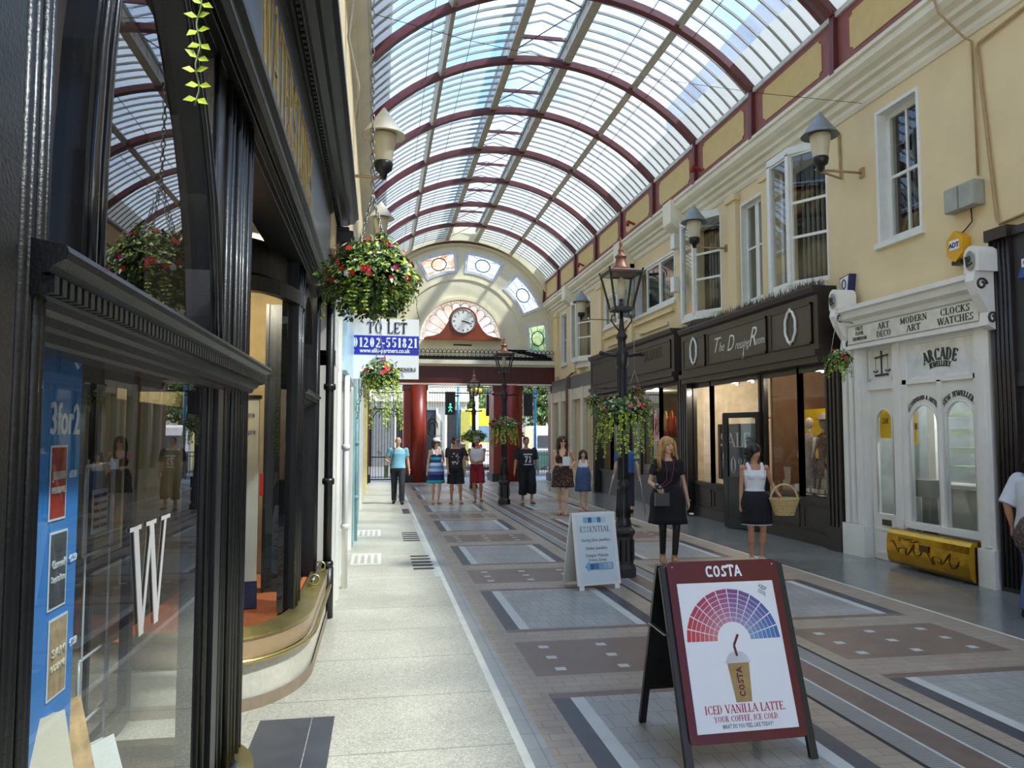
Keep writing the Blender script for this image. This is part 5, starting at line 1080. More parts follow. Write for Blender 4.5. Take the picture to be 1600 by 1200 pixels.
# ---------------------------------------------------------------- white shops further along the left
lw = thing('shopfront', 'bright white shopfront with pale blue sign box beyond the bookshop', 'shopfront', (-.5, 10, 0))
def lb(name, m, par, *boxes):
    b_ = MB()
    for q in boxes: b_.box(*q)
    return b_.obj(name, m, par)
lb('pilaster', white, lw, (-.75, -.43, 7.7, 8.5, gz(8)-.05, 3.35), (-.75, -.41, 7.72, 7.9, 0, 3.3), (-.75, -.40, 8.3, 8.5, -.05, 3.3))
lb('stallriser', white, lw, (-.75, -.45, 8.5, 12.3, -.1, .5)); lb('pilaster', white, lw, (-.75, -.40, 12.0, 12.3, -.1, 3.35)); lb('pilaster', white, lw, (-.75, -.42, 10.1, 10.35, .5, 2.4))
lb('fascia', white, lw, (-.75, -.40, 7.7, 12.3, 2.95, 3.35), (-.75, -.36, 7.7, 12.3, 3.28, 3.36), (-.75, -.42, 7.7, 12.3, 2.35, 2.5))
g_ = MB(); g_.quad((-.5, 8.5, .5), (-.5, 12, .5), (-.5, 12, 2.4), (-.5, 8.5, 2.4)); g_.obj('shop_pane', pane_s, lw)
o = lb('sign_box', mat('pale_blue_sign', (190, 222, 240), .3), lw, (-.5, -.355, 8.6, 11.7, 2.38, 3.1)); letters('N', .3, (-.352, 11.0, 2.55), (0, 1, 0), (0, 0, 1), white, lw)
l2 = thing('shopfront', 'narrow teal and white shopfront behind the second flower basket', 'shopfront', (-.5, 15, 0))
teal = mat('pale_teal', (150, 190, 196), .4); lb('pilaster', teal, l2, (-.75, -.38, 12.35, 12.9, -.1, 3.35)); lb('pilaster', white, l2, (-.75, -.37, 13.3, 13.6, -.1, 3.35)); lb('pilaster', teal, l2, (-.75, -.39, 15.8, 16.1, -.1, 3.35)); lb('stallriser', teal, l2, (-.75, -.44, 12.9, 16.1, -.12, .5)); lb('fascia', teal, l2, (-.75, -.38, 12.35, 16.1, 2.9, 3.35))
g_ = MB(); g_.quad((-.5, 12.9, .5), (-.5, 16, .5), (-.5, 16, 2.9), (-.5, 12.9, 2.9)); g_.obj('shop_pane', pane_s, l2)
l3 = thing('shopfront', 'cream and white shopfront with yellow edge near the left gate', 'shopfront', (-.5, 22, 0))
yel = mat('cream_yellow', (222, 206, 130), .5)
for y, m_ in ((16.2, white), (18.8, white), (21.4, crm), (24.0, yel), (26.6, yel), (29.3, darkred)): lb('pilaster', m_, l3, (-.75, -.385, y, y+.35, -.25, 3.35))
lb('fascia', crm, l3, (-.75, -.39, 16.2, 30.0, 2.9, 3.35)); lb('stallriser', white, l3, (-.75, -.45, 16.5, 29.3, -.25, .5))
g_ = MB(); g_.quad((-.52, 16.5, .5), (-.52, 29.3, .5), (-.52, 29.3, 2.9), (-.52, 16.5, 2.9)); g_.obj('shop_pane', pane_s, l3)
for y, lbl in ((9.0, 'white downpipe on the left wall nearest the white shop'), (13.1, 'white downpipe beside the teal pilaster')):
    b_ = MB(); b_.tube([(-.37, y, gz(y)), (-.37, y, 2.35)], .035, 10); [b_.lathe([(.045, 0), (.05, .03), (.045, .06)], (-.37, y, z), 10) for z in (.6, 1.5)]; b_.obj('drain_pipe', white if y < 10 else teal, label=lbl, cat='pipe')
# to-let board on the left wall, facing along the arcade
tl = thing('to_let_sign', 'white estate agent TO LET board with blue phone number band', 'sign', (0.1, 10.9, 2.4))
Y = 10.9
b_ = MB(); b_.box(-.40, .545, Y, Y+.02, 2.45, 3.30); b_.obj('board', mat('board_white', (240, 240, 238), .4, var=.01), tl)
b_ = MB(); b_.box(-.40, .545, Y-.004, Y, 2.79, 3.06); b_.obj('blue_band', mat('board_blue', (30, 40, 170), .4, var=.02), tl)
letters('TO LET', .155, (.10, Y-.004, 3.095), (1, 0, 0), (0, 0, 1), mat('navy_text', (40, 40, 84), .5), tl, width=.56); letters('01202-551821', .135, (.075, Y-.006, 2.895), (1, 0, 0), (0, 0, 1), wi_, tl, width=.90, bold=1.25)
sans_text('www.ellis-partners.co.uk', .085, (.07, Y-.006, 2.82), (1, 0, 0), (0, 0, 1), wi_, tl, width=.70, bold=.002)
letters('PARTNERS', .05, (.33, Y-.004, 2.56), (1, 0, 0), (0, 0, 1), lead, tl, width=.36); letters('EP', .13, (.02, Y-.004, 2.62), (1, 0, 0), (0, 0, 1), MATS['navy_text'], tl, width=.14)
b_ = MB(); b_.bar((-.42, Y+.03, 3.2), (.4, Y+.03, 3.2), .03); b_.bar((-.42, Y+.03, 2.6), (.4, Y+.03, 2.6), .03); b_.obj('bracket', purl, tl)
pipe('cable', [(-.1, 8.6, 6.45), (1.0, 8.9, 6.4), (3.2, 9.3, 6.33), (5.2, 9.6, 6.38), (6.9, 9.9, 6.5)], .004, blackm, 'thin wire spanning the arcade below the roof ribs', 'cable')
pipe('cable', [(-.30, 6.0, 5.9), (-.24, 6.1, 5.2), (-.28, 6.2, 4.9), (-.20, 6.4, 4.6), (-.22, 6.5, 4.35)], .012, purl, 'loose grey cable hanging on the left wall above the black cornice', 'cable')
# ---------------------------------------------------------------- lamp posts
lampglass = glass('lantern_glass', (.94, .96, .97), 1.5); ribg = mat('dark_ladder_iron', (28, 28, 30), .35)
def lamp_post(x, y, label):
    t = thing('lamp_post', label, 'lamp post', (x, y, gz(y)), group='cast iron lamp posts down the middle'); Z = 0
    def P(mb, name, m): return lobj(mb, name, m, t)
    b_ = MB(); b_.lathe([(.175, 0), (.175, .11), (.16, .13), (.14, .16), (.135, .50), (.15, .53), (.165, .55), (.165, .58), (.13, .61), (.11, .64)], seg=8, smooth=False)
    for k in range(8):
        a = 2*pi*k/8; b_.bar((.15*cos(a), .15*sin(a), .2), (.15*cos(a), .15*sin(a), .46), .03, .015)
    P(b_, 'base', blackm)
    b_ = MB(); b_.lathe([(.11, .60), (.115, .66), (.10, .72), (.085, .78), (.095, .86), (.085, .95), (.075, 1.10), (.09, 1.14), (.09, 1.17), (.07, 1.2), (.068, 2.66), (.09, 2.70), (.09, 2.76), (.095, 2.80), (.095, 2.86), (.06, 2.90), (.06, 3.02), (.08, 3.04), (.085, 3.07), (.06, 3.10), (.045, 3.14), (.035, 3.22), (.02, 3.40)], seg=20)
    for k in range(12):
        a = 2*pi*k/12; b_.tube([(.07*cos(a), .07*sin(a), 1.22), (.068*cos(a), .068*sin(a), 2.64)], .009, 5); b_.tube([(.1*cos(a), .1*sin(a), .74), (.092*cos(a), .092*sin(a), .92), (.078*cos(a), .078*sin(a), 1.1)], .011, 5)
    P(b_, 'column', blackm)
    b_ = MB(); b_.tube([(-.30, 0, 2.84), (-.12, 0, 2.82), (.12, 0, 2.82), (.30, 0, 2.84)], [.022, .026, .026, .022], 8); b_.ball((-.31, 0, 2.84), .034); b_.ball((.31, 0, 2.84), .034); P(b_, 'ladder_bar', ribg)
    for s_ in (-1, 1):
        b_ = MB(); b_.tube([(s_*.02, 0, 3.12), (s_*.10, 0, 3.20), (s_*.155, 0, 3.27), (s_*.14, 0, 3.34), (s_*.10, 0, 3.33), (s_*.115, 0, 3.38)], .011, 6); P(b_, 'scroll', blackm)
    fr = MB(); pn = MB(); z0, z1, r0, r1 = 3.42, 3.88, .13, .235; q = [(-1, -1), (1, -1), (1, 1), (-1, 1)]
    for k in range(4):
        a, b = q[k], q[(k+1) % 4]; fr.bar((a[0]*r0, a[1]*r0, z0), (a[0]*r1, a[1]*r1, z1), .024); fr.bar((a[0]*r0, a[1]*r0, z0), (b[0]*r0, b[1]*r0, z0), .03, .04); fr.bar((a[0]*r1, a[1]*r1, z1), (b[0]*r1, b[1]*r1, z1), .03, .035)
        pn.quad((a[0]*r0, a[1]*r0, z0), (b[0]*r0, b[1]*r0, z0), (b[0]*r1, b[1]*r1, z1), (a[0]*r1, a[1]*r1, z1)); fr.bar((a[0]*r1, a[1]*r1, z1), (a[0]*(r1+.02), a[1]*(r1+.02), z1+.05), .02)
    fr.box(-.13, .13, -.13, .13, z0-.03, z0)
    lr = P(fr, 'lantern_frame', blackm); p_ = pn.obj('lantern_glass', lampglass, None); p_.parent = lr
    b_ = MB(); b_.lathe([(.36, 3.87), (.33, 3.90), (.19, 3.97), (.14, 4.0), (.13, 4.05), (.15, 4.06), (.10, 4.09), (.075, 4.13), (.085, 4.15), (.06, 4.17), (.03, 4.20), (.04, 4.24), (.02, 4.28), (.012, 4.32), (.002, 4.38)], seg=4 if False else 24); 
    b2 = MB(); b2.add([(-.255, -.255, 3.88), (.255, -.255, 3.88), (.255, .255, 3.88), (-.255, .255, 3.88), (-.12, -.12, 3.945), (.12, -.12, 3.945), (.12, .12, 3.945), (-.12, .12, 3.945)], [(0, 3, 2, 1), (4, 5, 6, 7), (0, 1, 5, 4), (1, 2, 6, 5), (2, 3, 7, 6), (3, 0, 4, 7)])
    b2.lathe([(.125, 3.94), (.12, 3.965), (.09, 4.0), (.075, 4.06), (.07, 4.09), (.088, 4.10), (.088, 4.115), (.05, 4.14), (.035, 4.175), (.045, 4.19), (.025, 4.22), (.018, 4.25), (.026, 4.27), (.012, 4.30), (.003, 4.37)], seg=18)
    P(b2, 'lantern_roof', copper)
    b_ = MB(); b_.lathe([(.03, 3.40), (.035, 3.5), (.03, 3.55)], seg=10); P(b_, 'burner', blackm); b_ = MB(); b_.lathe([(.05, 3.55), (.06, 3.66), (.05, 3.80), (.02, 3.84)], seg=12); P(b_, 'lamp_bulb', opal)
    return t
LP = lamp_post(2.98, 9.18, 'black lamp post with copper topped lantern nearest the camera'); LP.scale = (.86, .86, .965)
lp2 = dup(LP, (3.2, 19.7, gz(19.7)), 0, 'black lamp post with copper lantern, second down the arcade behind the walkers')
for z_, o_ in ((0, lp2),): o_.scale = (.95, .95, 1.0)
lp3 = dup(LP, (3.2, 26.2, gz(26.2)), 0, 'black lamp post farthest away, in front of the middle gate opening'); lp3.scale = (.85, .85, .93)
# ---------------------------------------------------------------- flower baskets
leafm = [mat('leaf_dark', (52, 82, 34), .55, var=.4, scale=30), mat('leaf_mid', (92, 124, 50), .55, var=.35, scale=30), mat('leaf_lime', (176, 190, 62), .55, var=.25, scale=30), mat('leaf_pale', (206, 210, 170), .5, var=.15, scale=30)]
redf = mat('flower_red', (210, 44, 40), .5, var=.2, scale=40); pinkf = mat('flower_pink', (222, 92, 120), .5, var=.2); magf = mat('flower_magenta', (176, 40, 110), .5); whif = mat('flower_white', (236, 232, 220), .5)
moss = mat('moss_liner', (44, 40, 26), .9, var=.3)
def leaf(mb, c, d, n, s, m):
    d = V(d).normalized(); n = V(n); n = (n-d*n.dot(d)); n = n.normalized() if n.length > 1e-3 else d.orthogonal().normalized(); w = d.cross(n); c = V(c)
    mb.add([c, c+d*s*.45+w*s*.33+n*s*.08, c+d*s, c+d*s*.45-w*s*.33+n*s*.08, c+d*s*.5], [(0, 4, 1), (1, 4, 2), (2, 4, 3), (3, 4, 0)], m)
def flower(c, n, s, m, par):
    b_ = MB(); n = V(n).normalized(); a = n.orthogonal().normalized(); b = n.cross(a); c = V(c)
    for k in range(5):
        t = 2*pi*k/5; d = a*cos(t)+b*sin(t); w = n.cross(d); b_.add([c, c+d*s*.6+w*s*.42+n*s*.12, c+d*s+n*s*.05, c+d*s*.6-w*s*.42+n*s*.12], [(0, 1, 2), (0, 2, 3)], 0)
    b_.ball(c+n*s*.12, s*.16, 6, 4, 0)
    return b_.obj('flower', m, par)
def basket(x, y, z, r, label, seed, nleaf=1500, ls=.035, trail=26, tl=.22, flowers=20, fcols=(redf,), chain=None, lime=.35, squash=.75, bowl=.6, group=None, fside=None, cat='flower basket', nm='hanging_basket'):
    rnd = random.Random(seed); t = thing(nm, label, cat, (x, y, z), group=group)
    b_ = MB(); b_.lathe([(.02, -.75*r*bowl), (.35*r, -.7*r*bowl), (.55*r, -.4*r*bowl), (.62*r, 0), (.5*r, .05*r)], (x, y, z-.1*r), 16); b_.obj('basket_bowl', moss, t)
    b_ = MB()
    for k in range(nleaf):
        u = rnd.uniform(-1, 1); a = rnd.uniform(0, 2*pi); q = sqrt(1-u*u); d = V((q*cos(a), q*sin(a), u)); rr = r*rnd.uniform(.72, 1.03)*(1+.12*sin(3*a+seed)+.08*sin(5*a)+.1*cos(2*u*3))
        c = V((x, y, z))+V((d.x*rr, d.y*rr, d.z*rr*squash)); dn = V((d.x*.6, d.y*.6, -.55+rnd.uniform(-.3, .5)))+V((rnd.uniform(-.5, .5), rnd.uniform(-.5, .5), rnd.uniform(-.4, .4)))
        h = d.x*.5+d.z*.3+rnd.uniform(-.4, .4)  # lime leaves favour the right and top, colouring in the sunlit side
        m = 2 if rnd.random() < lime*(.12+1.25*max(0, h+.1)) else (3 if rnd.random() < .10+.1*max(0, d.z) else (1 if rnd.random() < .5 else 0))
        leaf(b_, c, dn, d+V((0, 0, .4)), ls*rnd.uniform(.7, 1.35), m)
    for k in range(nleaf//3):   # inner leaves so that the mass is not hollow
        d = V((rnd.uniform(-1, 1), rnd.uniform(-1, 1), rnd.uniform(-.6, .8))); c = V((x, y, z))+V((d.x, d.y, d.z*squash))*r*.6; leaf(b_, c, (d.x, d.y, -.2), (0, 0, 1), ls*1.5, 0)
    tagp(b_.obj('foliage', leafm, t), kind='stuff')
    for k in range(trail):
        a = 2*pi*k/trail+rnd.uniform(-.1, .1); L = tl*rnd.uniform(.45, 1.25); p = V((x+r*.9*cos(a), y+r*.9*sin(a), z-.15*r)); b_ = MB(); pts = [p]
        nst = max(4, int(L/.019))
        for q in range(nst): p = p+V((cos(a)*.006*(1-q/nst)+rnd.uniform(-.007, .007), sin(a)*.006*(1-q/nst)+rnd.uniform(-.007, .007), -L/nst)); pts.append(p)
        b_.tube(pts, .0018, 3, m=1)
        for q, p in enumerate(pts):
            for s_ in (-1, 1): leaf(b_, p, (s_*cos(a+1.5)+rnd.uniform(-.4, .4), s_*sin(a+1.5)+rnd.uniform(-.4, .4), -.3), (cos(a)+rnd.uniform(-.8, .8), sin(a)+rnd.uniform(-.8, .8), rnd.uniform(0, .8)), ls*.7*rnd.uniform(.5, 1.25), 2 if rnd.random() < .62 else 1)
        b_.obj('trailing_stem', leafm, t)
    for k in range(flowers):
        u = rnd.uniform(-.3, .95); a = rnd.uniform(pi, 2*pi) if rnd.random() < .75 else rnd.uniform(0, pi); q = sqrt(1-u*u); d = V((q*cos(a), q*sin(a), u))
        if fside and rnd.random() < .5: d = V((abs(d.x), d.y, d.z))
        flower(V((x, y, z))+V((d.x, d.y, d.z*squash))*r*1.06, d, ls*rnd.uniform(.55, .8), fcols[k % len(fcols)], t)
    if chain:
        top = chain; J = V((x, y, z+r*1.9)); iron = mat('chain_steel', (150, 150, 146), .35, .8)
        for k in range(4):
            a = pi/4+k*pi/2; e = V((x+r*.62*cos(a), y+r*.62*sin(a), z)); b_ = MB(); n = int((J-e).length/.028)
            for q in range(n):
                c = e.lerp(J, (q+.5)/n); dr_ = (J-e).normalized(); s_ = dr_.orthogonal().normalized() if q % 2 else dr_.cross(dr_.orthogonal()).normalized()
                b_.tube([c+dr_*.017*cos(w)+s_*.008*sin(w) for w in [2*pi*v/8 for v in range(8)]], .0026, 4, closed=True)
            tagp(b_.obj('chain', iron, t), kind='stuff')
        b_ = MB(); n = int((V(top)-J).length/.036); dr_ = (V(top)-J).normalized()
        for q in range(n):
            c = J.lerp(V(top), (q+.5)/n); s_ = V((1, 0, 0)) if q % 2 else V((0, 1, 0)); b_.tube([c+dr_*.022*cos(w)+s_*.010*sin(w) for w in [2*pi*v/8 for v in range(8)]], .0035, 4, closed=True)
        tagp(b_.obj('chain', iron, t), kind='stuff')
    return t
basket(-.045, 4.06, 2.50, .235, 'big flower basket hanging on chains in front of the TO LET board', 5, 4600, .030, 24, .15, 46, (redf, redf, redf, redf, magf, redf, redf, whif), chain=(-.07, 4.06, 4.75), lime=.55, squash=.80)
b_ = MB(); b_.tube([(-.42, 4.06, 4.75), (-.07, 4.06, 4.76)], .012, 6); b_.obj('hook_arm', blackm, label='black iron arm holding the chain of the big basket', cat='bracket')
basket(.01, 9.3, 2.40, .22, 'small flower basket with long lime trails hanging below the TO LET board', 8, 900, .045, 26, .55, 18, (redf, magf, pinkf, whif, redf), chain=(-.02, 9.3, 3.9), lime=.5)
b_ = MB(); b_.tube([(-.40, 9.3, 3.9), (-.02, 9.3, 3.91)], .012, 6); b_.obj('hook_arm', blackm, label='black iron arm holding the chain of the second left basket', cat='bracket')
# baskets around the lamp posts
def postbasket(x, y, z, r, label, seed, fl, sc=1.0, tl=.5):
    t = basket(x, y, z, r, label, seed, 1300, .05*sc, 22, tl, fl, (redf, pinkf, redf), lime=.3, squash=.5, fside=None, cat='flower basket', nm='post_planter')
    return t
postbasket(2.98, 9.12, 1.98, .34, 'planter of red flowers and trailing greenery around the nearest lamp post', 11, 12)
postbasket(3.2, 19.65, 1.95, .34, 'planter of greenery around the second lamp post', 12, 9, 1.2, .5); postbasket(3.2, 26.1, 1.62, .36, 'round planter of greenery around the farthest lamp post', 13, 4, 1.5, .12)
hb_ = basket(6.28, 9.72, 2.72, .17, 'red flower basket hanging at the left end of the white jewellery shopfront', 21, 800, .04, 16, .25, 12, (redf,), lime=.25)
b_ = MB(); b_.tube([(6.62, 9.85, 3.25), (6.28, 9.72, 3.27)], .010, 6); [b_.tube([(6.28+q*.11, 9.72, 2.75), (6.28, 9.72, 3.27)], .005, 4) for q in (-1, 1)]; b_.obj('basket_hanger', purl, hb_)
hb_ = basket(6.3, 18.4, 2.72, .22, 'dark red flower basket hanging behind the nearest lamp post', 22, 500, .05, 10, .2, 10, (redf, magf), lime=.15)
b_ = MB(); b_.tube([(6.3, 18.4, 4.2), (6.3, 18.4, 3.25)], .008, 4); [b_.tube([(6.3+q*.15, 18.4, 2.8), (6.3, 18.4, 3.27)], .008, 4) for q in (-1, 1)]; b_.tube([(6.3, 18.4, 4.2), (6.6, 18.4, 4.2)], .01, 5); b_.obj('basket_hanger', purl, hb_)
hb_ = basket(6.2, 21.6, 2.65, .26, 'small red flower basket hanging under the corner of the second dark fascia', 23, 450, .055, 12, .3, 9, (redf,), lime=.3)
b_ = MB(); b_.tube([(6.2, 21.6, 3.0), (6.62, 21.6, 3.02)], .014, 5); b_.tube([(6.2, 21.6, 3.0), (6.2, 21.6, 2.7)], .008, 5); b_.obj('basket_hanger', blackm, hb_)
# stray sprig hanging close to the camera at the top
sp = thing('hanging_sprig', 'lime green trailing sprig hanging in front of the bookshop arch at the top', 'plant', (-.35, 1.52, 2.6))
b_ = MB(); rnd = random.Random(4); pts = [V((-.352+.004*sin(q), 1.52, 2.62-.0135*q)) for q in range(24)]; b_.tube(pts, .0016, 4, m=1)
for q, p in enumerate(pts):
    if q % 2 == 0:
        for s_ in (-1, 1): leaf(b_, p, (s_*.8+rnd.uniform(-.3, .3), -.3, rnd.uniform(-.6, .4)), (0, -1, .4), .026, 2)
b_.obj('sprig_leaves', leafm, sp)
# ---------------------------------------------------------------- pavement boards
def frame_on(p0, p1, p2):
    """board plane: origin bottom-left p0, right direction to p1, up direction to p2"""
    r = (V(p1)-V(p0)).normalized(); u = (V(p2)-V(p0)); u = (u-r*u.dot(r)).normalized(); return r, u, r.cross(u)
def board3(mb, o, r, u, n, x0, x1, y0, y1, z0, z1, m=0):
    P = lambda a, b, c: V(o)+r*a+u*b+n*c
    vs = [P(x0, y0, z0), P(x1, y0, z0), P(x1, y1, z0), P(x0, y1, z0), P(x0, y0, z1), P(x1, y0, z1), P(x1, y1, z1), P(x0, y1, z1)]
    mb.add(vs, [(0, 3, 2, 1), (4, 5, 6, 7), (0, 1, 5, 4), (1, 2, 6, 5), (2, 3, 7, 6), (3, 0, 4, 7)], m)
ca = thing('pavement_sign', 'black A-frame board with a coffee shop poster, nearest on the floor', 'sign', (1.9, 3.95, gz(3.9)))
zf = gz(3.9)
o = V((1.555, 3.80, zf)); r = V((.745, .02, 0)).normalized(); top = V((1.555-.05, 3.80+.32, zf+.955)) ; u = (top-o); u = (u-r*u.dot(r)).normalized(); n = r.cross(u); Wd, Hh = .745, 1.02
blk = mat('board_black', (22, 22, 23), .35); burg = mat('burgundy_gloss', (92, 16, 30), .25, var=.05, coat=.35, spec=.3); pap = mat('poster_paper', (232, 234, 238), .3, var=.01, coat=.3)
b_ = MB(); board3(b_, o, r, u, n, 0, .045, 0, Hh, -.03, 0); board3(b_, o, r, u, n, Wd-.045, Wd, 0, Hh, -.03, 0); board3(b_, o, r, u, n, .045, Wd-.045, .16, .20, -.03, 0); board3(b_, o, r, u, n, .045, Wd-.045, Hh-.05, Hh, -.03, 0); board3(b_, o, r, u, n, .045, Wd-.045, .2, Hh-.05, -.02, -.01); b_.obj('front_frame', blk, ca, bevel=.004)
ob = o+V((-.07, .66, 0)) ; rb = r; tb_ = o+u*Hh-n*.045; ub = (tb_-ob); ub = (ub-rb*ub.dot(rb)).normalized(); ob = tb_-ub*((tb_.z-zf)/ub.z); nb_ = rb.cross(ub)
b_ = MB(); board3(b_, ob, rb, ub, nb_, 0, .04, 0, Hh*.99, -.025, 0); board3(b_, ob, rb, ub, nb_, Wd-.04, Wd, 0, Hh*.99, -.025, 0); board3(b_, ob, rb, ub, nb_, .04, Wd-.04, .22, Hh*.98, -.02, -.005); b_.obj('rear_frame', blk, ca)
b_ = MB(); b_.bar(o+u*.66-n*.02-r*.006, ob+ub*.66-r*.006, .02, .008); b_.obj('stay', mat('stay_steel', (140, 140, 140), .3, .9), ca); b_ = MB(); b_.bar(o+u*.66-n*.02+r*(Wd+.006), ob+ub*.66+r*(Wd+.006), .02, .008); b_.obj('stay', mat('stay_steel', (140, 140, 140), .3, .9), ca)
def rrect(w, h, rad_, n=5):
    pts = []
    for cx, cy_, a0 in ((w-rad_, h-rad_, 0), (rad_, h-rad_, 90), (rad_, rad_, 180), (w-rad_, rad_, 270)):
        for k in range(n+1): a = rad(a0+90*k/n); pts.append((cx+rad_*cos(a), cy_+rad_*sin(a)))
    return pts
pw, ph = .665, .93; po = o+r*.035+u*.112
b_ = MB(); b_.prism(rrect(pw, ph, .03), lambda a, b, d: po+r*a+u*b+n*d, .001, .014); pf = b_.obj('poster_frame', burg, ca)
sx, sy = .045, .05; b_ = MB(); board3(b_, po, r, u, n, sx, pw-sx, sy, ph-.12, .014, .0165); ps_ = b_.obj('poster', pap, ca)
R = lambda a, b, d=.018: po+r*a+u*b+n*d
letters('COSTA', .062, R(pw/2, ph-.09, .0145), r, u, wi_, ca, width=.22, bold=1.2, sans=True, depth=.002)
# fan of colour swatches
cx0, cy0 = pw/2, .50
for i in range(12):
    a0, a1 = 180-180*i/12, 180-180*(i+1)/12; b_ = MB()
    for j in range(7):
        r0, r1 = .098+j*.0255, .098+(j+1)*.0255-.003; g_ = .7
        q = [(cx0+rr*cos(rad(aa)), cy0+rr*sin(rad(aa))) for rr, aa in ((r0, a0-g_), (r1, a0-g_), (r1, a1+g_), (r0, a1+g_))]
        b_.prism(q[::-1], lambda a, b, d: R(a, b, .0165+d), 0, .0008, min(j, 6))
    tt = i/11; c1 = (186, 40, 44) if tt < .3 else ((140, 60, 110) if tt < .5 else ((90, 78, 150) if tt < .75 else (52, 96, 178)))
    if tt < .5: c1 = (int(196-90*tt), int(44+40*tt), int(46+150*tt))
    else: c1 = (int(130-110*(tt-.5)*1.3), int(64+90*(tt-.5)), int(130+90*(tt-.5)))
    ms_ = [mat('swatch_%d_%d' % (i, j), tuple(int(c+(225-c)*(6-j)*.07) for c in c1), .4, var=.0) for j in range(7)]
    b_.obj('colour_wedge', ms_, ca)
b_ = MB(); b_.prism([(cx0-.045, .19), (cx0+.045, .19), (cx0+.063, .385), (cx0-.063, .385)], lambda a, b, d: R(a, b, .0165+d), 0, .001); b_.obj('cup_picture', mat('iced_coffee', (166, 136, 82), .3, var=.25, scale=14), ca)
b_ = MB(); b_.prism([(cx0-.074, .385), (cx0+.074, .385), (cx0+.07, .400), (cx0-.07, .400)], lambda a, b, d: R(a, b, .0165+d), 0, .0013); b_.prism([(cx0+.064*cos(rad(k)), .40+.045*sin(rad(k))) for k in range(0, 181, 15)], lambda a, b, d: R(a, b, .0165+d), 0, .0009); b_.obj('cup_lid_picture', mat('lid_grey', (204, 206, 212), .3), ca)
b_ = MB()
for a, b in (((cx0, .42), (cx0-.008, .475)), ((cx0-.008, .475), (cx0+.024, .53))): b_.bar(R(a[0], a[1], .0175), R(b[0], b[1], .0175), .013, .002, up=n)
b_.obj('straw_picture', burg, ca)
letters('COSTA', .032, R(cx0+.014, .29, .0178), u, -r, burg, ca, width=.15, bold=1.2, sans=True, depth=.001)
redt = mat('red_text', (176, 34, 52), .5); letters('ICED VANILLA LATTE.', .042, R(cx0, .140, .0168), r, u, redt, ca, width=.46, bold=1.0, depth=.001); letters('YOUR COFFEE, ICE COLD.', .028, R(cx0, .100, .0168), r, u, redt, ca, width=.37, bold=1.0, depth=.001) if True else None
letters('WHAT DO YOU FEEL LIKE TODAY?', .020, R(cx0, .068, .0168), r, u, lead, ca, width=.29, sans=True, bold=.7, depth=.001)
letters('KEEP', .020, R(cx0+.215, .765, .0168), (r*.86+u*-.5), (u*.86+r*.5), lead, ca, width=.05, sans=True, bold=.8, depth=.001); letters('COOL', .020, R(cx0+.208, .738, .0168), (r*.86+u*-.5), (u*.86+r*.5), lead, ca, width=.05, sans=True, bold=.8, depth=.001)
b_ = MB(); [b_.ball(R(a, b, .016), .006, 8, 5) for a, b in ((.03, ph-.03), (pw-.03, ph-.03))]; b_.obj('screw_cap', MATS['chrome'], ca)
# the white jewellery board
es = thing('pavement_sign', 'white A-frame jewellery board with blue tile pattern beside the nearest lamp post', 'sign', (2.4, 8.5, gz(8.5))); zf = gz(8.4)
wb2 = mat('board_offwhite', (224, 226, 224), .4, var=.03); o = V((2.19, 8.36, zf)); r = V((.53, .10, 0)).normalized(); topp = o+V((-.03, .16, .84)); u = topp-o; u = (u-r*u.dot(r)).normalized(); n = r.cross(u); Wd, Hh = .54, .86
b_ = MB(); board3(b_, o, r, u, n, 0, Wd, .05, Hh, -.02, 0); board3(b_, o, r, u, n, .02, .08, 0, .05, -.02, 0); board3(b_, o, r, u, n, Wd-.08, Wd-.02, 0, .05, -.02, 0); b_.obj('front_panel', wb2, es, bevel=.004)
b_ = MB(); board3(b_, o, r, u, n, .04, Wd-.04, .08, Hh-.03, 0, .003); b_.obj('sheet', mat('pale_blue_sheet', (206, 220, 226), .4, var=.02), es)
tp = o+u*Hh-n*.03; ub = V((.05-.02, .22, -.84)); ub = -ub.normalized(); ub = (ub-r*ub.dot(r)).normalized(); ob = tp-ub*((tp.z-zf)/ub.z); nb_ = r.cross(ub)
b_ = MB(); board3(b_, ob, r, ub, nb_, 0, Wd, .03, Hh, -.02, 0); b_.obj('rear_panel', wb2, es)
R = lambda a, b, d=.0035: o+r*a+u*b+n*d; bl_ = [mat('tile_blue_%d' % k, c, .4) for k, c in enumerate(((120, 170, 206), (46, 96, 140), (150, 188, 212), (70, 120, 160), (170, 200, 216)))]
for k in range(5):
    b_ = MB(); board3(b_, o, r, u, n, .13+k*.058, .13+k*.058+.05, .74, .80, .003, .0045); b_.obj('printed_tile', bl_[k], es)
    b_ = MB(); board3(b_, o, r, u, n, .17+k*.055, .17+k*.055+.05, .225, .285, .0045, .006); b_.obj('printed_tile', bl_[(k*2+1) % 5], es)
b_ = MB(); board3(b_, o, r, u, n, .155, .46, .215, .295, .003, .0045); b_.prism([(.155, .195), (.155, .315), (.105, .255)], lambda a, b, d: R(a, b, .003+d), 0, .0015); b_.obj('printed_arrow', bl_[0], es)
letters('ESSENTIAL', .065, R(Wd/2, .635), r, u, lead, es, width=.38, bold=.7, depth=.001)
for s_, b, w_ in (('Sterling Silver Jewellery', .53, .36), ('Fashion Jewellery', .44, .27), ('Designer Watches', .36, .28), ('Ermine Street', .31, .22)): sans_text(s_, .05, R(Wd/2, b), r, u, lead, es, width=w_, depth=.001)
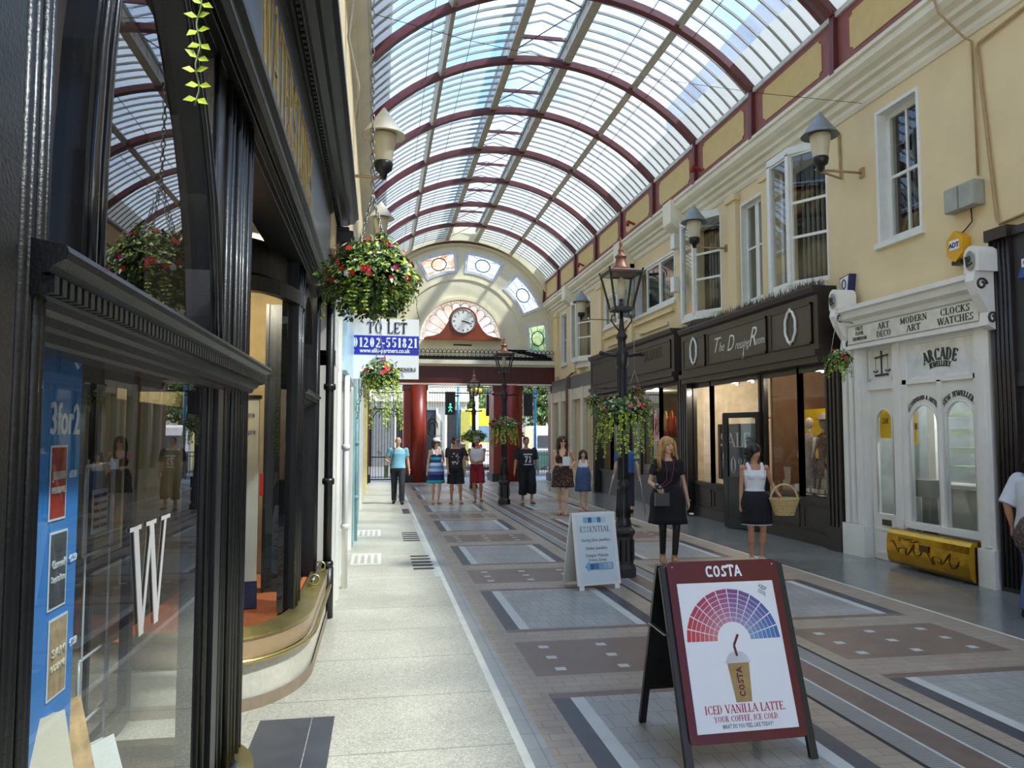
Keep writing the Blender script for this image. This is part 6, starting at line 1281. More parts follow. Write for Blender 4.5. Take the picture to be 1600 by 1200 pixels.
# ---------------------------------------------------------------- gates in the end openings
def gate(name, label, x0, x1, z0, z1, y, arch_=False, leafs=1, low=None):
    t = thing(name, label, 'gate', ((x0+x1)/2, y, z0))
    b_ = MB()
    for z in (z0+.08, z0+.95, z1-.02): b_.box(x0, x1, y-.02, y+.02, z, z+.045)
    for x in (x0, x1-.04): b_.box(x, x+.04, y-.025, y+.025, z0, z1)
    b_.obj('gate_frame', blackm, t)
    b_ = MB(); n = int((x1-x0)/.105)
    for k in range(1, n): x = x0+(x1-x0)*k/n; b_.bar((x, y, z0+.08), (x, y, z1), .018)
    tagp(b_.obj('gate_bars', blackm, t), kind='stuff')
    b_ = MB(); xc = (x0+x1)/2; R_ = (x1-x0)/2*.8
    b_.tube([(xc+R_*cos(a), y-.02, z1-R_*.7+R_*.7*sin(a)) for a in [pi*k/16 for k in range(17)]], .02, 6); b_.tube([(xc+R_*.55*cos(a), y-.02, z1-R_*.7+R_*.5*sin(a)) for a in [pi*k/16 for k in range(17)]], .014, 6)
    for s_ in (-1, 1): b_.tube([(xc+s_*(R_*.5+.10*(1-q/16)*cos(q*.7)), y-.02, z0+1.12+.10*(1-q/16)*sin(q*.7)) for q in range(16)], .012, 5)
    b_.obj('gate_scroll', blackm, t)
    return t
g0 = gz(30)
gate('iron_gate', 'tall closed black iron gate left of the left red pier', -.34, .9, g0, 2.65, EY-.1)
b_ = MB()
def grille(x0, x1, label, z0):
    t = thing('overhead_grille', label, 'grille', ((x0+x1)/2, EY-.2, 3.3)); b_ = MB(); b_.box(x0, x1, EY-.22, EY-.18, 3.28, 3.32); b_.box(x0, x1, EY-.22, EY-.18, 3.52, 3.55); b_.obj('rail', blackm, t)
    b_ = MB(); n = int((x1-x0)/.10)
    for k in range(n): x = x0+(x1-x0)*(k+.5)/n; b_.bar((x, EY-.2, z0), (x, EY-.2, 3.54), .014); b_.tube([(x+.045*cos(a), EY-.2, 3.42+.07*sin(a)) for a in [2*pi*q/6 for q in range(6)]], .007, 4, closed=True)
    tagp(b_.obj('grille_bars', blackm, t), kind='stuff')
grille(1.92, 4.42, 'iron grille across the top of the middle gate opening', 2.75); grille(5.68, 6.76, 'iron grille across the top of the right gate opening', 2.75); grille(-.32, .9, 'iron grille across the top of the left gate opening', 2.7)
# opened leaf of the middle gate, folded back against the left pier
t = thing('iron_gate', 'open leaf of the middle gate folded back beside the left red pier', 'gate', (1.95, 31.4, g0)); b_ = MB()
for k in range(14): b_.bar((1.92+k*.05, EY+.2+k*.09, g0), (1.92+k*.05, EY+.2+k*.09, 2.2+.3*sin(k/4)), .02)
b_.bar((1.92, EY+.2, .1), (2.57, EY+1.37, .1), .03); b_.bar((1.92, EY+.2, 1.6), (2.57, EY+1.37, 1.6), .03); b_.obj('gate_bars', blackm, t); tagp(t.children[0], kind='stuff')
b_ = MB(); b_.tube([(2.1+.22*cos(a)*(1-a/16), EY+.3+a*.03, 1.9+.45*sin(a)*(1-a/16)) for a in [k*.45 for k in range(24)]], .022, 5); b_.obj('gate_scroll', blackm, t)
# low fence and crossing outside
def lowfence(x0, x1, y, label, h=1.05):
    t = thing('street_railing', label, 'railing', ((x0+x1)/2, y, g0)); b_ = MB(); b_.tube([(x0, y, g0+h), (x1, y, g0+h)], .025, 6); b_.tube([(x0, y, g0+.12), (x1, y, g0+.12)], .018, 6); b_.tube([(x0, y, g0+h*.82), (x1, y, g0+h*.82)], .018, 6); b_.obj('rail', blackm, t)
    b_ = MB(); n = int((x1-x0)/.13)
    for k in range(n+1): x = x0+(x1-x0)*k/n; b_.bar((x, y, g0), (x, y, g0+h), .02)
    tagp(b_.obj('railing_bars', blackm, t), kind='stuff')
lowfence(4.0, 8.8, 37.0, 'low black street railing outside the right part of the gates')
# buildings, bus, trees and street furniture outside
bl = thing('building', 'white building with dark windows across the street', 'building', (2, 46, 0)); hw = mat('street_white_wall', (228, 226, 216), .7, var=.04); gl_ = mat('street_dark_window', (44, 52, 60), .15)
b_ = MB(); b_.box(-14, 5.2, 46, 56, -.8, 11); b_.box(-14, 5.3, 45.7, 46, 3.6, 4.2); b_.obj('wall', hw, bl)
for x in (-8, -5.6, -3.2, -.6, 1.0, 2.5, 4.0):
    b_ = MB(); b_.box(x, x+.85, 45.93, 46.0, -.2, 3.1, 0); o = b_.obj('window', gl_, bl); b_ = MB(); b_.box(x-.12, x, 45.85, 46, -.3, 3.3); b_.box(x+.85, x+.97, 45.85, 46, -.3, 3.3); b_.obj('window_surround', hw, o)
b_ = MB(); b_.box(-.4, .9, 44.9, 45.6, -.5, 3.2); b_.obj('kiosk', mat('kiosk_grey', (108, 112, 112), .5), label='dark grey kiosk beyond the left iron gate', cat='kiosk')
b_ = MB(); b_.box(11.5, 34, 56, 66, -.8, 9); o = b_.obj('building', mat('street_tan_wall', (196, 190, 176), .8), label='pale building behind the trees at the far right of the street', cat='building')
bu = thing('bus', 'yellow and white bus passing outside the middle gate opening', 'bus', (6, 42, -.3)); b_ = MB(); b_.box(4.6, 6.6, 40, 44, .1, 3.0); b_.obj('body', mat('bus_yellow', (236, 220, 70), .35), bu, bevel=.1)
b_ = MB(); b_.box(4.7, 6.5, 39.97, 40.0, 1.3, 2.1); b_.obj('windscreen', mat('bus_glass', (120, 150, 176), .1), bu); b_ = MB(); b_.box(4.62, 6.58, 39.96, 40, .1, 1.2); b_.obj('lower_panel', mat('bus_white', (236, 236, 232), .35), bu)
for x in (4.9, 6.3): b_ = MB(); b_.lathe([(.42, -.12), (.45, 0), (.42, .12)], (x, 40.6, -.28), 18, axis='x'); b_.obj('wheel', blackm, bu)
vn = thing('van', 'white van with dark windows outside the right gate opening', 'van', (9.4, 41, -.3)); b_ = MB(); b_.box(8.0, 11.4, 40, 42, -.2, 2.1); b_.obj('body', mat('van_white', (236, 238, 238), .3), vn, bevel=.12)
b_ = MB(); b_.box(8.3, 11.2, 39.97, 40.02, .95, 1.6); b_.obj('window', gl_, vn); b_ = MB(); b_.box(8.1, 11.3, 39.95, 40.02, -.15, .75); b_.obj('lower_panel', mat('van_green', (52, 96, 92), .4), vn)
for x in (8.8, 10.8): b_ = MB(); b_.lathe([(.32, -.1), (.35, 0), (.32, .1)], (x, 39.95, -.35), 16, axis='y'); b_.obj('wheel', blackm, vn)
def signal(x, y, z, label, green, polec, back=False):
    t = thing('traffic_light', label, 'traffic light', (x, y, g0)); b_ = MB(); b_.tube([(x+.38, y+.2, g0), (x+.38, y+.2, z+.75)], .06, 10); b_.obj('pole', polec, t)
    b_ = MB(); b_.box(x-.21, x+.21, y-.12, y+.12, z-.5, z+.5); b_.box(x+.2, x+.4, y, y+.1, z+.3, z+.36); b_.obj('signal_head', blk, t, bevel=.02)
    if green:
        gm = mat('green_signal', (60, 230, 170), .4, emit=(60, 240, 170), estr=4); b_ = MB(); b_.ball((x, y-.13, z-.05), (.035, .01, .04), 8, 6); 
        for a, b in (((0, -.1), (0, -.24)), ((0, -.12), (-.08, -.2)), ((0, -.12), (.08, -.2)), ((0, -.24), (-.07, -.36)), ((0, -.24), (.07, -.36))): b_.bar((x+a[0], y-.13, z+a[1]), (x+b[0], y-.13, z+b[1]), .035, .01)
        b_.obj('green_man', gm, t)
blue = mat('blue_pole', (66, 150, 200), .4); signal(3.02, 33.2, 3.0, 'pedestrian signal showing a green man on a blue pole', True, blue); signal(6.7, 34.5, 3.0, 'dark traffic signal on a pale blue pole in the right gate opening', False, blue); signal(5.05, 35.0, 3.0, 'dark signal head just left of the right red pier', False, blue)
b_ = MB(); b_.tube([(4.7, 37.5, g0), (4.7, 37.5, 3.9)], .11, 12); b_.tube([(4.7, 37.5, g0), (4.7, 37.5, 1.2)], .115, 12, m=1); b_.ball((4.7, 37.5, 3.8), (.3, .2, .15), m=2); b_.obj('beacon_pole', [hw, blue, mat('beacon_yellow', (236, 196, 60), .4)], label='tall white and blue pole with a yellow top outside the middle opening', cat='pole')
def tree(x, y, h, label, seed):
    t = thing('tree', label, 'tree', (x, y, -.5), group='green trees outside the right gate'); rnd = random.Random(seed); b_ = MB(); b_.tube([(x, y, -.6), (x+.1, y, h*.4), (x, y, h*.75)], [.22, .16, .08], 8)
    for k in range(5): a = k*1.3; b_.tube([(x, y, h*(.35+.07*k)), (x+1.1*cos(a), y+1.1*sin(a), h*(.55+.08*k))], [.08, .03], 6)
    b_.obj('trunk', mat('bark', (88, 72, 56), .9), t); b_ = MB()
    for k in range(2600):
        c = V((x+rnd.gauss(0, 1.15), y+rnd.gauss(0, .9), h*.68+rnd.gauss(0, h*.17))); leaf(b_, c, (rnd.uniform(-1, 1), rnd.uniform(-1, 1), -.5), (rnd.uniform(-1, 1), -1, 1), .30, rnd.choice((0, 1, 1)))
    tagp(b_.obj('crown', leafm, t), kind='stuff')
tree(9.4, 45, 6, 'broad green tree filling the right gate opening', 1); tree(6.6, 57, 6.2, 'green tree behind the bus beside the tall pole', 2); tree(15.5, 45, 6.5, 'green tree furthest right beyond the street', 3); tree(6.3, 66, 6.4, 'small green tree glimpsed left of the pole', 4)
b_ = MB(); b_.box(3.15, 3.75, 33.6, 34.0, g0, 1.25); b_.obj('utility_cabinet', mat('cabinet_tan', (180, 150, 116), .6), label='tan utility cabinet behind the man in the dark tee', cat='cabinet', bevel=.02)
# ---------------------------------------------------------------- people
skin_l = mat('skin_fair', (222, 172, 142), .5, var=.06, scale=8); skin_t = mat('skin_tan', (196, 140, 106), .5, var=.06, scale=8)
eyew = mat('eye_white', (236, 234, 230), .3); eyed = mat('eye_dark', (40, 30, 26), .3); lipm = mat('lips', (176, 84, 80), .5)
def capsule(mb, a, b, ra, rb, seg=12):
    a, b = V(a), V(b); mb.tube([a, b], [ra, rb], seg); mb.ball(a, ra, seg, 8); mb.ball(b, rb, seg, 8)
def loft(mb, rings, seg=20):
    """rings: (centre x, y, z, rx, ry)"""
    vs = []; n = len(rings)
    for cx, cyy, z, rx, ry in rings: vs += [(cx+rx*cos(2*pi*k/seg), cyy+ry*sin(2*pi*k/seg), z) for k in range(seg)]
    fs = []
    for i in range(n-1): fs += [(i*seg+k, i*seg+(k+1) % seg, (i+1)*seg+(k+1) % seg, (i+1)*seg+k) for k in range(seg)]
    fs += [tuple(range(seg))[::-1], tuple((n-1)*seg+k for k in range(seg))]; mb.add(vs, fs, 0, True)
def remesh(mb, name, m, parent, vox=.009, sm=3):
    o = mb.obj(name, m); o.parent = None
    md = o.modifiers.new('r', 'REMESH'); md.mode = 'VOXEL'; md.voxel_size = vox; md.use_smooth_shade = True
    s_ = o.modifiers.new('s', 'SMOOTH'); s_.factor = .5; s_.iterations = sm
    me = bpy.data.meshes.new_from_object(o.evaluated_get(bpy.context.evaluated_depsgraph_get())); bpy.data.objects.remove(o)
    me.name = name; me.polygons.foreach_set('use_smooth', [True]*len(me.polygons)); me.materials.clear(); me.materials.append(m)
    o = bpy.data.objects.new(name, me); C.objects.link(o); o.parent = parent; o.matrix_parent_inverse = Matrix.Identity(4); return o
def ik(a, c, l1, l2, pole):
    a, c = V(a), V(c); d = c-a; L = min(d.length, (l1+l2)*.999); c = a+d.normalized()*L; d = (c-a).normalized()
    x = (l1*l1-l2*l2+L*L)/(2*L); h = sqrt(max(0, l1*l1-x*x)); p = V(pole); p = (p-d*p.dot(d)).normalized(); return a+d*x+p*h, c
def person(label, x, y, rz, h, hands, feet, female=False, skin=None, build=1.0, top=None, sleeve=None, bottom=None, hair=None, shoe=None, vox=.010, lean=0, headturn=0, headtilt=0, near=False, zoff=0, group=None, curl=.5):
    """built facing -Y in its own frame at 1.75 m, then scaled. hands/feet: (left, right) targets; +x is the viewer's right when it faces the camera"""
    k = h/1.75; t = thing('person', label, 'person', (x, y, gz(y)+zoff), rz, group); t.scale = (k, k, k)
    skin = skin or skin_l; b = build; sw = (.165 if female else .195)*b; hw = (.095 if female else .088)*b; S = {}
    neck = V((0, .0+lean*.5, 1.47)); head = V((0, -.015+lean*.6, 1.625)); R3 = Matrix.Rotation(headturn, 3, 'Z') @ Matrix.Rotation(headtilt, 3, 'X')
    B = MB()
    if female: tor = [(0, 0, .86, .145, .105), (0, .0, .93, .165, .115), (0, 0, 1.03, .135, .10), (0, 0, 1.10, .118, .092), (0, -.005, 1.20, .135, .10), (0, -.012, 1.29, .15, .108), (0, 0, 1.37, .15, .09), (0, 0, 1.42, .12, .07), (0, 0, 1.455, .06, .055)]
    else: tor = [(0, 0, .86, .145, .11), (0, .0, .93, .158, .118), (0, 0, 1.03, .148, .112), (0, 0, 1.12, .15, .11), (0, 0, 1.22, .168, .115), (0, -.005, 1.31, .18, .115), (0, 0, 1.38, .175, .095), (0, 0, 1.43, .13, .075), (0, 0, 1.465, .065, .06)]
    def tr(f=1.0, add=0.0, z0=-9, z1=9): return [(cx, cyy+lean*max(0, (z-.9))*.9, z, rx*b*f+add, ry*b*f+add) for cx, cyy, z, rx, ry in tor if z0 <= z <= z1]
    loft(B, tr())
    if female:
        for s_ in (-1, 1): B.ball((s_*.065*b, -.075*b, 1.28), (.058*b, .05*b, .055*b))
    capsule(B, (0, .01+lean*.45, 1.42), (0, -.005+lean*.55, 1.54), .052, .047)
    def HP(p): return head+R3 @ V(p)
    def hb(c, r): 
        m2 = MB(); m2.ball((0, 0, 0), r, 16, 12); B.add([HP(V(c)+V(v)) for v in m2.v], m2.f, 0, True)
    hb((0, .008, .025), (.075, .092, .088)); hb((0, -.022, -.035), (.058, .066, .068)); hb((0, -.052, -.078), (.030, .028, .026))
    B.tube([HP((0, -.088, .018)), HP((0, -.106, -.018)), HP((0, -.088, -.030))], [.008, .014, .011], 8)
    for s_ in (-1, 1): hb((s_*.077, .012, -.01), (.010, .018, .028)); hb((s_*.035, -.062, -.022), (.022, .018, .02))
    S['hp'] = HP
    arms = []; legs = []
    for i, s_ in enumerate((-1, 1)):
        sh = V((s_*sw, lean*.48, 1.40)); hd = V(hands[i]); pole = V((s_*.35, .9, -.5)) if len(hands) < 4 else V(hands[2+i]); el, wr = ik(sh, hd, .285, .25, pole)
        ra = .044*b if not female else .037*b
        B.ball(sh, ra*1.22); capsule(B, sh, el, ra, ra*.78); capsule(B, el, wr, ra*.80, .024)
        capsule(B, el.lerp(wr, .25), wr, ra*.80, .024)
        d = (wr-el).normalized(); pn_ = V((s_, -.2, 0)); pn_ = (pn_-d*pn_.dot(d)).normalized(); sd2 = d.cross(pn_).normalized()*s_   # palm faces inwards; sd2 runs across the knuckles
        pc = wr+d*.05; capsule(B, wr+d*.01, pc+sd2*.022+d*.03, .024, .017); capsule(B, wr+d*.01, pc-sd2*.022+d*.028, .024, .017); capsule(B, wr+d*.02, pc+d*.034, .024, .018)
        inn = -pn_
        for q, (off, L) in enumerate(((-.030, .072), (-.010, .082), (.010, .078), (.029, .060))):
            p0 = wr+d*.085+sd2*off; p1 = p0+d*L*.42+inn*L*.25*curl; p2 = p1+d*L*.32*(1-curl*.7)+inn*L*.38*curl; p3 = p2+d*L*.25*(1-curl*1.2)+inn*L*.28*curl
            B.tube([p0, p1, p2, p3], [.0095, .009, .0085, .007], 8)
        p0 = wr+d*.03-sd2*.022; B.tube([p0, p0-sd2*.022+d*.03+inn*.012, p0-sd2*.024+d*.062+inn*.022], [.013, .011, .008], 8)
        arms.append((sh, el, wr, ra))
        ft = V(feet[i]); hp_ = V((s_*hw, 0, .91)); an = V((ft.x, ft.y+.05, ft.z+.075)); kn, an2 = ik(hp_, an, .43, .42, V((s_*.05, -1, .1)))
        rt = (.080 if female else .082)*b; kf = (.88 if female else 1)*b; capsule(B, hp_, kn, rt, .050*kf); capsule(B, hp_.lerp(kn, .3), kn, rt*.86, .048*kf); capsule(B, kn, an2, .046*kf, .032*kf); capsule(B, kn.lerp(an2, .12), kn.lerp(an2, .42), .054*kf, .050*kf)
        toe = V((ft.x+s_*.02, ft.y-.13, ft.z+.022)); capsule(B, an2-V((0, -.015, .045)), toe+V((0, .05, .014)), .034, .03); capsule(B, an2, toe+V((0, .04, .012)), .030, .024); capsule(B, toe+V((0, .06, .004)), toe, .034, .020)
        legs.append((hp_, kn, an2, rt, toe))
    remesh(B, 'body', skin, t, vox)
    S.update(t=t, arms=arms, legs=legs, tr=tr, head=head, lean=lean, b=b, female=female, vox=vox, tor=tor)
    fc = MB(); fd = MB()
    for s_ in (-1, 1):
        e_ = MB(); e_.ball((0, 0, 0), (.013, .006, .0075), 10, 6); c0 = V((s_*.031, -.078, .008)); fc.add([HP(c0+V(v)) for v in e_.v], e_.f, 0, True)
        e_ = MB(); e_.ball((0, 0, 0), (.0062, .003, .0062), 8, 6); fd.add([HP(c0+V((0, -.0055, 0))+V(v)) for v in e_.v], e_.f, 0, True)
        fd.bar(HP((s_*.016, -.086, .027)), HP((s_*.047, -.078, .026)), .006, .006)
    lobj(fc, 'eyes', eyew, t); lobj(fd, 'brows_and_pupils', eyed, t)
    l_ = MB(); e_ = MB(); e_.ball((0, 0, 0), (.023, .007, .0075), 10, 6); l_.add([HP(V((0, -.087, -.052))+V(v)) for v in e_.v], e_.f, 0, True); lobj(l_, 'lips', lipm, t)
    return S
def shirt(S, m, sleeve=.55, z0=.90, add=.016, name='shirt', loose=0, neckz=1.44, tight=False):
    B = MB(); loft(B, [(cx, cyy, z, rx+loose*max(0, 1.25-z), ry+loose*max(0, 1.25-z)) for cx, cyy, z, rx, ry in S['tr'](1, add, z0-.001, neckz)])
    if S['female']:
        for s_ in (-1, 1): B.ball((s_*.065*S['b'], -.078*S['b'], 1.28), (.064*S['b'], .058*S['b'], .06*S['b']))
    for sh, el, wr, ra in S['arms']:
        if sleeve > 0: B.ball(sh-V((sh.x*.03, 0, .0)), ra*1.22+add*.62); B.tube([sh, sh.lerp(el, min(1, sleeve))], [ra*1.12+add*.75, ra*.92+add*1.2], 12)
        else: B.tube([(sh.x*.52, sh.y-.085, 1.32), (sh.x*.56, sh.y-.07, 1.40), (sh.x*.60, sh.y-.01, 1.462), (sh.x*.58, sh.y+.06, 1.40), (sh.x*.52, sh.y+.075, 1.32)], [.034, .030, .028, .030, .034], 10)
    return remesh(B, name, m, S['t'], S['vox'])
def trousers(S, m, to=1.0, add=.018, name='trousers', flare=0, z1=1.03):
    B = MB(); loft(B, S['tr'](1, add*.9, .85, z1))
    for hp_, kn, an, rt, toe in S['legs']:
        B.ball(hp_, rt+add*.6)
        if to <= .5: e = hp_.lerp(kn, to*2); B.tube([hp_, e], [rt+add, rt*(1-.35*to*2)+add*1.6+flare], 14)
        else:
            e = kn.lerp(an, (to-.5)*2); B.tube([hp_, hp_.lerp(kn, .5), kn, e], [rt+add, rt*.85+add, (.046 if S['female'] else .056)+add*1.2, (.036 if S['female'] else .048)+add*1.1+flare], 14)
    return remesh(B, name, m, S['t'], S['vox'])
def skirt(S, m, z0, z1, r1, name='skirt', folds=9, amp=.012, ry=.8, sway=0):
    B = MB(); seg = 48; n = 9; vs = []
    top = [q for q in S['tr'](1, .02) if abs(q[2]-z1) < .09] or [(0, 0, z1, .15, .11)]; rx0, ry0 = top[0][3], top[0][4]
    for i in range(n):
        f = i/(n-1); z = z1+(z0-z1)*f; g_ = f**.7
        for k in range(seg):
            a = 2*pi*k/seg; w = 1+amp*12*f*sin(folds*a)*.35
            hipb = .03*sin(pi*min(1, f*1.5)); vs.append(((rx0+(r1-rx0)*g_+hipb)*cos(a)*w+sway*f, (ry0+(r1*ry-ry0)*g_+hipb*.6)*sin(a)*w, z))
    fs = [(i*seg+k, i*seg+(k+1) % seg, (i+1)*seg+(k+1) % seg, (i+1)*seg+k) for i in range(n-1) for k in range(seg)]
    fs = [f[::-1] for f in fs]
    B.add(vs, fs, 0, True); o = lobj(B, name, m, S['t']); s_ = o.modifiers.new('thick', 'SOLIDIFY'); s_.thickness = .006; return o
def hair(S, m, length=0, vol=.012, name='hair', fringe=True, seed=1, n=70, spread=.1, bald=False):
    HP = S['hp']; B = MB(); rnd = random.Random(seed)
    def hb(c, r):
        m2 = MB(); m2.ball((0, 0, 0), r, 16, 12); B.add([HP(V(c)+V(v)) for v in m2.v], m2.f, 0, True)
    if bald: hb((0, .040, .018), (.086, .080, .075)); 
    else: vol += .006; hb((0, .026, .040), (.080+vol, .090+vol, .082+vol)); hb((0, .038, -.01), (.078+vol, .078+vol, .075))
    if length:
        for s_ in (-1, 1): B.tube([HP((s_*.07, .01, .05)), HP((s_*.085, .015, -.05)), HP((s_*(.085+spread*.2), .02, -.05-length*.5))], [.03, .032, .022], 10)
        B.tube([HP((0, .07, 0)), HP((0, .09, -.12)), HP((0, .085, -.05-length*.8))], [.07, .075, .05], 12)
    o = remesh(B, name, m, S['t'], S['vox'])
    if length:
        K = MB()
        for k in range(n):
            a = rnd.uniform(-.35, pi+.35); rr = .088+vol+rnd.uniform(-.006, .01); p = V((rr*cos(a), .015+rr*.98*sin(a), .05)); L = length*rnd.uniform(.7, 1.05)
            pts = [HP((p.x*.6, p.y*.6, .115)), HP(p)]
            for q in range(1, 6): f = q/5; pts.append(HP(V((p.x*(1+spread*f)+.016*sin(9*f+k)*min(1, 2*f), p.y*(1+spread*.2*f)+.008*cos(5*f+k)-.02*f*(1 if p.y < .02 else 0), .05-L*f-.06*f))))
            K.tube(pts, [.006, .009, .010, .010, .009, .007, .003], 6)
        lobj(K, 'hair_strands', m, S['t'])
    return o
def shoes(S, m, name='shoe', thick=.012, sandal=False, heel=0):
    for hp_, kn, an, rt, toe in S['legs']:
        B = MB(); base = min(an.z-.075, toe.z-.02)
        if sandal:
            n = 12; pts = [(toe.x-.038, toe.y-.02), (toe.x+.038, toe.y-.02), (toe.x+.042, toe.y+.06), (an.x+.032, an.y+.04), (an.x-.032, an.y+.04), (toe.x-.042, toe.y+.06)]
            B.prism(pts, lambda u, v, d: (u, v, base+d-.012), 0, .018); B.tube([(toe.x-.04, toe.y+.05, base+.01), (toe.x, toe.y+.02, base+.05), (toe.x+.04, toe.y+.05, base+.01)], .008, 6)
            lobj(B, name, m, S['t'])
        else:
            capsule(B, an-V((0, -.012, .035)), toe+V((0, .02, .016)), .045, .036); capsule(B, toe+V((0, .05, .012)), toe+V((0, -.01, .01)), .042, .032); B.tube([an-V((0, 0, .04)), an+V((0, .005, .015+heel))], [.042, .042], 12); remesh(B, name, m, S['t'], S['vox'])
def on(S, name, mb, m): return lobj(mb, name, m, S['t'])
jean = mat('denim_blue', (66, 92, 128), .8, var=.2, scale=20); blk_c = mat('black_cloth', (22, 22, 26), .85, var=.2, scale=18); navy = mat('navy_tee', (34, 38, 48), .85, var=.12); whc = mat('white_cloth', (232, 234, 238), .8, var=.04)
def stripes(name, cols_, z0, z1):
    m = mat(name, (90, 110, 160), .8); t = m.node_tree; b = t.nodes['Principled BSDF']; tcn = t.nodes.new('ShaderNodeTexCoord'); sp = t.nodes.new('ShaderNodeSeparateXYZ'); mr = t.nodes.new('ShaderNodeMapRange'); mr.inputs[1].default_value = z0; mr.inputs[2].default_value = z1
    r = t.nodes.new('ShaderNodeValToRGB'); r.color_ramp.interpolation = 'CONSTANT'; n = len(cols_)
    while len(r.color_ramp.elements) < n: r.color_ramp.elements.new(.5)
    for i, c in enumerate(cols_): r.color_ramp.elements[i].position = i/n; r.color_ramp.elements[i].color = col(*c)
    t.links.new(tcn.outputs['Object'], sp.inputs[0]); t.links.new(sp.outputs[2], mr.inputs[0]); t.links.new(mr.outputs[0], r.inputs[0]); t.links.new(r.outputs[0], b.inputs['Base Color']); return m
def blotch(name, c1, c2, scale, thr=.5):
    m = mat(name, c1, .8); t = m.node_tree; b = t.nodes['Principled BSDF']; tcn = t.nodes.new('ShaderNodeTexCoord'); n = t.nodes.new('ShaderNodeTexVoronoi'); n.inputs['Scale'].default_value = scale
    r = t.nodes.new('ShaderNodeValToRGB'); r.color_ramp.interpolation = 'CONSTANT'; r.color_ramp.elements[0].color = col(*c2); r.color_ramp.elements[1].position = thr; r.color_ramp.elements[1].color = col(*c1)
    t.links.new(tcn.outputs['Object'], n.inputs[0]); t.links.new(n.outputs[0], r.inputs[0]); t.links.new(r.outputs[0], b.inputs['Base Color']); return m
blond = mat('blond_hair', (190, 146, 84), .45, var=.3, scale=40); brownh = mat('brown_hair', (62, 40, 28), .45, var=.3, scale=30); darkh = mat('dark_hair', (34, 26, 22), .45, var=.3); greyh = mat('grey_hair', (196, 194, 188), .6, var=.1)
G_ = 'people walking down the arcade'
# 1 old man, light blue shirt, dark trousers
S = person('elderly man in a pale blue shirt and dark trousers striding on the left', .50, 20.3, 0, 1.74, ((-.27, -.22, 1.10), (.30, .02, .80)), ((-.09, .14, 0), (.10, -.18, .0)), build=1.08, group=G_)
shirt(S, mat('pale_blue_shirt', (128, 186, 204), .8, var=.08), .62, .92, .014, loose=.06); trousers(S, mat('dark_trousers', (40, 42, 48), .8), 1.0, .02); hair(S, greyh, vol=.0, bald=True); shoes(S, mat('black_shoe', (22, 20, 20), .4))
b_ = MB(); b_.bar((-.10, -.13, 1.42), (-.20, -.16, .98), .03, .012); b_.tube([(-.1, -.1, 1.46), (-.12, .12, 1.40)], .012, 5); on(S, 'bag_strap', b_, MATS['dark_trousers'])
b_ = MB(); b_.box(-.36, -.25, -.10, .18, .68, 1.0); o = on(S, 'shoulder_bag', b_, mat('olive_bag', (74, 82, 52), .8)); b_ = MB(); b_.tube([(.30, .015, .86), (.30, .015, .88)], .03, 10); on(S, 'wristwatch', b_, greyh)
# 2 woman, striped dress, white cap
S = person('woman in a blue striped sundress and white cap beside the man in the dark tee', 1.48, 20.2, rad(8), 1.70, ((-.24, .02, .84), (.16, -.18, 1.12)), ((-.07, .0, 0), (.07, -.06, 0)), female=True, headturn=rad(35), group=G_)
sd_m = stripes('striped_dress', [(40, 176, 176), (34, 44, 110), (30, 36, 90), (90, 90, 160), (170, 196, 220), (90, 130, 190), (180, 196, 214), (44, 60, 120), (60, 180, 190), (38, 44, 96), (214, 224, 234)], .55, 1.40)
shirt(S, sd_m, 0, 1.0, .014, 'dress_bodice', neckz=1.34); skirt(S, sd_m, .55, 1.12, .25, 'dress_skirt', amp=.006); hair(S, brownh, .10); shoes(S, mat('tan_sandal', (120, 84, 60), .6), 'sandal', sandal=True)
HP = S['hp']; b_ = MB(); e_ = MB(); e_.lathe([(.098, .03), (.1, .07), (.085, .12), (.04, .14)], seg=16); b_.add([HP(V(v)) for v in e_.v], e_.f, 0, True); b_.add([HP(p) for p in ((-.07, -.07, .05), (.07, -.07, .05), (.055, -.17, .035), (-.055, -.17, .035), (-.07, -.07, .06), (.07, -.07, .06), (.055, -.17, .045), (-.055, -.17, .045))], [(0, 3, 2, 1), (4, 5, 6, 7), (0, 1, 5, 4), (1, 2, 6, 5), (2, 3, 7, 6), (3, 0, 4, 7)]); on(S, 'cap', b_, whc)
b_ = MB(); b_.bar(HP((-.055, -.092, .01)), HP((.055, -.092, .01)), .012, .022); on(S, 'sunglasses', b_, blk_c)
b_ = MB(); [b_.tube([(s_*.06, -.10, 1.34), (s_*.075, -.03, 1.45), (s_*.06, .07, 1.36)], .008, 5) for s_ in (-1, 1)]; on(S, 'dress_strap', b_, sd_m)
# 3 man, dark graphic tee, black shorts
S = person('man in a dark printed tee and black shorts looking towards the man in white', 1.98, 20.1, rad(-4), 1.74, ((-.20, -.14, .90), (.26, -.25, 1.20)), ((-.10, .0, 0), (.14, -.06, 0)), skin=skin_t, build=1.05, headturn=rad(45), group=G_)
shirt(S, mat('plum_tee', (48, 36, 42), .85), .7, .92, .022, loose=.02); trousers(S, blk_c, .46, .03, 'shorts', .02); hair(S, darkh, vol=.004); shoes(S, MATS['tan_sandal'], 'sandal', sandal=True)
b_ = MB(); rnd = random.Random(5)
for k in range(16): b_.ball((rnd.uniform(-.09, .09), -.145, rnd.uniform(1.02, 1.32)), (rnd.uniform(.012, .03), .004, rnd.uniform(.01, .025)), 8, 5)
on(S, 'shirt_print', b_, mat('print_grey', (196, 196, 196), .8)); HP = S['hp']; b_ = MB(); b_.bar(HP((-.055, -.092, .01)), HP((.055, -.092, .01)), .012, .022); on(S, 'sunglasses', b_, blk_c)
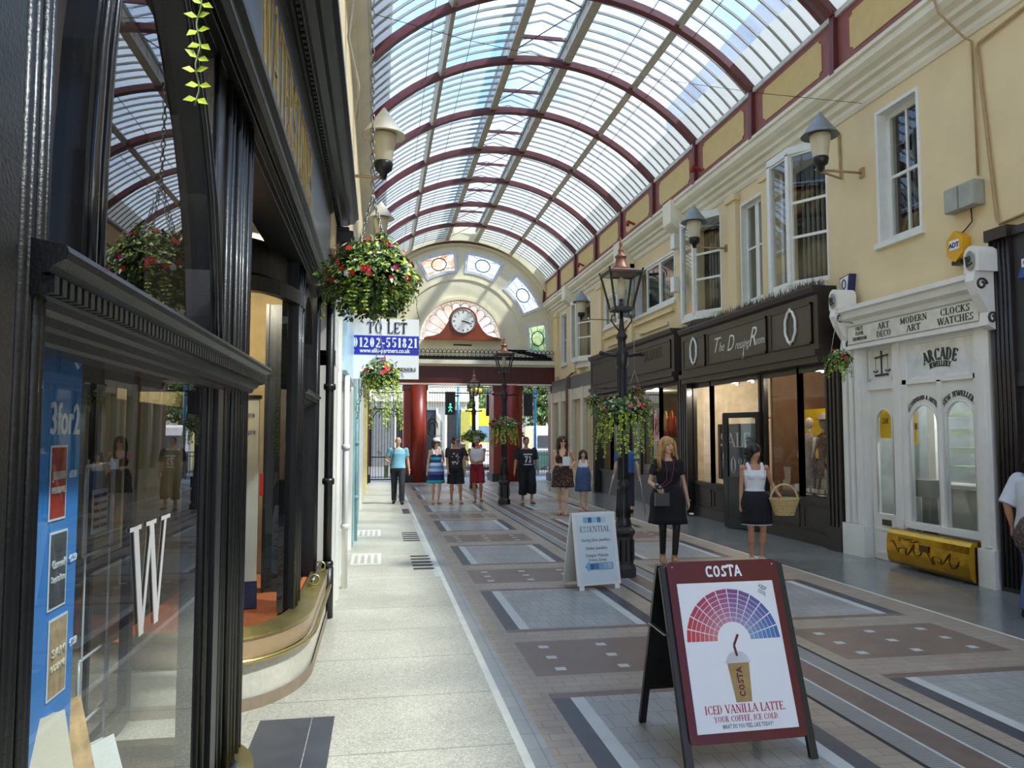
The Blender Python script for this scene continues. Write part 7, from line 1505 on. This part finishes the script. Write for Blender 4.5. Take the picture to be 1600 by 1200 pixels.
# 4 man, white vest, red shorts, cap
S = person('man in a white vest, red shorts and flat cap looking down at his hands', 2.58, 20.4, rad(-8), 1.73, ((-.06, -.24, 1.08), (.08, -.26, 1.10)), ((-.04, -.10, 0), (.11, -.02, .04)), skin=skin_t, build=1.0, headtilt=rad(16), group=G_)
shirt(S, whc, 0, .94, .018, 'vest', loose=.02, neckz=1.43); trousers(S, mat('red_shorts', (150, 30, 40), .8), .46, .028, 'shorts', .02); hair(S, darkh, vol=0); shoes(S, MATS['tan_sandal'], 'sandal', sandal=True)
HP = S['hp']; b_ = MB(); e_ = MB(); e_.lathe([(.098, .05), (.104, .075), (.08, .12), (.03, .13)], seg=16); b_.add([HP(V(v)) for v in e_.v], e_.f, 0, True); b_.add([HP(p) for p in ((-.065, -.06, .055), (.065, -.06, .055), (.05, -.15, .04), (-.05, -.15, .04), (-.065, -.06, .068), (.065, -.06, .068), (.05, -.15, .052), (-.05, -.15, .052))], [(0, 3, 2, 1), (4, 5, 6, 7), (0, 1, 5, 4), (1, 2, 6, 5), (2, 3, 7, 6), (3, 0, 4, 7)]); on(S, 'flat_cap', b_, mat('cap_tan', (150, 138, 120), .8))
# 5 man, navy 73 tee
S = person('heavy man in a navy tee printed 73 and baggy three-quarter shorts', 3.78, 19.7, rad(4), 1.73, ((-.33, -.04, .84), (.32, .02, .88)), ((-.09, -.02, 0), (.12, -.14, .03)), skin=skin_t, build=1.16, headtilt=rad(10), group=G_)
shirt(S, navy, .85, .88, .022, loose=.04); trousers(S, blk_c, .78, .045, 'baggy_shorts', .02); hair(S, darkh, vol=.0); shoes(S, blk_c, 'sandal', sandal=True)
prm = mat('print_pale', (206, 208, 206), .8); ms = MB(); q_, w_ = serif_mesh('73', .17, 1.5, True)
for pl in q_:
    ar = sum(pl[i][0]*pl[(i+1) % 4][1]-pl[(i+1) % 4][0]*pl[i][1] for i in range(4)); pl = pl if ar > 0 else pl[::-1]; ms.prism(pl, lambda a, b, d: (a, -.178-.004-d, 1.08+b), 0, .012)
ms.box(-.12, .12, -.185, -.17, 1.28, 1.315); ms.box(-.11, .11, -.19, -.175, 1.02, 1.045); on(S, 'shirt_print', ms, prm)
# 6 woman, floral dress
S = person('woman in a short dark floral dress and round sunglasses holding papers', 4.03, 16.7, rad(-18), 1.74, ((-.06, -.24, 1.12), (.22, -.10, 1.10)), ((-.06, .10, 0), (.07, -.14, 0)), female=True, build=1.06, headturn=rad(18), group=G_)
fl_m = blotch('floral_dress', (48, 34, 28), (150, 112, 84), 26, .30); shirt(S, fl_m, 0, 1.0, .015, 'dress_bodice', neckz=1.36); skirt(S, fl_m, .62, 1.12, .26, 'dress_skirt', 7, .008); hair(S, brownh, .22, n=50); shoes(S, mat('brown_sandal', (92, 58, 40), .5), 'sandal', sandal=True)
HP = S['hp']; b_ = MB(); [b_.ball(HP((s_*.032, -.092, .008)), (.024, .008, .022), 10, 8) for s_ in (-1, 1)]; on(S, 'sunglasses', b_, blk_c)
b_ = MB(); b_.box(.02, .18, -.29, -.27, 1.10, 1.30); on(S, 'papers', b_, whc); b_ = MB(); [b_.tube([(s_*.09, -.10, 1.34), (s_*.10, -.02, 1.46), (s_*.09, .08, 1.36)], .016, 6) for s_ in (-1, 1)]; on(S, 'dress_strap', b_, fl_m)
# 7 girl, denim dress
S = person('smiling girl in a white and denim blue dress walking beside the woman in floral', 4.74, 17.6, rad(-6), 1.42, ((-.27, -.05, .86), (.28, .02, .86)), ((-.07, -.02, 0), (.08, .02, 0)), female=True, build=.92, group=G_)
S['t']['label'] = 'smiling girl in a white and denim blue dress beside the woman in floral'
shirt(S, whc, 0, 1.12, .014, 'dress_bodice', neckz=1.40); skirt(S, jean, .56, 1.27, .25, 'dress_skirt', 8, .006); hair(S, brownh, .26, n=50); shoes(S, MATS['tan_sandal'], 'sandal', sandal=True)
# 8 man on crutches behind the lamp post
S = person('person in a blue tee on crutches walking away behind the nearest lamp post', 5.6, 17.0, rad(172), 1.70, ((-.30, .0, .84), (.30, -.0, .84)), ((-.10, .06, 0), (.10, -.10, .02)), build=1.0, group=G_)
shirt(S, mat('royal_blue_tee', (44, 84, 150), .8), .7, .92, .024, loose=.02); trousers(S, mat('navy_trousers', (28, 32, 46), .8), .9, .024); hair(S, darkh, vol=.004); shoes(S, blk_c)
for s_ in (-1, 1):
    b_ = MB(); b_.tube([(s_*.30, 0, .86), (s_*.46, -.16, .01)], .012, 8); b_.tube([(s_*.30, 0, .86), (s_*.27, .07, 1.10)], .012, 8); b_.tube([(s_*.27, -.05, .86), (s_*.30, .06, .86)], .014, 8); b_.obj('crutch', mat('crutch_grey', (186, 188, 188), .3, .6), label='grey elbow crutch held by the person in blue, %s' % ('right arm' if s_ < 0 else 'left arm'), cat='crutch'); o = C.objects[-1] if False else bpy.context.scene.collection.objects[-1]
    o.location = (5.6, 17.0, gz(17)); o.rotation_euler = (0, 0, rad(172))
# 9 blond woman in black
S = person('blond woman in a black tee, pinafore dress and black tights carrying a camera', 3.86, 9.95, rad(-6), 1.70, ((-.20, -.20, 1.06), (.30, .03, .82)), ((-.06, .04, 0), (.07, -.10, 0)), female=True, build=1.02, vox=.0075, headturn=rad(14), near=True)
tee = mat('black_tee', (26, 26, 30), .8, var=.15); shirt(S, tee, .62, 1.0, .016, 'tee_shirt', loose=.01, neckz=1.43)
pin = mat('black_pinafore', (14, 14, 17), .85, var=.25, scale=10); skirt(S, pin, .56, 1.10, .27, 'pinafore_skirt', 9, .012); shirt(S, pin, 0, 1.0, .026, 'pinafore_bib', neckz=1.30)
trousers(S, mat('black_tights', (26, 20, 20), .5), .93, .005, 'tights', z1=1.0); shoes(S, mat('tan_boot', (170, 136, 92), .6), 'ankle_boot', heel=.05); hair(S, blond, .34, vol=.014, n=190, spread=.32, seed=9)
b_ = MB(); b_.box(-.255, -.165, -.335, -.275, 1.05, 1.115); b_.tube([(-.21, -.33, 1.08), (-.21, -.375, 1.08)], [.030, .026], 14); on(S, 'camera_body', b_, mat('camera_black', (30, 30, 32), .35))
b_ = MB(); b_.tube([(-.21, -.376, 1.08), (-.21, -.380, 1.08)], [.020, .018], 14); b_.box(-.245, -.22, -.33, -.29, 1.115, 1.125); on(S, 'camera_lens', b_, mat('lens_silver', (150, 152, 158), .2, .8))
b_ = MB(); b_.tube([(-.07, -.08, 1.46), (-.05, -.15, 1.30), (-.06, -.17, 1.16), (-.16, -.27, 1.10)], .007, 6); b_.tube([(.07, -.08, 1.46), (.045, -.15, 1.30), (0, -.18, 1.15), (-.14, -.28, 1.08)], .007, 6); on(S, 'camera_strap', b_, mat('strap_red', (120, 30, 48), .6))
b_ = MB(); b_.tube([(.075, -.06, 1.45), (.0, -.17, 1.22), (-.13, -.2, .98)], .014, 6); on(S, 'bag_strap', b_, blk_c); b_ = MB(); b_.box(-.24, -.05, -.27, -.19, .82, 1.0); on(S, 'shoulder_bag', b_, MATS['camera_black'])
b_ = MB(); b_.tube([(.305, .025, .86), (.305, .025, .875)], .029, 10); on(S, 'bracelet', b_, MATS['brass_polished']); b_ = MB(); b_.box(.29, .345, -.06, -.0, .68, .70); on(S, 'tissue', b_, whc)
# 10 woman with basket
S = person('woman in a white vest top and black skirt carrying a wicker basket', 5.07, 9.85, rad(-10), 1.60, ((-.22, -.02, .80), (.30, -.16, 1.02)), ((-.06, -.04, 0), (.10, .02, 0)), female=True, build=1.06, skin=skin_t, vox=.0075, headturn=rad(28), headtilt=rad(8), near=True)
shirt(S, whc, 0, .98, .014, 'vest_top', neckz=1.40); skirt(S, blk_c, .58, 1.06, .25, 'skirt', 6, .008, sway=.02); skirt(S, whc, .565, .70, .235, 'petticoat', 6, .008, sway=.02); hair(S, darkh, .03, vol=.016, n=60); shoes(S, mat('white_pump', (214, 200, 180), .5), 'pump')
b_ = MB(); b_.tube([(-.22+.035*cos(a), -.035+.0, .80+.0*a) for a in (0, .1)], .004, 4); 
bk = thing('wicker_basket', 'pale wicker basket hanging from the forearm of the woman in the white vest', 'basket', (5.36, 9.66, .60))
wk = mat('wicker', (206, 178, 120), .7, var=.25, scale=60); bx, by, bz = 5.385, 9.64, .60
b_ = MB()
for q in range(10):
    f = q/9; rr = .115+.065*f; b_.tube([(bx+rr*1.1*cos(a), by+rr*.75*sin(a), bz+.21*f) for a in [2*pi*k/28 for k in range(28)]], .013, 6, closed=True)
for k in range(20): a = 2*pi*k/20; b_.tube([(bx+.115*1.1*cos(a), by+.115*.75*sin(a), bz), (bx+.18*1.1*cos(a), by+.18*.75*sin(a), bz+.21)], .008, 5)
b_.lathe([(.12, -.01), (.12, .005)], (bx, by, bz), 24, sx=1.1, sy=.75); b_.obj('basket_weave', wk, bk)
b_ = MB(); b_.tube([(bx+.195*cos(a), by, bz+.20+.20*sin(a)) for a in [pi*k/16 for k in range(17)]], .014, 8); b_.obj('basket_handle', wk, bk)
# 11 person cut by the right edge: back view in pale top with a bag
S = person('person in a pale grey top with a brown patterned bag at the right edge', 6.12, 6.32, rad(100), 1.60, ((-.26, -.04, .86), (.27, .04, .9)), ((-.09, -.04, 0), (.10, .06, 0)), build=1.12, skin=skin_t, vox=.010)
shirt(S, mat('pale_grey_top', (198, 202, 208), .85, var=.06), 1.0, .84, .035, 'top', loose=.10); trousers(S, jean, 1.0, .022, 'jeans'); hair(S, darkh, .06, n=50); shoes(S, blk_c)
sb = MB(); bag_m = blotch('patterned_bag', (74, 58, 50), (120, 108, 104), 40, .35)
loft(sb, [(-.0, -.30, .70, .10, .04), (0, -.31, .78, .17, .07), (0, -.30, .92, .18, .08), (0, -.28, 1.04, .12, .05), (0, -.26, 1.10, .05, .02)]); sb.tube([(-.08, -.26, 1.06), (-.12, -.10, 1.3), (-.1, .02, 1.46)], .014, 6)
bagrot = MB(); bagrot.v = [(v[0]-.10, -v[1]*.9, v[2]-.02) for v in sb.v]; bagrot.f = sb.f; bagrot.m = sb.m; bagrot.sm = sb.sm
on(S, 'shoulder_bag', bagrot, bag_m)
# passers-by outside the gates
for k, (px_, py_, c_, lb_) in enumerate(((4.55, 36.0, (186, 40, 44), 'distant passer-by in red outside the middle gate opening'), (6.9, 38.2, (196, 120, 90), 'distant passer-by with bare shoulders beyond the right gate opening'), (1.9, 34.5, (60, 60, 66), 'distant passer-by in dark clothes beyond the middle gate, nearest the left pier'), (4.05, 37.5, (120, 160, 196), 'distant passer-by in pale blue outside the middle gate opening'))):
    S = person(lb_, px_, py_, rad(20*k), 1.68, ((-.26, -.03, .84), (.26, .03, .86)), ((-.08, -.08, 0), (.08, .08, 0)), vox=.016, zoff=gz(29.3)-gz(py_))
    shirt(S, mat('passer_top_%d' % k, c_, .8), .6, .92, .022); trousers(S, [blk_c, jean, blk_c, jean][k], 1.0, .02); hair(S, brownh, vol=.004)
